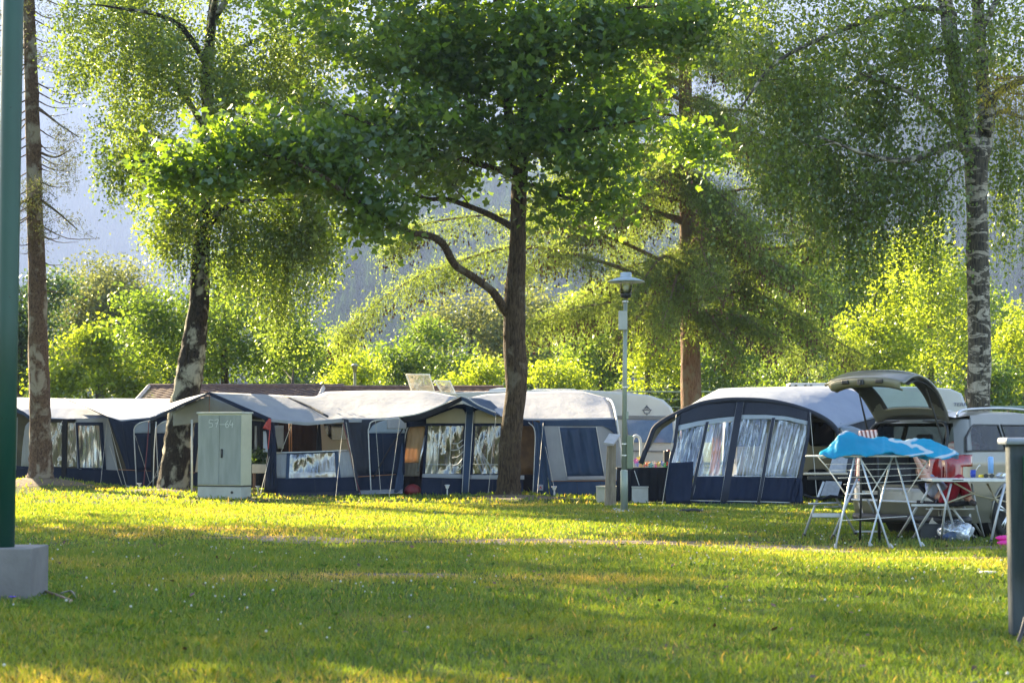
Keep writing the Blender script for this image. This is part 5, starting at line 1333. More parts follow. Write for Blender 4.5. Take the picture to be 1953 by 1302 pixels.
# ---- tiled buildings behind
def lowhouse(px0, px1, ytop, ybot, Y, label, vergepx):
    b = thing('service_building', label, 'building', (XY((px0 + px1) / 2, Y), Y + 2, 0))
    x0, x1 = XY(px0, Y), XY(px1, Y)
    zt, zb = ZY(ytop, Y + 2.4), ZY(ybot, Y)
    tile = mat('brown roof tile', (.17, .10, .08), (.1, .06, .055), rough=.8, ns=7)
    mb = MB()
    nrow = 9
    for i in range(nrow):
        f0, f1 = i / nrow, (i + 1) / nrow
        ya, yb = Y + 2.4 * f0, Y + 2.4 * f1
        za, zb_ = zb + (zt - zb) * f0, zb + (zt - zb) * f1
        A = []
        xsn = np.arange(x0, x1, .06)
        rip = .018 * np.abs(np.sin((xsn - x0) * pi / .3))
        A = np.array([np.stack([xsn, np.full_like(xsn, ya), za + .035 + rip], 1), np.stack([xsn, np.full_like(xsn, yb), zb_ + .0 + rip], 1)])
        mb.grid(A)
    r_ = mb.build('roof', tile, b, solid=.02)
    mb = MB(); mb.tube([(x0, Y + 2.4, zt + .03), (x1, Y + 2.4, zt + .03)], .09, 8); mb.build('ridge_tiles', tile, r_)
    mb = MB(); mb.tube([(x0 - .03, Y - .1, zb), (x0 - .03, Y + 2.4, zt + .06)], .07, 4); mb.build('verge_board', mat('pinkish white board', (.55, .45, .4), ns=5), r_)
    mb = MB(); mb.box(((x0 + x1) / 2, Y + 2.4, zb / 2 - .05), (x1 - x0 - .4, 4.2, zb - .1)); mb.build('wall', mat('render wall', (.45, .4, .33), ns=2), b)
    mb = MB(); mb.add([(x0, Y + 2.4, zt), (x1, Y + 2.4, zt), (x1, Y + 4.8, zb), (x0, Y + 4.8, zb)], [(0, 1, 2, 3)]); mb.build('rear_roof', tile, b, solid=.05)
lowhouse(252, 640, 739, 775, 50, 'low building with brown tiled roof behind the leaning birch', 0)
lowhouse(601, 960, 742, 778, 49, 'low building with dark roof edge behind the raised hatches', 0)
# ------------------------------------------------------------------ estate car
bpy.data.objects.remove(fo)
paint = mat('silver beige paint', (0.19, 0.18, 0.15), (0.165, 0.157, 0.13), rough=0.3, metal=0.45, ns=1.5, coat=.6)
blackp = mat('black plastic', (0.012, 0.012, 0.013), (0.02, 0.02, 0.02), rough=.5, ns=8)
carglass = glassmat('tinted car glass', (0.25, 0.28, 0.26), .05, fres=.35)
hatchglass = glassmat('hatch glass', (0.66, 0.8, 0.8), .05, fres=.1)
redl = mat('tail light red', (0.34, 0.007, 0.006), (0.18, 0.004, 0.004), rough=.15, ns=9, coat=1)
CA = R(40)
car = thing('estate_car', 'silver beige estate car with its tailgate raised at the right', 'car', (5.80, 22.54, 0), CA)
def c_w(z): return np.interp(z, [.2, .35, .55, .95, 1.1, 1.5, 1.6], [.82, .86, .875, .87, .84, .70, .66])
def c_r(z): return np.interp(z, [.2, .3, .45, .62, .66, 1.0, 1.5, 1.6], [-1.04, -1.12, -1.14, -1.12, -1.08, -1.05, -.84, -.80])
def c_top(x): return np.interp(x, [-1.3, -.86, -.3, .6, 1.25, 1.45, 2.15, 2.9, 3.4, 3.6], [1.50, 1.52, 1.57, 1.58, 1.55, 1.48, 1.03, .93, .8, .62])
rc = .24
fwd = np.arange(3.55, -.9, -.03)
loop = [('s', x, -1) for x in fwd]
ncr = 12
loop += [('c', q, -1) for q in np.linspace(0, 1, ncr)]
loop += [('r', y, 0) for y in np.linspace(-.6, .6, 44)]
loop += [('c', q, 1) for q in np.linspace(1, 0, ncr)]
loop += [('s', x, 1) for x in fwd[::-1]]
NZ = 56
A = np.zeros((len(loop), NZ, 3)); XB = np.zeros((len(loop), NZ))
for i, (kind, q, sgn) in enumerate(loop):
    for j in range(NZ):
        t_ = j / (NZ - 1)
        xb = q if kind == 's' else -1.3
        z = .2 + t_ * (c_top(xb) - .2)
        w_, r_ = c_w(z), c_r(z)
        if kind == 's':
            f = (3.55 - q) / (3.55 + .9)
            x = 3.55 + (r_ + rc - 3.55) * f
            y = sgn * w_
            y *= 1 - .12 * max(0, (x - 2.6)) ** 2
        elif kind == 'c':
            an = q * pi / 2
            x = r_ + rc - rc * sin(an); y = sgn * (w_ - rc + rc * cos(an))
        else:
            x = r_ - 0.03 * (1 - (q / .6) ** 2); y = q / .6 * (w_ - rc)
        if kind == 's': z = .2 + t_ * (c_top(x) - .2)
        A[i, j] = (x, y, z)
cats = {'paint': [], 'glass': [], 'tail': []}
idx = lambda i, j: i * NZ + j
for i in range(len(loop) - 1):
    for j in range(NZ - 1):
        c_ = (A[i, j] + A[i + 1, j] + A[i, j + 1] + A[i + 1, j + 1]) / 4
        x, y, z = c_
        side = loop[i][0] == 's' and loop[i + 1][0] == 's'
        f = (idx(i, j), idx(i + 1, j), idx(i + 1, j + 1), idx(i, j + 1))
        if side and min(math.hypot(x, z - .31), math.hypot(x - 2.65, z - .31)) < .385: continue
        if loop[i][0] == 'r' and z > .64 and z < 1.45 and not (abs(loop[i][1]) > .42 and z < 1.03): continue
        if loop[i][0] == 'c' and loop[i][1] > .62 and 1.03 < z < 1.45: continue
        if side and 1.1 < z < 1.43 and ((x > -.88 + (z - 1.1) * .5 + max(0, z - 1.28) * 1.0 and x < -.03) or (.04 < x < .93) or (1.0 < x < 1.98 - (z - 1.1) * 1.45)):
            cats['glass'].append(f); continue
        tl = (loop[i][0] == 'c' and loop[i][1] > .3 and .70 < z < 1.06) or (loop[i][0] == 'c' and .9 < z < 1.06) or (loop[i][0] == 'r' and abs(loop[i][1]) > .4 and .70 < z < 1.03)
        cats['tail' if tl else 'paint'].append(f)
def sub(name, F, m, parent, off=0, solid=0):
    used = sorted({k for f in F for k in f}); mp = {k: n_ for n_, k in enumerate(used)}
    V = A.reshape(-1, 3)[used]
    mb = MB(); mb.add(V, [tuple(mp[k] for k in f) for f in F])
    return mb.build(name, m, parent, smooth=True, solid=solid)
body = sub('body', cats['paint'], paint, car)
half = len(cats['glass'])
for sgn, nm in ((-1, 'side_window'), (1, 'side_window')):
    F = [f for f in cats['glass'] if A.reshape(-1, 3)[f[0]][1] * sgn > 0]
    for x0, x1 in ((-.9, 0), (0, .97), (.97, 2)):
        G_ = [f for f in F if x0 <= A.reshape(-1, 3)[f[0]][0] < x1]
        if G_: sub(nm, G_, carglass, car)
    F = [f for f in cats['tail'] if A.reshape(-1, 3)[f[0]][1] * sgn > 0]
    sub('tail_light', F, redl, car, solid=.03)
def side_pt(x, z, sgn=-1, off=.004): return (x, sgn * (c_w(z) + off), z)
for sgn in (-1, 1):
    for pl in ([(-.88, 1.1), (-.03, 1.1), (-.03, 1.43), (-.56, 1.43), (-.64, 1.39), (-.8, 1.27)], [(.04, 1.1), (.93, 1.1), (.93, 1.43), (.04, 1.43)], [(1.0, 1.1), (1.98, 1.1), (1.5, 1.43), (1.0, 1.43)]):
        mb = MB(); mb.tube([side_pt(x, z, sgn) for x, z in pl + pl[:1]], .014, 5); mb.build('window_trim', blackp, car)
    for x in (.0, .965): 
        mb = MB(); mb.tube([side_pt(x, .35 if x > .5 else .72, sgn, .001), side_pt(x, 1.08, sgn, .001)], .005, 4); mb.build('door_gap', blackp, car)
    mb = MB(); mb.tube([side_pt(x, .62, sgn, .0) for x in np.linspace(.4, 2.25, 8)], .018, 5); mb.build('side_strip', paint, car)
    mb = MB(); mb.box((.3, sgn * .885, .98), (.16, .03, .03)); mb.build('door_handle', paint, car, bevel=.008)
    mb = MB(); mb.tube(smoothpath([(-.75, sgn * .62, 1.55), (-.6, sgn * .62, 1.62), (.2, sgn * .62, 1.65), (.95, sgn * .62, 1.62), (1.1, sgn * .62, 1.56)], 4), .018, 6); mb.build('roof_rail', alu, car, smooth=True)
    for wx in (0, 2.65):
        mb = MB(); mb.lathe((wx, sgn * .75, .315), [(.23, -.1), (.3, -.1), (.315, -.08), (.318, 0), (.315, .08), (.3, .1), (.235, .1), (.23, -.1)], 36, axis='y')
        wo_ = mb.build('wheel', mat('tyre rubber', (.02, .02, .02), (.03, .03, .03), rough=.8, ns=20), car, smooth=True)
        rm = MB(); yy = .75 + .085
        rm.lathe((wx, sgn * .75, .315), [(.235, -.08), (.245, .1), (.228, .105), (.22, -.08)], 32, axis='y')
        for k in range(5):
            a_ = k * 2 * pi / 5 + .3
            for da in (-.13, .13):
                rm.tube([(wx + .05 * cos(a_), sgn * yy, .315 + .05 * sin(a_)), (wx + .228 * cos(a_ + da), sgn * (yy + .005), .315 + .228 * sin(a_ + da))], [.024, .017], 6)
        rm.lathe((wx, sgn * (yy - .01), .315), [(.0, -.03), (.06, -.03), (.065, .0), (.05, .03), (.0, .035)], 16, axis='y')
        rm.build('rim', alu, wo_, smooth=True)
        br_ = MB(); br_.lathe((wx, sgn * .74, .315), [(0, -.02), (.14, -.02), (.14, .02), (0, .02)], 20, axis='y'); br_.build('brake_disc', mat('dark steel', (.08, .08, .08), rough=.5, metal=.6), wo_)
        ar = MB(); ar.tube([(wx + .39 * cos(t), sgn * (c_w(.31 + .39 * sin(t)) + .003), .31 + .39 * sin(t)) for t in np.linspace(-.15, pi + .15, 20)], .016, 6); ar.build('arch_trim', paint, car, smooth=True)
        ln = MB(); ln.lathe((wx, sgn * .6, .33), [(.41, -.2), (.41, .22)], 24, axis='y'); ln.build('wheel_arch', blackp, car)
# roof, windscreen, bonnet, nose
xs_ = np.r_[-.9, np.arange(-.84, 3.55, .06), 3.56]
RG = np.array([[(x, c_w(c_top(x)) * t * (1 - .12 * max(0, (x - 2.6)) ** 2), c_top(x) + .045 * (1 - t * t) ** .8) for t in np.linspace(-1, 1, 21)] for x in xs_])
k1 = np.searchsorted(xs_, 1.4); k2 = np.searchsorted(xs_, 2.1)
MB().grid(RG[:k1 + 1]).build('roof', paint, car, smooth=True)
MB().grid(RG[k1:k2 + 1]).build('windscreen', carglass, car, smooth=True)
MB().grid(RG[k2:]).build('bonnet', paint, car, smooth=True)
mb = MB(); mb.grid(np.array([[(3.56, y, z) for y in np.linspace(-.76, .76, 8)] for z in (.2, .4, .66)])); mb.build('front_bumper', paint, car, smooth=True)
# inside
mb = MB(); mb.add([(-1.04, -.6, .62), (1.2, -.72, .62), (1.2, .72, .62), (-1.04, .6, .62)], [(0, 1, 2, 3)]); mb.build('boot_floor', mat('grey carpet', (.05, .05, .05), ns=9), car, solid=.03)
for sgn in (-1, 1):
    mb = MB(); mb.add([(-1.02, sgn * .62, .6), (-.1, sgn * .68, .6), (-.1, sgn * .66, 1.1), (-.98, sgn * .62, 1.1)], [(0, 1, 2, 3)]); mb.build('boot_lining', mat('grey lining', (.10, .095, .085), ns=4), car, solid=.03)
    for sx_ in (-.05, 1.05):
        mb = MB(); mb.box((sx_, sgn * .36, .88), (.14, .5, .53), ry=-.2); mb.build('seat_back', mat('dark seat cloth', (.025, .025, .03), ns=8), car, bevel=.05)
    mb = MB(); mb.box((-.1, sgn * .36, 1.24), (.08, .24, .15)); mb.build('headrest', MATS['dark seat cloth'], car, bevel=.03)
mb = MB(); mb.tube(smoothpath([(-1.07, -.6, .66), (-1.02, -.62, 1.0), (-.92, -.58, 1.4), (-.86, -.3, 1.47), (-.86, .3, 1.47), (-.92, .58, 1.4), (-1.02, .62, 1.0), (-1.07, .6, .66)], 5), .022, 6); mb.build('hatch_seal', blackp, car, smooth=True)
mb = MB(); mb.add([(-1.14, -.62, .655), (-1.0, -.6, .66), (-1.0, .6, .66), (-1.14, .62, .655)], [(0, 1, 2, 3)]); mb.build('boot_sill', paint, car, solid=.03, bevel=.01)
lp = [tuple(A[i, int(.27 * 0 + 11)]) for i in range(len(loop)) if loop[i][0] in 'cr']
mb = MB(); mb.tube([(x - .012 if abs(y) < .7 else x, y * 1.01, z) for x, y, z in lp[::2]], .014, 6); mb.build('bumper_strip', palem, car, smooth=True)
mb = MB(); lp2 = [tuple(A[i, 3]) for i in range(len(loop)) if loop[i][0] in 'cr']; mb.tube([(x, y, z - .03) for x, y, z in lp2[::2]], .06, 8); mb.build('bumper_underside', blackp, car, smooth=True)
mb = MB(); mb.box((1.3, 0, .25), (4.4, 1.5, .12)); mb.build('underbody', blackp, car)
# raised tailgate
prof = smoothpath([(-.84, 1.52), (-.93, 1.66), (-1.1, 1.86), (-1.3, 2.0), (-1.5, 2.07), (-1.66, 2.06), (-1.82, 1.98)], 6)
npf = len(prof)
hw = lambda f: .56 + .06 * f + .04 * sin(f * pi)
TG = np.array([[(p_[0] - .06 * (1 - t * t) * (k / npf), hw(k / npf) * t, p_[1] + .03 * (1 - t * t) - .05 * abs(t) ** 4) for t in np.linspace(-1, 1, 25)] for k, p_ in enumerate(prof)])
k1, k2 = int(npf * .16), int(npf * .62)
mb = MB(); mb.grid(TG[:k1 + 1]); mb.grid(TG[k1:k2 + 1, :5]); mb.grid(TG[k1:k2 + 1, -5:]); mb.grid(TG[k2:])
gate = mb.build('tailgate', paint, car, smooth=True, solid=.03, weld=True)
IN = TG.copy(); IN[:, :, 2] -= .06; IN[:, :, 0] += .04; IN[:, :, 1] *= .95
mb = MB(); mb.grid(IN[k1:k2 + 1, :6]); mb.grid(IN[k1:k2 + 1, -6:]); mb.grid(IN[:k1 + 1]); mb.grid(IN[k2:-3]); mb.build('inner_trim', mat('dark trim', (.03, .03, .028), ns=5), gate, smooth=True, solid=.012, weld=True)
mb = MB(); mb.grid(TG[k1 - 1:k2 + 2, 4:-4] - [0, 0, .004]); mb.build('rear_window', hatchglass, gate, smooth=True)
mb = MB(); e_ = TG[-1, 1:-1]; mb.grid(np.array([e_ + [0, 0, -.0], e_ * [1, .94, 1] + [.03, 0, -.075], e_ * [1, .9, 1] + [.12, 0, -.10]])); lp_ = mb.build('lock_panel', mat('beige inner paint', (.22, .195, .12), (.18, .16, .1), rough=.4, ns=3), gate, smooth=True, solid=.02)
for y in (-.28, .25):
    mb = MB(); mb.box((TG[-1, 12][0] + .005, y, TG[-1, 12][2] - .045), (.03, .11, .05)); mb.build('grip', blackp, gate, bevel=.012)
mb = MB(); mb.box((TG[-1, 12][0] + .0, 0, TG[-1, 12][2] - .045), (.04, .09, .07)); mb.tube([(TG[-1, 12][0] - .03, -.02, TG[-1, 12][2] - .03), (TG[-1, 12][0] - .03, .0, TG[-1, 12][2] - .09)], .012, 6); mb.build('latch', MATS['dark steel'], gate, bevel=.01)
for sgn in (-1, 1):
    mb = MB(); mb.tube([(-.98, sgn * .57, 1.2), (-1.12, sgn * .55, 1.55), (-1.26, sgn * .53, 1.88)], [.014, .013, .008], 8); mb.build('gas_strut', blackp, car)
# luggage in the boot and behind the side glass
mb = MB(); mb.box(Vector((5.80, 22.54, 0)) + Matrix.Rotation(CA, 3, 'Z') @ Vector((-.6, .28, .78)), (.4, .45, .28), rz=CA); top(mb.build('holdall', mat('black holdall', (.015, .015, .02), (.03, .03, .035), ns=6, bs=6, bstr=.6), None, bevel=.08), 'black holdall lying in the open boot of the car', 'bag')
mb = MB(); mb.box(Vector((5.80, 22.54, 0)) + Matrix.Rotation(CA, 3, 'Z') @ Vector((-.45, -.5, .97)), (.5, .2, .5), rz=CA); top(mb.build('blanket', mat('red white blanket', (.4, .05, .04), (.5, .45, .4), ns=7, nstretch=(1, 1, 3)), None, bevel=.06), 'folded red and white blanket behind the rear side glass of the car', 'blanket')

# ------------------------------------------------------------------ camping furniture
greya = mat('grey painted tube', (.52, .53, .55), (.42, .43, .45), rough=.4, metal=.3, ns=6)
bluea = mat('pale blue enamel', (.42, .50, .62), (.55, .58, .62), rough=.35, metal=.15, ns=4)
whit = mat('white enamel', (.72, .71, .68), (.6, .59, .56), rough=.35, ns=7)
def tubes(name, paths, r, m, parent, n=7):
    """every bar of a frame gets a mesh of its own"""
    o = None
    for p_ in paths:
        mb = MB(); P = [np.array(q) if isinstance(q, np.ndarray) else W(*q) for q in p_]
        mb.tube(P, r, n); o = mb.build(name, m, parent, smooth=True)
    return o
def bar(name, p_, r, m, parent, n=7, feet=False):
    mb = MB(); P = [W(*q) for q in p_]
    mb.tube(P, r, n); o = mb.build(name, m, parent, smooth=True)
    if feet:
        f = MB(); d = P[-1] - P[-2]; d /= np.linalg.norm(d); f.tube([P[-1] - d * .05, P[-1] + d * .012], r * 1.35, 8); f.build('rubber_foot', blackp, o)
    return o

# folding chair at the left
Yk = 21.7
ch = thing('camping_chair', 'folding camping chair with pale armrests standing left of the drying rack', 'folding chair', (XY(1578, Yk), Yk, 0), 0, 'folding camping furniture')
for dy, x0 in ((0, 0), (-.0, 0)):
    pass
for (t0, f0, Yt, Yf) in (((1571, 918), (1532, 1024), Yk - .1, 21.75), ((1635, 912), (1587, 1026), Yk - .15, 21.55)):
    bar('leg', [(t0[0], t0[1], Yt), (f0[0], f0[1], Yf)], .016, greya, ch, feet=True)
for (t0, f0, Yt, Yf) in (((1577, 918), (1634, 1021), Yk + .25, 22.1), ((1637, 918), (1688, 1018), Yk + .2, 22.3)):
    bar('leg', [(t0[0], t0[1], Yt), (f0[0], f0[1], Yf)], .014, greya, ch, feet=True)
mb = MB(); mb.box(W(1575, 903, Yk - .05), (.56, .07, .03)); mb.build('armrest', mat('beige plastic', (.55, .47, .36), ns=6), ch, bevel=.01)
mb = MB(); mb.box(W(1578, 911, Yk - .05), (.50, .05, .05)); mb.build('arm_hinge', blackp, ch, bevel=.01)
mb = MB(); mb.box(W(1625, 910, Yk + .35), (.45, .06, .03)); mb.build('armrest', blackp, ch, bevel=.01)
sheet('seat', [[(1532, 943, Yk - .15), (1552, 949, Yk - .15), (1572, 950, Yk - .15), (1584, 945, Yk - .15), (1606, 948, Yk - .15)], [(1536, 945, Yk + .4), (1556, 950, Yk + .4), (1574, 951, Yk + .4), (1588, 947, Yk + .4), (1612, 949, Yk + .4)]], dark, ch, 0, solid=.03)
bar('seat_rail', [(1542, 960, Yk - .1), (1604, 958, Yk - .1)], .014, alu, ch); bar('seat_rail', [(1572, 966, Yk + .3), (1606, 966, Yk + .3)], .012, alu, ch)
mb = MB(); mb.box(W(1576, 982, Yk - .1), (.36, .03, .055)); mb.build('foot_bar', MATS['letter blue grey'] if False else greya, ch, bevel=.008)
mb = MB(); mb.box(W(1655, 1013, 22.2), (.36, .03, .025)); mb.build('foot_bar', greya, ch, bevel=.008)
mb = MB(); loft(mb, [pc([(1589, 868, Yk + .3), (1618, 868, Yk + .3)]), pc([(1580, 900, Yk + .25), (1612, 901, Yk + .25)])], 6, 4, .01, 1); mb.build('backrest', mat('pale mesh fabric', (.45, .47, .52), ns=30, transl=.2), ch, solid=.015)
mb = MB(); loft(mb, [pc([(1575, 917, Yk + .25), (1606, 918, Yk + .25)]), pc([(1565, 945, Yk + .2), (1598, 945, Yk + .2)])], 6, 4, .01, 1); mb.build('backrest_lower', MATS['pale mesh fabric'], ch, solid=.015)

# recliner with the person
Yr = 21.05
lc = thing('camping_chair', 'reclined folding chair with black fabric under the person in red', 'folding chair', (XY(1800, Yr), Yr, 0), 0, 'folding camping furniture')
sheet('seat', [[(1748, 957, Yr + .1), (1790, 962, Yr - .2), (1830, 961, Yr - .2), (1858, 958, Yr - .2)], [(1752, 957, Yr + .6), (1792, 961, Yr + .4), (1830, 960, Yr + .35), (1856, 957, Yr + .3)]], dark, lc, 0, solid=.05)
sheet('backrest', [[(1748, 918, Yr + .3), (1755, 930, Yr + .25), (1768, 945, Yr + .15), (1792, 960, Yr - .1)], [(1752, 912, Yr + .75), (1762, 925, Yr + .7), (1774, 942, Yr + .6), (1798, 957, Yr + .4)]], dark, lc, .01, solid=.03)
mb = MB(); mb.tube([W(1748, 918, Yr - .1), W(1785, 915, Yr - .15)], .022, 8); mb.build('armrest', blackp, lc, smooth=True)
mb = MB(); mb.box(W(1771, 963, Yr - .22), (.42, .03, .03)); mb.build('seat_rail', greya, lc, bevel=.006)
mb = MB(); mb.box(W(1812, 970, Yr - .0), (.6, .02, .02)); mb.build('seat_rail', greya, lc, bevel=.006)
bar('arm_post', [(1779, 918, Yr - .15), (1757, 958, Yr - .2)], .016, greya, lc)
for p_ in ([(1748, 968, Yr - .1), (1713, 1024, 21.7)], [(1778, 968, Yr - .2), (1740, 1028, 21.35)], [(1815, 966, Yr), (1860, 1027, 21.3)], [(1838, 966, Yr + .2), (1874, 1022, 21.9)]):
    bar('leg', p_, .017, greya, lc, feet=True)
mb = MB(); mb.box(W(1832, 984, Yr + .3), (.26, .02, .06)); mb.build('foot_bar', greya, lc, bevel=.006)

# folding table with things on it
Yt = 20.5
tb = thing('folding_table', 'white edged folding table with scissor legs at the right', 'table', (XY(1860, Yt), Yt, 0), 0, 'folding camping furniture')
mb = MB(); c1_, c2_ = W(1777, 914, Yt), W(1945, 917, Yt)
mb.box(((c1_ + c2_) / 2) + [0, .27, .0], (c2_[0] - c1_[0], .56, .035)); mb.build('table_top', whit, tb, bevel=.006)
mb = MB(); mb.box(W(1827, 915, Yt - .01), (.13, .012, .012)); mb.build('handle', blackp, tb)
for p_, r_, ft in (([(1788, 922, Yt), (1804, 957, Yt - .02), (1800, 985, Yt - .05), (1795, 1031, 20.9)], .014, True), ([(1814, 922, Yt + .02), (1805, 957, Yt), (1822, 1015, 21), (1826, 1025, 21.2)], .014, True),
                   ([(1853, 922, Yt + .5), (1863, 972, Yt + .5), (1877, 1026, 21.5)], .013, True), ([(1917, 922, Yt), (1903, 975, Yt), (1889, 1036, 20.45)], .016, True), ([(1921, 922, Yt + .5), (1940, 1025, 21.4)], .014, True),
                   ([(1807, 958, Yt), (1860, 938, Yt + .2)], .012, False), ([(1820, 920, Yt + .1), (1862, 944, Yt + .2), (1935, 960, Yt + .3)], .011, False), ([(1883, 922, Yt + .3), (1903, 958, Yt + .1)], .012, False), ([(1890, 955, Yt + .2), (1938, 925, Yt + .3)], .011, False)):
    bar('leg' if ft else 'brace', p_, r_, greya if ft else mat('brassy brace', (.42, .36, .24), rough=.4, metal=.4, ns=7), tb, feet=ft)
zt = float(c1_[2]) + .02
def onT(px, Y): q = W(px, 914, Y); return np.array([q[0], Y, zt])
t_ = thing('cup', 'blue cup with a white spoon on the folding table', 'cup', onT(1856, Yt + .25))
mb = MB(); mb.lathe(onT(1856, Yt + .25), [(.03, 0), (.036, .09), (.033, .09), (.028, .008)], 16); mb.build('beaker', mat('blue plastic', (.02, .05, .35), ns=5, rough=.3), t_, smooth=True)
mb = MB(); b_ = onT(1858, Yt + .25); mb.tube([b_ + [0, 0, .05], b_ + [.05, 0, .13], b_ + [.075, 0, .15]], [.006, .006, .012], 6); mb.build('spoon', whit, t_, smooth=True)
t_ = thing('bottle', 'tall pale blue bottle with cream foot on the folding table', 'bottle', onT(1890, Yt + .2))
mb = MB(); mb.lathe(onT(1890, Yt + .2) + [0, 0, .05], [(.033, 0), (.034, .12), (.033, .19), (.028, .2), (.0, .205)], 16); mb.build('bottle_body', mat('pale blue plastic', (.22, .42, .75), ns=5, rough=.3), t_, smooth=True)
mb = MB(); mb.lathe(onT(1890, Yt + .2), [(.033, 0), (.034, .05), (0, .051)], 16); mb.build('base', cream, t_, smooth=True)
mb = MB(); mb.box(onT(1873, Yt + .1) + [0, 0, .02], (.075, .05, .035), rz=.3); top(mb.build('sponge', mat('yellow sponge', (.75, .55, .03), ns=20), None, bevel=.01), 'yellow sponge beside the bottle on the folding table', 'sponge')
mb = MB()
for dx in (-.035, .035): mb.lathe(onT(1886, Yt + .06) + [dx, 0, .022], [(0, -.004), (.027, -.004), (.027, .004), (0, .004)], 12, axis='y')
mb.tube([onT(1886, Yt + .06) + [-.07, .01, .03], onT(1886, Yt + .06) + [.07, .01, .03]], .004, 5)
for dx in (-.07, .07): mb.tube([onT(1886, Yt + .06) + [dx, .01, .03], onT(1886, Yt + .06) + [dx, .12, .005]], .004, 5)
top(mb.build('sunglasses', blackp, None), 'black sunglasses in front of the pale blue bottle', 'sunglasses')
mb = MB(); b_ = onT(1910, Yt + .15); Pp = b_ + rng.normal(0, 1, (60, 3)) * [.05, .03, .012] + [0, 0, .03]
mb.lathe(b_, [(.05, 0), (.07, .02), (.06, .045), (.02, .055), (0, .05)], 11); V_ = mb.v[0]; V_ += rng.normal(0, .006, V_.shape)
top(mb.build('foil_wrap', mat('crumpled foil', (.6, .6, .6), rough=.25, metal=.8, ns=9), None), 'crumpled foil at the right end of the folding table', 'foil')

# drying rack
Yh = 19.85
rk = thing('drying_rack', 'pale blue winged drying rack standing in front of the car', 'drying rack', (XY(1675, Yh), Yh, 0))
for a_, f1, f2, Ya in (((1634, 858), (1593, 1045), (1697, 1045), 19.6), ((1704, 866), (1657, 1041), (1757, 1042), 20.1)):
    for f_ in (f1, f2):
        bar('leg', [(a_[0] + (2 if f_[0] > a_[0] else -2), a_[1], Ya), (a_[0] + (f_[0] - a_[0]) * .62, a_[1] + (f_[1] - a_[1]) * .62, Ya + .02), (f_[0], f_[1], 4069 / (f_[1] - 837))], .011, bluea, rk)
        ft = MB(); e = G(f_[0], f_[1]); ft.tube([e + [0, 0, .05], e + [(.03 if f_[0] > 1650 else 0), -.02, .005]], [.014, .018], 7); ft.build('rubber_foot', mat('white rubber', (.6, .58, .55)), rk)
zr = ZY(869, 19.8)
tl_ = lambda px, Y, dz=0: np.array([XY(px, Y), Y, zr + dz])
fr = [tl_(1537, 19.55), tl_(1745, 19.55), tl_(1790, 20.25), tl_(1580, 20.25)]
mb = MB(); mb.tube(fr + [fr[0]], .010, 7); mb.build('top_frame', whit, rk, smooth=True)
for f in np.linspace(.08, .92, 9):
    mb = MB(); mb.tube([fr[0] * (1 - f) + fr[3] * f, fr[1] * (1 - f) + fr[2] * f], .003, 5); mb.build('wire', whit, rk)
for py0, py1 in ((885, 885), (897, 894), (911, 906), (923, 917)):
    mb = MB(); mb.tube([W(1575 + (py0 - 885) * .9, py0, 19.7), W(1765, py1 - 2, 19.9)], .0035, 5); mb.build('wire', whit, rk)
for p_ in ([(1560, 870, 19.6), (1583, 898, 19.65)], [(1583, 898, 19.65), (1612, 942, 19.7)], [(1636, 866, 19.7), (1682, 938, 19.9)], [(1706, 868, 20.0), (1662, 941, 19.7)], [(1773, 874, 20.1), (1732, 938, 20.1)], [(1612, 942, 19.65), (1662, 940, 19.7)], [(1636, 866, 19.6), (1644, 882, 19.6)]):
    bar('brace', p_, .007, whit, rk, 6)
bar('lower_brace', [(1607, 992, 19.9), (1730, 984, 20.2)], .004, whit, rk, 5)

# blue plastic sheet drying on it
m, nt, out = newmat('blue printed plastic')
p = ND(nt, 'ShaderNodeBsdfPrincipled', i_Roughness=.28)
f = noise(nt, coords(nt, (.8, 1, 3.5), rot=.35), 1.5, 2, .4, .5)
cc = ramp(nt, f, [(.0, (0.0, .19, .36)), (.42, (0.0, .30, .5)), (.52, (0.0, .34, .55)), (.53, (.6, .66, .68)), (.575, (.6, .66, .68)), (.585, (0.0, .34, .55))])
nt.links.new(cc, p.inputs['Base Color'])
t2 = ND(nt, 'ShaderNodeBsdfTranslucent'); nt.links.new(cc, t2.inputs[0])
nt.links.new(bump(nt, noise(nt, coords(nt, (1, 1, 1)), 9, 4), .6, .03), p.inputs['Normal'])
mx = ND(nt, 'ShaderNodeMixShader', i_0=.35); nt.links.new(p.outputs[0], mx.inputs[1]); nt.links.new(t2.outputs[0], mx.inputs[2]); nt.links.new(mx.outputs[0], out.inputs[0])
mb = MB()
fe = [(1562, 868), (1590, 871), (1650, 868), (1700, 865), (1745, 869), (1790, 873), (1828, 869)]
rg = [(1564, 862), (1588, 842), (1604, 826), (1625, 826), (1660, 834), (1700, 836), (1750, 838), (1785, 840), (1808, 854), (1829, 867)]
rg2 = [(1575, 862), (1592, 846), (1606, 832), (1630, 833), (1665, 838), (1710, 840), (1755, 841), (1785, 845), (1808, 856), (1829, 867)]
AA = loft(mb, [pc([(x, y, 19.5) for x, y in fe]), pc([(x, y, 19.7) for x, y in rg]), pc([(x, y, 20.0) for x, y in rg2]), pc([(x, y + 2, 20.35) for x, y in fe])], 70, 9, .03, 4, smooth=True)
mb.v[0][:, 2] += .006 * np.sin(mb.v[0][:, 0] * 34 + mb.v[0][:, 1] * 9) + .004 * np.sin(mb.v[0][:, 0] * 71 - mb.v[0][:, 1] * 17) + .015 * np.sin(mb.v[0][:, 0] * 15)
top(mb.build('plastic_sheet', m, None, smooth=True, solid=.006), 'bright blue and white plastic sheet laid over the drying rack', 'plastic sheet')
mb = MB()
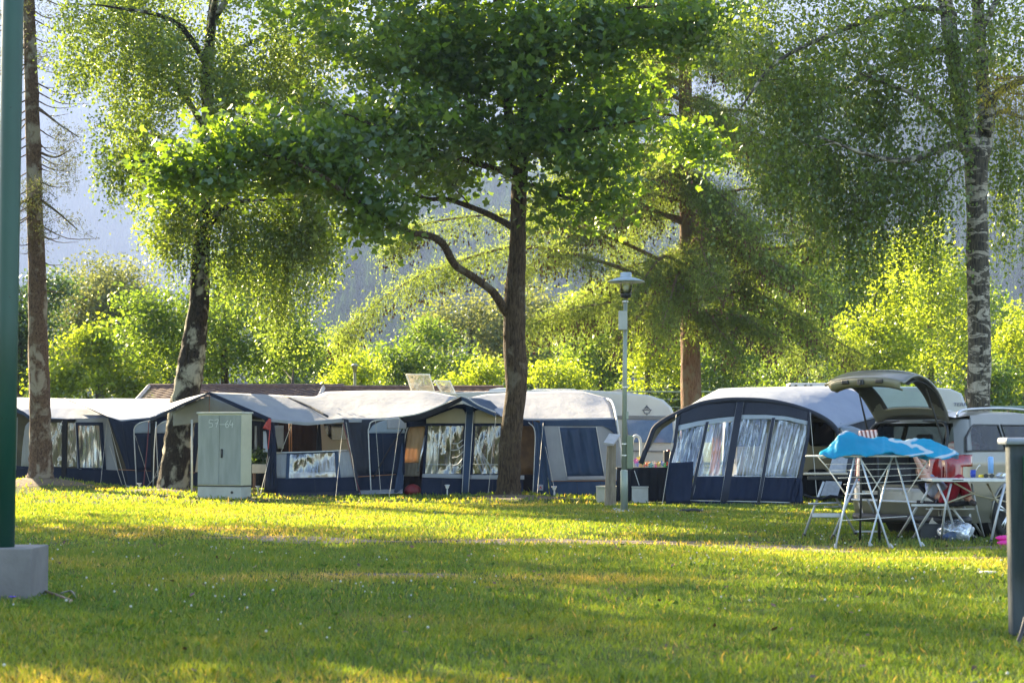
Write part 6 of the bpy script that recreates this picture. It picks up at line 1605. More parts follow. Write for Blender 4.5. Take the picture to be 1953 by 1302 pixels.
loft(mb, [pc([(1636, 838, 20.5), (1672, 838, 20.5)]), pc([(1638, 822, 20.6), (1673, 820, 20.6)]), pc([(1640, 838, 20.8), (1676, 838, 20.8)])], 16, 6, .01, 3, smooth=True)
mt, nt, out = newmat('striped towel'); p = ND(nt, 'ShaderNodeBsdfPrincipled', i_Roughness=.9); wv = ND(nt, 'ShaderNodeTexWave', i_Scale=6.5); nt.links.new(coords(nt), wv.inputs[0]); nt.links.new(ramp(nt, wv.outputs['Fac'], [(.35, (.2, .07, .05)), (.6, (.6, .42, .36))]), p.inputs[0]); nt.links.new(p.outputs[0], out.inputs[0])
bt_ = MB(); 
o = top(mb.build('towel', mt, None, smooth=True, solid=.01), 'brown striped towel hung on the chair back behind the blue sheet', 'towel')
# the towel needs a chair back to hang on
t_ = thing('camping_chair', 'dark folding chair whose back carries the brown striped towel', 'folding chair', (XY(1655, 20.7), 20.7, 0), 0, 'folding camping furniture')
bar('back_frame', [(1640, 828, 20.7), (1642, 950, 20.7), (1640, 1032, 20.85)], .014, blackp, t_); bar('back_frame', [(1672, 828, 20.7), (1676, 950, 20.7), (1678, 1032, 20.85)], .014, blackp, t_)
bar('top_bar', [(1640, 829, 20.7), (1672, 829, 20.7)], .012, blackp, t_)
sheet('backrest', [[(1641, 840, 20.72), (1672, 840, 20.72)], [(1643, 935, 20.72), (1676, 935, 20.72)]], dark, t_, .01)
sheet('seat', [[(1642, 945, 20.7), (1677, 945, 20.7)], [(1640, 948, 21.15), (1676, 948, 21.15)]], dark, t_, 0, solid=.03)
bar('leg', [(1642, 948, 21.15), (1640, 1025, 21.3)], .014, blackp, t_); bar('leg', [(1675, 948, 21.15), (1676, 1025, 21.3)], .014, blackp, t_)

# ------------------------------------------------------------------ person on the recliner
skin = mat('skin', (.55, .31, .23), (.5, .27, .19), rough=.55, ns=9)
redc = cloth('red cloth trousers', (.33, .012, .03), (.2, .008, .02), transl=.03)
shirt = cloth('pale blue shirt', (.38, .42, .6), (.3, .34, .5), transl=.03)
def skinned(name, V, E, Rr, m, parent, root=0, sub_=2):
    me = bpy.data.meshes.new(name)
    me.from_pydata([tuple(np.array(v) - ORI[parent.name]) for v in V], E, [])
    o = finish(name, me, m, parent)
    sk = o.modifiers.new('skin', 'SKIN'); sk.use_smooth_shade = True
    ly = me.skin_vertices[0].data if me.skin_vertices else None
    if ly is None:
        bm = bmesh.new(); bm.from_mesh(me); bm.verts.layers.skin.verify(); bm.to_mesh(me); bm.free(); ly = me.skin_vertices[0].data
    for i, r_ in enumerate(Rr):
        ly[i].radius = (r_, r_) if np.isscalar(r_) else r_
        ly[i].use_root = (i == root)
    ss = o.modifiers.new('sub', 'SUBSURF'); ss.levels = sub_; ss.render_levels = sub_
    return o
pr = thing('person', 'person in pale blue shirt and red trousers lying back on a folding chair, arms raised', 'person', W(1805, 958, 21.0))
pel, bel, che, nek = W(1806, 950, 21.0), W(1794, 941, 21.07), W(1782, 928, 21.17), W(1771, 914, 21.27)
hd = W(1762, 902, 21.33)
shR, elR, wrR, haR = W(1778, 926, 21.0), W(1757, 893, 20.98), W(1744, 869, 20.98), W(1740, 861, 20.98)
shL, elL, wrL, haL = W(1774, 913, 21.42), W(1767, 889, 21.42), W(1755, 868, 21.38), W(1752, 861, 21.38)
hpR, knR, anR, toR = W(1806, 952, 20.88), W(1834, 912, 20.78), W(1850, 953, 20.8), W(1860, 958, 20.75)
hpL, knL, anL, toL = W(1806, 950, 21.12), W(1829, 907, 21.15), W(1843, 952, 21.15), W(1853, 957, 21.15)
V = [pel, bel, che, nek, (nek + hd) / 2, shR, elR, (elR + wrR) / 2, wrR, haR, shL, elL, (elL + wrL) / 2, wrL, haL, hpR, (hpR + knR) / 2, knR, (knR + anR) / 2, anR, toR, hpL, (hpL + knL) / 2, knL, (knL + anL) / 2, anL, toL]
E = [(0, 1), (1, 2), (2, 3), (3, 4), (2, 5), (5, 6), (6, 7), (7, 8), (8, 9), (2, 10), (10, 11), (11, 12), (12, 13), (13, 14), (0, 15), (15, 16), (16, 17), (17, 18), (18, 19), (19, 20), (0, 21), (21, 22), (22, 23), (23, 24), (24, 25), (25, 26)]
Rr = [.105, .10, .11, .05, .045, .05, .037, .036, .025, .03, .05, .037, .036, .025, .03, .07, .062, .048, .045, .032, .028, .07, .062, .048, .045, .032, .028]
bo = skinned('body', V, E, Rr, skin, pr)
skinned('shirt', [pel + (bel - pel) * .5, bel, che, che + (nek - che) * .5, shR, shR + (elR - shR) * .35, shL, shL + (elL - shL) * .4], [(0, 1), (1, 2), (2, 3), (2, 4), (4, 5), (2, 6), (6, 7)], [.118, .115, .125, .075, .065, .058, .065, .058], shirt, pr)
skinned('trousers', [pel, pel + (bel - pel) * .5, hpR, (hpR + knR) / 2, knR, (knR + anR) / 2, knR + (anR - knR) * .9, hpL, (hpL + knL) / 2, knL, (knL + anL) / 2, knL + (anL - knL) * .9], [(0, 1), (0, 2), (2, 3), (3, 4), (4, 5), (5, 6), (0, 7), (7, 8), (8, 9), (9, 10), (10, 11)],
        [.125, .115, .09, .088, .075, .07, .062, .09, .088, .075, .07, .062], redc, pr)
# head with face
ax = (hd - nek) / np.linalg.norm(hd - nek)
fw = np.array([.25, -.9, .35]); fw -= ax * (fw @ ax); fw /= np.linalg.norm(fw); sx_ = np.cross(ax, fw)
Mh = np.column_stack([sx_, fw, ax])
def headpt(x, y, z): return hd + Mh @ np.array([x, y, z])
mb = MB(); n1, n2 = 20, 24; rows = []
for i in range(n1 + 1):
    ph = -pi / 2 + pi * i / n1; row = []
    for j in range(n2):
        th = 2 * pi * j / n2
        x, y, z = cos(ph) * cos(th), cos(ph) * sin(th), sin(ph)
        wz = 1 - .28 * max(0, -z) ** 1.3
        q = np.array([x * .075 * wz, y * (.092 if y < 0 else .085) * wz, z * .115])
        if y > 0:
            q[1] += .022 * math.exp(-((x / .16) ** 2 + ((z + .12) / .2) ** 2)) + .006 * math.exp(-((x / .3) ** 2 + ((z + .5) / .1) ** 2))
            q[1] -= .008 * math.exp(-(((abs(x) - .4) / .17) ** 2 + ((z - .08) / .13) ** 2))
        row.append(headpt(*q))
    rows.append(row + [row[0]])
mb.grid(np.array(rows)); mb.build('head', skin, pr, smooth=True, weld=True)
for s_ in (-1, 1):
    e = MB(); e.lathe(headpt(s_ * .030, .078, .012), [(0, -.008), (.009, -.005), (.010, 0), (.009, .005), (0, .008)], 10); e.build('eye', mat('eye dark', (.03, .02, .015), rough=.2), pr, smooth=True)
    e = MB(); e.lathe(headpt(s_ * .074, -.005, -.005), [(0, -.03), (.012, -.02), (.015, 0), (.013, .02), (0, .03)], 10); e.build('ear', skin, pr, smooth=True)
e = MB(); e.tube([headpt(-.024, .082, -.052), headpt(0, .088, -.054), headpt(.024, .082, -.052)], [.003, .006, .003], 6); e.build('mouth', mat('lips', (.35, .11, .09)), pr, smooth=True)
mb = MB(); rows = []
for i in range(9):
    ph = pi * (.08 + .42 * i / 8); row = []
    for j in range(25):
        th = 2 * pi * j / 24
        lim = .55 if sin(th) > .2 else 1.0
        f = ph * (lim if i else 1)
        f = min(f, pi * .5 * (1.15 if sin(th) < .2 else .52))
        row.append(headpt(.082 * sin(f) * cos(th), .097 * sin(f) * sin(th) - .004, .121 * cos(f)))
    rows.append(row)
mb.grid(np.array(rows)); mb.build('hair', mat('light brown hair', (.16, .09, .045), (.1, .055, .03), ns=30, nstretch=(1, 1, 5)), pr, smooth=True, solid=.008)
def hand(w0, w1, side_):
    d = (w1 - w0) / np.linalg.norm(w1 - w0); s_ = np.cross(d, [0, 1, 0]); s_ /= np.linalg.norm(s_); n_ = np.cross(s_, d)
    V = [w0, w0 + d * .03, w0 + d * .07]; E = [(0, 1), (1, 2)]; Rr = [(.022, .022), (.034, .018), (.036, .016)]
    o = skinned('hand', V, E, Rr, skin, pr)
    for k, (off, ln) in enumerate(((-.027, .065), (-.009, .075), (.009, .07), (.026, .055))):
        b_ = w0 + d * .065 + s_ * off
        skinned('finger', [b_, b_ + d * ln * .4 + s_ * off * .1, b_ + d * ln * .7 + n_ * .012, b_ + d * ln * .9 + n_ * .03], [(0, 1), (1, 2), (2, 3)], [.0095, .009, .008, .007], skin, o, sub_=1)
    b_ = w0 + d * .02 - s_ * .028 * side_
    skinned('thumb', [b_, b_ + d * .025 - s_ * .022 * side_, b_ + d * .05 - s_ * .028 * side_ + n_ * .008], [(0, 1), (1, 2)], [.012, .0105, .009], skin, o, sub_=1)
hand(wrR, haR, 1); hand(wrL, haL, -1)
for q, t0 in ((anR, toR), (anL, toL)):
    skinned('shoe', [q - [0, 0, .01], (q + t0) / 2 - [0, 0, .015], t0 + (t0 - q) * .25 - [0, 0, .02]], [(0, 1), (1, 2)], [.045, .042, .035], mat('dark shoe', (.04, .03, .03)), pr)

# ------------------------------------------------------------------ things under and beside the table
t_ = thing('plastic_tub', 'dark grey tub with a sheet of card sticking out, on the grass under the table', 'tub', (XY(1776, 21.4), 21.4, 0))
mb = MB(); b_ = np.array([XY(1776, 21.3), 21.3, 0])
mb.add([b_ + [x * .19 * k, y * .14 * k, z] for z, k in ((0, .85), (.2, 1)) for x, y in ((-1, -1), (1, -1), (1, 1), (-1, 1))], [(3, 2, 1, 0), (0, 1, 5, 4), (1, 2, 6, 5), (2, 3, 7, 6), (3, 0, 4, 7)])
mb.build('tub', mat('dark grey plastic', (.06, .065, .075), (.05, .052, .06), rough=.45, ns=4), t_, solid=.006)
mb = MB(); mb.tube([b_ + [-.195, -.145, .2], b_ + [.195, -.145, .2], b_ + [.195, .145, .2], b_ + [-.195, .145, .2], b_ + [-.195, -.145, .2]], .008, 6); mb.build('rim', MATS['dark grey plastic'], t_)
mb = MB(); mb.poly(pc([(1766, 1008, 21.35), (1778, 986, 21.4), (1796, 998, 21.35), (1788, 1016, 21.3)]), .004, (0, 1, 0)); mb.build('card', mat('pale card', (.6, .56, .48), ns=5), t_)
t_ = thing('plastic_bag', 'clear plastic bag with blue contents lying beside the grey tub', 'bag', (XY(1818, 20.9), 20.9, 0))
def blob(c, r, n=.2, seed=1):
    mb = MB(); rows = []; rs = np.random.default_rng(seed); ph0 = rs.uniform(0, 6, 6)
    for i in range(17):
        ph = -pi / 2 + pi * i / 16
        rows.append([np.array(c) + np.array(r) * np.array([cos(ph) * cos(th), cos(ph) * sin(th), sin(ph)]) * (1 + n * (.5 * sin(3 * th + 4 * ph + ph0[0]) + .35 * sin(7 * th - 3 * ph + ph0[1]) + .25 * sin(9 * ph + 5 * th + ph0[2]))) for th in np.linspace(0, 2 * pi, 33)])
    mb.grid(np.array(rows)); return mb
cb = np.array([XY(1820, 20.9), 20.9, .13])
blob(cb, (.21, .15, .125), .18, 3).build('film', vinyl('crinkled clear film', (.95, .97, 1), .55, .4, 11, (1, 1, 1)), t_, smooth=True)
blob(cb + [-.03, 0, -.06], (.12, .09, .055), .08, 5).build('blue_package', mat('blue package', (.03, .12, .5), (.05, .2, .6), rough=.4, ns=4), t_, smooth=True)
mb = MB(); mb.lathe(cb + [.04, -.1, -.05], [(0, -.01), (.035, -.01), (.035, .01), (0, .012)], 14, axis='y'); mb.build('cup_lid', whit, t_, smooth=True)
t_ = thing('slippers', 'pair of bright pink slippers on the grass beside the grey post', 'slippers', (XY(1918, 20.1), 20.1, 0))
for dy, z in ((0, .035), (.05, .09)):
    blob([XY(1916, 20.1), 20.1 + dy, z], (.11, .05, .035), .05, 7).build('slipper', mat('bright pink', (.75, .02, .28), (.6, .01, .2), ns=6, rough=.4), t_, smooth=True)
blob([XY(1926, 20.5), 20.5, .12], (.06, .05, .05), .05, 9).build('cuff', mat('dark pink', (.25, .02, .06)), t_, smooth=True)
b_ = G(1885, 1096)
mb = MB(); mb.lathe(b_ + [0, 0, .012], [(0, 0), (.075, 0), (.085, .012), (.08, .022), (0, .024)], 18); top(mb.build('paper_plate', mat('off white card', (.75, .68, .52)), None, smooth=True), 'small pale plate lying on the lawn left of the grey post', 'plate')
t_ = thing('sandals', 'black sandals lying on the lawn in front of the arched awning', 'sandals', G(1319, 977))
for px, dz, ln in ((1307, .02, .10), (1322, .03, .13), (1330, .02, .1)):
    q = G(px, 978)
    blob(q + [0, 0, dz + .02], (ln, .05, .03), .15, int(px)).build('sandal', blackp, t_, smooth=True)

# ------------------------------------------------------------------ lamp post, sign post, stone boxes
Yl = 4069 / (975 - 837)
lp_ = thing('lamp_post', 'tall grey green park lamp with a wide flat shade', 'street lamp', (XY(1190, Yl), Yl, 0))
gp = mat('grey green painted steel', (.30, .33, .27), (.24, .27, .22), rough=.4, metal=.2, ns=3)
xl = XY(1190, Yl); sc = FPX / Yl
mb = MB(); mb.lathe((xl, Yl, 0), [(.065, 0), (.065, ZY(898, Yl)), (.05, ZY(896, Yl)), (.045, ZY(895, Yl))], 16); mb.build('base_tube', gp, lp_, smooth=True)
mb = MB(); mb.tube([(xl, Yl, ZY(897, Yl)), (xl + .02, Yl, ZY(700, Yl)), (xl + .035, Yl, ZY(572, Yl))], [.045, .04, .034], 14); mb.build('pole', gp, lp_, smooth=True)
xt = xl + .045
mb = MB(); mb.lathe((xt, Yl, ZY(569, Yl)), [(.03, 0), (.09, .02), (.095, .07), (.09, .09), (0, .09)], 18); mb.build('lamp_foot', blackp, lp_, smooth=True)
mb = MB(); mb.lathe((xt, Yl, ZY(560, Yl)), [(.095, 0), (.12, .22), (.115, .24)], 18); mb.build('glass', glassmat('clear lamp glass', (.85, .87, .82), .12, .1), lp_, smooth=True)
mb = MB(); mb.lathe((xt, Yl, ZY(560, Yl)), [(.04, 0), (.05, .15), (.0, .17)], 12); mb.build('bulb', mat('white bulb', (.8, .8, .75)), lp_, smooth=True)
mb = MB(); mb.lathe((xt, Yl, ZY(538, Yl)), [(.10, .0), (.32, .0), (.325, .012), (.2, .06), (.11, .085), (.1, .09), (.1, .15), (.09, .165), (0, .17)], 28); mb.build('lamp_shade', mat('blue grey shade', (.30, .36, .42), (.4, .45, .5), rough=.4, ns=4), lp_, smooth=True)
mb = MB(); mb.box(W(1188, 611, Yl - .09), (.15, .09, .33)); mb.build('control_box', mat('pale grey box', (.42, .43, .38), ns=4), lp_, bevel=.01)
mb = MB(); mb.box(W(1201, 862, Yl), (.12, .12, .58)); mb.build('side_box', mat('olive grey box', (.2, .23, .14), ns=4), lp_, bevel=.03)
mb = MB(); mb.box(W(1196, 792, Yl), (.05, .06, .14)); mb.build('bracket', gp, lp_, bevel=.01)
for z in (846, 868, 897, 738, 575): 
    mb = MB(); mb.lathe((xl + (.03 if z < 740 else .01), Yl, ZY(z, Yl)), [(.048, -.01), (.055, -.008), (.055, .008), (.048, .01)], 14); mb.build('clamp', alu, lp_)
Yw = 4069 / (964 - 837)
sp = thing('sign_post', 'weathered wooden post with a slanted grey board on top', 'post', (XY(1163, Yw), Yw, 0))
wood = mat('weathered wood', (.30, .24, .17), (.2, .155, .105), rough=.9, ns=4, nstretch=(9, 9, 1), bs=8, bstr=.5, bstretch=(8, 8, .7))
mb = MB(); mb.poly(pc([(1162, 850, Yw), (1175, 846, Yw), (1174, 966, Yw), (1160, 966, Yw)]), .12, (0, 1, 0)); mb.build('post', wood, sp)
mb = MB(); mb.poly(pc([(1158, 850, Yw - .06), (1163, 850, Yw - .06), (1160, 968, Yw - .06), (1153, 968, Yw - .06)]), .1, (0, 1, 0)); mb.build('side_board', wood, sp)
mb = MB(); mb.add(pc([(1151, 845, Yw - .2), (1170, 848, Yw - .2), (1184, 830, Yw + .15), (1162, 828, Yw + .15)]), [(0, 1, 2, 3)]); mb.build('board', mat('grey board', (.45, .42, .42), ns=5), sp, solid=.04)
for lab, x0, x1, Yb, rz in (('wider beige stone box behind the wooden post', 1138, 1206, 33.6, 0), ('pale stone box right of the lamp post foot', 1204, 1237, 33.5, 0)):
    zz = ZY(927, Yb); t0 = thing('stone_box', lab, 'stone box', ((XY(x0, Yb) + XY(x1, Yb)) / 2, Yb, 0), 0, 'stone boxes at the lamp post')
    sm = mat('sandstone ' + str(x0), (.46, .43, .33) if x0 < 1200 else (.52, .51, .47), (.38, .36, .27) if x0 < 1200 else (.44, .43, .39), rough=.9, ns=5, bs=30, bstr=.2)
    mb = MB(); mb.box(((XY(x0, Yb) + XY(x1, Yb)) / 2, Yb + .25, (zz - .03) / 2), (XY(x1, Yb) - XY(x0, Yb) - .02, .48, zz - .03)); mb.build('box', sm, t0, bevel=.015)
    mb = MB(); mb.box(((XY(x0, Yb) + XY(x1, Yb)) / 2, Yb + .25, zz - .015), (XY(x1, Yb) - XY(x0, Yb) + (-.005), .52, .03)); mb.build('lid', sm, t0, bevel=.008)
mb = MB(); 
for k in range(40):
    c = G(1181 + rng.normal(0, 8), 974 + rng.normal(0, 1.2)); r_ = rng.uniform(.02, .04)
    mb.lathe(c, [(r_, 0), (r_ * 1.1, r_ * .5), (r_ * .4, r_), (0, r_)], 6)
props(mb.build('pebbles', mat('white pebbles', (.6, .6, .62), (.4, .4, .42), ns=30)), 'small heap of white pebbles at the foot of the lamp', kind='stuff')

# ------------------------------------------------------------------ electric cabinet
Yq = 4069 / (950 - 837)
cb_ = thing('electric_cabinet', 'tall grey green metal cabinet chalked 57 to 64 beside the leaning birch', 'cabinet', (XY(461, Yq) + .0, Yq - .02, 0), R(-22))
Wd, Dp, Hh, z1 = 1.07, .42, ZY(788, Yq), ZY(926, Yq)
cabf = mat('grey green steel', (.26, .285, .27), (.2, .225, .21), rough=.55, ns=2.5, nstretch=(3, 3, .6), bs=3, bstr=.04)
cabs = mat('cream steel side', (.50, .49, .36), (.44, .43, .31), rough=.55, ns=2.5)
mb = MB(); mb.box((-Wd / 2, Dp / 2, (z1 + Hh) / 2), (Wd, Dp, Hh - z1)); mb.build('shell', cabs, cb_, bevel=.01)
for x0, x1 in ((-Wd + .015, -Wd / 2 - .004), (-Wd / 2 + .004, -.015)):
    mb = MB(); mb.box(((x0 + x1) / 2, -.008, (z1 + Hh) / 2 - .01), (x1 - x0, .02, Hh - z1 - .06)); mb.build('door', cabf, cb_, bevel=.005)
mb = MB(); mb.box((-Wd / 2, Dp / 2 - .01, Hh + .015), (Wd + .05, Dp + .06, .035)); mb.build('lid', mat('pale steel', (.5, .52, .48), ns=4), cb_, bevel=.01)
mb = MB(); mb.box((-Wd / 2, Dp / 2, z1 - .012), (Wd + .01, Dp + .01, .024)); mb.build('shadow_gap', blackp, cb_)
mb = MB(); mb.box((-Wd / 2, Dp / 2, (z1 - .02) / 2 - .03), (Wd - .004, Dp - .004, z1 - .02 + .06)); mb.build('plinth', mat('pale concrete plinth', (.42, .43, .39), (.36, .36, .33), rough=.85, ns=4), cb_, bevel=.01)
mb = MB(); mb.tube(smoothpath([(-Wd / 2 + .07, -.03, 1.04), (-Wd / 2 + .075, -.035, .95), (-Wd / 2 + .07, -.03, .86)], 3), .022, 8); mb.build('handle', blackp, cb_, smooth=True)
mb = MB(); mb.lathe((-.22, -.005, .13), [(0, -.01), (.03, -.01), (.03, .01), (0, .01)], 10, axis='y'); mb.build('cable_outlet', blackp, cb_)
mb = MB()   # chalk handwriting
def stroke(pts): mb.tube([(x, -.022, z) for x, z in smoothpath(np.array(pts), 4)], .006, 5)
ox, oz = -.78, 1.50
stroke([(ox + .10, oz + .15), (ox + .01, oz + .16), (ox, oz + .09), (ox + .07, oz + .08), (ox + .08, oz + .02), (ox, oz)])
stroke([(ox + .13, oz + .15), (ox + .22, oz + .16), (ox + .17, oz)]); stroke([(ox + .15, oz + .08), (ox + .21, oz + .085)])
stroke([(ox + .25, oz + .06), (ox + .38, oz + .06)])
stroke([(ox + .46, oz + .14), (ox + .40, oz + .07), (ox + .42, oz), (ox + .48, oz + .02), (ox + .45, oz + .07), (ox + .41, oz + .05)])
stroke([(ox + .53, oz + .15), (ox + .50, oz + .06), (ox + .59, oz + .06)]); stroke([(ox + .57, oz + .1), (ox + .56, oz - .01)])
mb.build('chalk_numbers', mat('chalk', (.7, .72, .7), (.5, .52, .5), ns=40), cb_)
mb = MB(); mb.tube(smoothpath([G(468, 944) + [0, 0, .12], G(474, 950) + [0, 0, .03], G(487, 957) + [0, 0, .02], G(510, 956) + [0, 0, .02]], 5), .015, 6); top(mb.build('power_cable', blackp, None, smooth=True), 'black cable running from the cabinet foot into the grass', 'cable')

# ------------------------------------------------------------------ solar garden lights
def solar(px, pyb, pyt, label, first=[None]):
    b_ = G(px, pyb)
    hgt = (pyb - pyt) * b_[1] / FPX
    if first[0] is None:
        t0 = thing('garden_light', label, 'garden light', b_, 0, 'small solar garden lights')
        mb = MB(); mb.lathe(b_, [(.012, -.03), (.015, .1), (.012, .22)], 8); mb.build('stake', palem, t0)
        mb = MB(); mb.lathe(b_ + [0, 0, .22], [(.03, 0), (.045, .06), (.04, .065)], 12); mb.build('lens', whit, t0)
        mb = MB(); mb.lathe(b_ + [0, 0, .285], [(.045, 0), (.06, .01), (.055, .025), (0, .03)], 12); mb.build('cap', alu, t0)
        first[0] = t0
    else:
        t0 = first[0].copy(); COL.objects.link(t0); t0['label'] = label; t0.location = tuple(b_)
        for c in list(first[0].children): d = c.copy(); COL.objects.link(d); d.parent = t0
    t0.scale = (1, 1, hgt / .31)
solar(266, 936, 921, 'garden light in front of the navy awning wall'); solar(492, 945, 926, 'garden light at the right foot of the cabinet')
solar(853, 948, 924, 'garden light below the first window of the centre awning'); solar(1057, 951, 927, 'garden light by the side wall of the centre awning')

# ------------------------------------------------------------------ table with colourful pinwheels by the arched awning
Yz = 33.6
t_ = thing('side_table', 'low table under a black cloth left of the arched awning', 'table', (XY(1228, Yz), Yz + .3, 0))
mb = MB(); x0, x1 = XY(1177, Yz), XY(1291, Yz); zz = ZY(893, Yz)
mb.box(((x0 + x1) / 2, Yz + .35, zz), (x1 - x0, .7, .03)); mb.build('table_top', blackp, t_)
mb = MB(); loft(mb, [[(x0, Yz, zz + .02), (x1, Yz, zz + .02)], [(x0 - .03, Yz - .04, .03), (x1, Yz - .04, .03)]], 40, 8, .05, 7); mb.build('cloth', dark, t_, smooth=True, solid=.01)
mb = MB(); mb.tube([W(1210, 897, Yz - .12), W(1219, 925, Yz - .14)], .008, 5); mb.build('cord', palem, t_)
cols = [(.7, .05, .4), (.75, .6, .03), (.05, .15, .7), (.1, .5, .15), (.75, .1, .05), (.8, .4, .1), (.05, .5, .6), (.75, .72, .7)]
n0 = None
spots = [(1213, 884), (1219, 880), (1216, 890), (1226, 887), (1230, 891), (1236, 889), (1241, 892), (1247, 889), (1251, 892), (1256, 890), (1262, 889), (1268, 892), (1275, 890), (1223, 893)]
names_ = ['pink', 'yellow', 'blue', 'green', 'red', 'orange', 'teal', 'white']
for k, (px, py) in enumerate(spots):
    col_ = cols[k % 8]; b_ = W(px, 892, Yz + .12 + .05 * (k % 3)); b_[2] = zz + .015
    o = thing('pinwheel', names_[k % 8] + ' toy pinwheel on the black cloth' + (', one of the row nearest the lamp' if k < 5 else (', in the middle of the row' if k < 10 else ', at the awning end of the row')), 'pinwheel', b_, 0, 'colourful pinwheels on the black table')
    hgt = max(.03, (893 - py) * Yz / FPX + .04)
    mb = MB(); mb.tube([b_, b_ + [0, 0, hgt]], .004, 5); mb.build('stick', palem, o)
    mb = MB()
    for q in range(5):
        a_ = q * 2 * pi / 5 + k; c = b_ + [0, -.01, hgt]
        mb.add([c, c + [.05 * cos(a_), 0, .05 * sin(a_)], c + [.055 * cos(a_ + .7), -.02, .055 * sin(a_ + .7)]], [(0, 1, 2)])
    mb.build('vanes', mat('vane ' + names_[k % 8], col_, ns=4), o, solid=.004)
mb = MB(); mb.box(W(1272, 875, Yz + .5), (.13, .2, .32)); top(mb.build('speaker_box', blackp, None, bevel=.01), 'black box standing on the black table beside the awning post', 'box')
mb = MB(); mb.lathe(W(1275, 867, Yz + .5) + [0, 0, .0], [(.03, 0), (.035, .1), (0, .1)], 12); top(mb.build('cup', mat('red plastic', (.6, .02, .02), rough=.3), None, smooth=True), 'red cup on top of the black box', 'cup')
t_ = thing('garden_chair', 'white plastic garden chair behind the lamp post box', 'chair', (XY(1216, 34.9), 34.9, 0))
mb = MB(); mb.tube(smoothpath(pc([(1206, 892, 34.8), (1205, 850, 34.8), (1209, 833, 34.8), (1217, 832, 34.8), (1222, 845, 34.8), (1221, 892, 34.8)]), 5), .03, 8); mb.build('backrest', whit, t_, smooth=True)
for p_ in ([(1207, 892, 34.8), (1206, 946, 34.9)], [(1221, 892, 34.8), (1222, 946, 34.9)], [(1208, 892, 35.3), (1207, 943, 35.4)], [(1222, 892, 35.3), (1223, 943, 35.4)]):
    bar('leg', p_, .02, whit, t_)
mb = MB(); mb.box(W(1214, 893, 35.05), (.22, .5, .03)); mb.build('seat', whit, t_, bevel=.01)

# ------------------------------------------------------------------ green pole and block, left edge
Yp = 13.45
gb = thing('steel_pole', 'thick green pole set in a concrete block at the left edge', 'pole', (XY(2, Yp), Yp + .1, 0))
m, nt, out = newmat('green pole paint')
p = ND(nt, 'ShaderNodeBsdfPrincipled', i_Roughness=.45)
f = noise(nt, coords(nt, (1, 1, .35)), 2.2, 5, .6); v_ = ND(nt, 'ShaderNodeTexVoronoi', i_Scale=13); nt.links.new(coords(nt), v_.inputs['Vector'])
c_a = ramp(nt, f, [(.35, (.006, .045, .030)), (.65, (.01, .065, .045))])
dk = ramp(nt, v_.outputs['Distance'], [(.05, (.25, .2, .15)), (.09, (1, 1, 1))])
mx = ND(nt, 'ShaderNodeMix', data_type='RGBA', blend_type='MULTIPLY'); mx.inputs[0].default_value = 1; nt.links.new(c_a, mx.inputs[6]); nt.links.new(dk, mx.inputs[7]); nt.links.new(mx.outputs[2], p.inputs['Base Color']); nt.links.new(bump(nt, noise(nt, coords(nt), 22, 4), .15, .01), p.inputs['Normal']); nt.links.new(p.outputs[0], out.inputs[0])
xp = XY(2, Yp)
mb = MB(); mb.tube([(xp, Yp + .12, .3), (xp, Yp + .12, 2.2), (xp, Yp + .12, 4.6), (xp, Yp + .12, 7.5)], .083, 28); mb.build('shaft', m, gb, smooth=True)
conc = mat('rough concrete', (.20, .185, .175), (.13, .12, .115), rough=.9, ns=3.5, detail=9, bs=28, bstr=.5, bdist=.01, lo=.3, hi=.7)
xb = XY(67, Yp); mb = MB(); mb.box((xb - .32, Yp + .2, .185), (.64, .5, .43)); mb.build('footing', conc, gb, bevel=.012)
t_ = MB(); t_.tube(smoothpath([G(67, 1128) + [0, 0, .02], G(95, 1137) + [0, 0, .03], G(136, 1150) + [0, 0, .02]], 4), .012, 6); t_.tube([G(136, 1150) + [0, 0, .02], G(131, 1156) + [0, 0, .02]], .014, 6)
top(t_.build('fallen_stick', mat('red brown stick', (.15, .07, .045), (.2, .13, .09), ns=8), None, smooth=True), 'red brown stick lying beside the concrete block', 'stick')
t_ = MB(); t_.tube(smoothpath([G(115, 1138) + [0, 0, .03], G(135, 1136) + [0, 0, .04], G(145, 1144) + [0, 0, .02]], 4), .008, 6)
top(t_.build('fallen_stick', mat('pale stick', (.13, .12, .1)), None, smooth=True), 'short pale curved twig at the end of the brown stick', 'stick')
c = G(24, 1152)
t_ = thing('wild_flower', 'small purple flower in the grass in front of the concrete block', 'flower', c)
mb = MB(); mb.tube([c, c + [0, 0, .05]], .002, 4); mb.build('stem', L_mid, t_)
mb = MB()
for k in range(5):
    a_ = k * 1.256; q = c + [0, 0, .052]; mb.add([q, q + [.022 * cos(a_ - .4), .022 * sin(a_ - .4), .008], q + [.03 * cos(a_), .03 * sin(a_), .012], q + [.022 * cos(a_ + .4), .022 * sin(a_ + .4), .008]], [(0, 1, 2, 3)])
mb.build('petals', mat('purple petal', (.10, .04, .4)), t_, solid=.003)

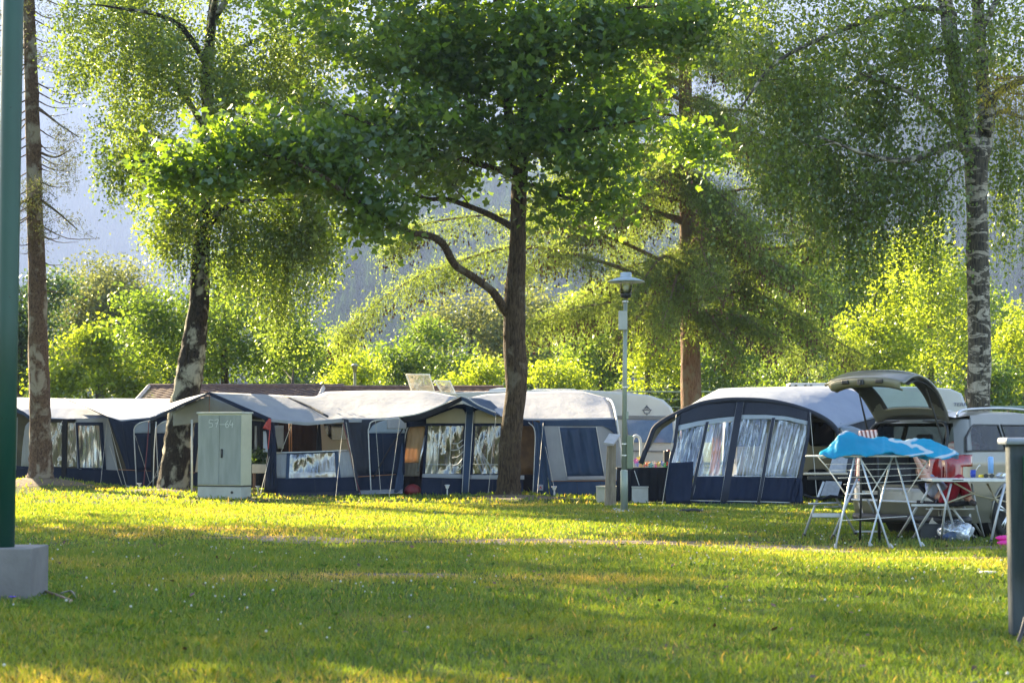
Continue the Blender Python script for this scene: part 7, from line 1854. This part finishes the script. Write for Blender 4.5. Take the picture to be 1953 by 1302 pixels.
# ------------------------------------------------------------------ grey post with green box and cables, right edge
Yg = 10.75
gz = thing('power_pillar', 'grey slab post with pale cap and green box behind at the right edge', 'power pillar', (XY(1948, Yg), Yg, 0))
slab = mat('grey slab', (.055, .065, .07), (.03, .038, .042), rough=.8, ns=4, nstretch=(6, 6, .7), bs=18, bstr=.3)
x0 = XY(1925, Yg)
mb = MB(); mb.box((x0 + .16, Yg + .06, ZY(850, Yg) / 2 + .02), (.32, .10, ZY(850, Yg))); mb.build('slab', slab, gz, bevel=.02)
mb = MB(); mb.box((x0 + .16, Yg + .06, ZY(841, Yg)), (.39, .2, .045)); mb.build('cap', mat('pale grey cap', (.25, .27, .31), ns=5), gz, bevel=.018)
mb = MB(); mb.box((XY(1949, Yg) + .14, Yg - .1, .78), (.28, .2, .75)); mb.build('socket_box', mat('deep green plastic', (.01, .14, .05), rough=.35, ns=4), gz, bevel=.02)
mb = MB(); mb.tube(smoothpath([W(1957, 1175, Yg - .2), W(1945, 1215, Yg - .3), W(1925, 1262, Yg - .6), W(1903, 1290, 9.4), G(1860, 1310) + [0, 0, .02], G(1760, 1345) + [0, 0, .02]], 8), .014, 8); top(mb.build('power_cable', blackp, None, smooth=True), 'thick black cable hanging from the green box', 'cable')
mb = MB(); mb.tube(smoothpath([W(1962, 1200, Yg - .25), W(1948, 1250, Yg - .4), W(1932, 1285, 9.6), G(1905, 1320) + [0, 0, .02]], 8), .008, 8); top(mb.build('power_cable', mat('red brown cable', (.3, .03, .02), rough=.4), None, smooth=True), 'thin red cable next to the black one', 'cable')
mb = MB(); mb.tube(smoothpath([W(1990, 1240, 10), W(1953, 1272, 9.8), W(1925, 1292, 9.5), G(1890, 1320) + [0, 0, .02]], 8), .01, 8); top(mb.build('power_cable', blackp, None, smooth=True), 'thinner black cable entering from the right edge', 'cable')

# distant lamp and fence wire
t_ = thing('lamp_post', 'distant small lamp rising over the grey caravan roof', 'street lamp', (XY(676, 58), 58, 0))
mb = MB(); mb.tube([(XY(676, 58), 58, 0), (XY(676, 58), 58, ZY(706, 58))], .05, 8); mb.build('pole', gp, t_)
mb = MB(); mb.lathe((XY(676, 58), 58, ZY(710, 58)), [(.06, 0), (.1, .2), (.16, .22), (.05, .3), (0, .3)], 12); mb.build('lamp_head', gp, t_, smooth=True)
for x0, x1, y_, Yf, lb in ((1040, 1480, 747, 56, 'green wire fence behind the reddish conifer'), (1750, 2100, 776, 40, 'thin rail fence behind the white barked birch')):
    t_ = thing('fence', lb, 'fence', (XY((x0 + x1) / 2, Yf), Yf, 0))
    for k, dz in enumerate((0, .25, .5)):
        mb = MB(); mb.tube([(XY(x0, Yf), Yf, ZY(y_, Yf) - dz), (XY(x1, Yf), Yf, ZY(y_, Yf) - dz)], .025 if k == 0 else .01, 5); mb.build('rail', mat('grey green rail', (.2, .28, .24), ns=4), t_)
    for x in np.linspace(XY(x0, Yf), XY(x1, Yf), 6):
        mb = MB(); mb.tube([(x, Yf, 0), (x, Yf, ZY(y_, Yf) + .05)], .03, 6); mb.build('post', MATS['grey green rail'], t_)

# ------------------------------------------------------------------ unseen trees added outside the frame to cast shade bands on the lawn
def shade_tree(x, y, z0, z1, r, n, label, ln=70):
    t = Tree('leafy_tree', label, 'tree', (x, y, 0), 'unseen trees added to shade the lawn')
    A_ = np.array
    t.limb([A_([x, y, -.1]), A_([x, y, .5]), A_([x + .1, y, z0]), A_([x, y, z1])], [.35, .25, .2, .04], 9)
    C = A_([x, y, (z0 + z1) / 2]) + (lambda d: d / np.linalg.norm(d, axis=1)[:, None] * rng.uniform(0, 1, n)[:, None] ** .5)(rng.normal(size=(n, 3))) * [r, r, (z1 - z0) / 2]
    t.connect(C, nseg=4); t.leaves(C, ln, .4, .15, .5, 'maple'); t.build(MATS['maple bark'], L_maple)

def seam(parent, pts, r=.006, m=None):
    mb = MB(); mb.tube([W(*p_) for p_ in pts], r, 4); return mb.build('seam', m or MATS['pale piping'], parent)
aw = [o for o in bpy.data.objects if o.name.startswith('awning_tent')]
byx = sorted(aw, key=lambda o: o.location.x)
sl = MATS['slate fabric']
for k_, pts in ((1, [(233, 806, Y1 - .05), (246, 896, Y1 - .05)]), (1, [(330, 800, Y1 + .02), (330, 895, Y1 + .02)]), (1, [(258, 897, Y1 - .06), (259, 933, Y1 - .14)]), (2, [(690, 803, Y2 - .04), (695, 903, Y2 - .04)]),
                (2, [(600, 913, Y2 - .45), (602, 943, Y2 - .5)]), (2, [(730, 828, Y2 - .07), (732, 903, Y2 - .07)]), (3, [(1100, 918, Y3 - .06), (1102, 944, Y3 - .1)]), (3, [(1060, 919, Y3 - .06), (1063, 944, Y3 - .1)]), (3, [(1145, 918, Y3), (1149, 943, Y3)]),
                (3, [(844, 913, Y3 - .16), (842, 943, Y3 - .2)]), (3, [(940, 914, Y3 - .16), (940, 943, Y3 - .2)])):
    seam(byx[k_], pts, .005, sl)
for a0, a1, k_ in (((716, 801, Y2 - .05), (726, 938, Y2 - .9), 2), ((1036, 806, Y3 - .2), (1024, 950, Y3 - 1.2), 3), ((763, 797, Y3 - 1.15), (742, 950, Y3 - 1.9), 3), ((1290, 790, Y4 + .1), (1262, 968, Y4 - .9), 4), ((1545, 786, Y4 + .1), (1560, 972, Y4 - 1.1), 4), ((655, 800, Y2 - .15), (640, 950, Y2 - 1.2), 2), ((205, 798, Y0 - .05), (190, 940, Y0 - 1.5), 0), ((946, 790, Y3 - 1.15), (930, 952, Y3 - 1.9), 3)):
    guy(byx[k_], a0, a1, .005)
shade_tree(-17.5, 35, 6, 15, 4.2, 130, 'big spreading unseen maple added for shade outside the left edge behind the spruce')
shade_tree(-20.5, 41, 8, 18, 5, 140, 'tallest unseen maple added outside the left edge to shade the lawn')
shade_tree(-11.8, 23.5, 2.6, 9.0, 3.0, 130, 'broad unseen maple added outside the left edge for its shade')
shade_tree(-15.5, 31, 3.0, 11, 3.4, 150, 'tall unseen maple added for shade further out beyond the left edge')
# ------------------------------------------------------------------ haze
hm, nt, out = newmat('haze air')
pv = ND(nt, 'ShaderNodeVolumePrincipled')
pv.inputs['Color'].default_value = (0.44, 0.58, 1.0, 1)
pv.inputs['Density'].default_value = 0.0002
pv.inputs['Anisotropy'].default_value = 0.0
nt.links.new(pv.outputs[0], out.inputs[1])
hz = MB().box((0, 2115, 649), (4600, 4370, 1300)).build('haze', hm)
props(hz, 'thin blue summer haze', kind='stuff')
hz.display_type = 'WIRE'
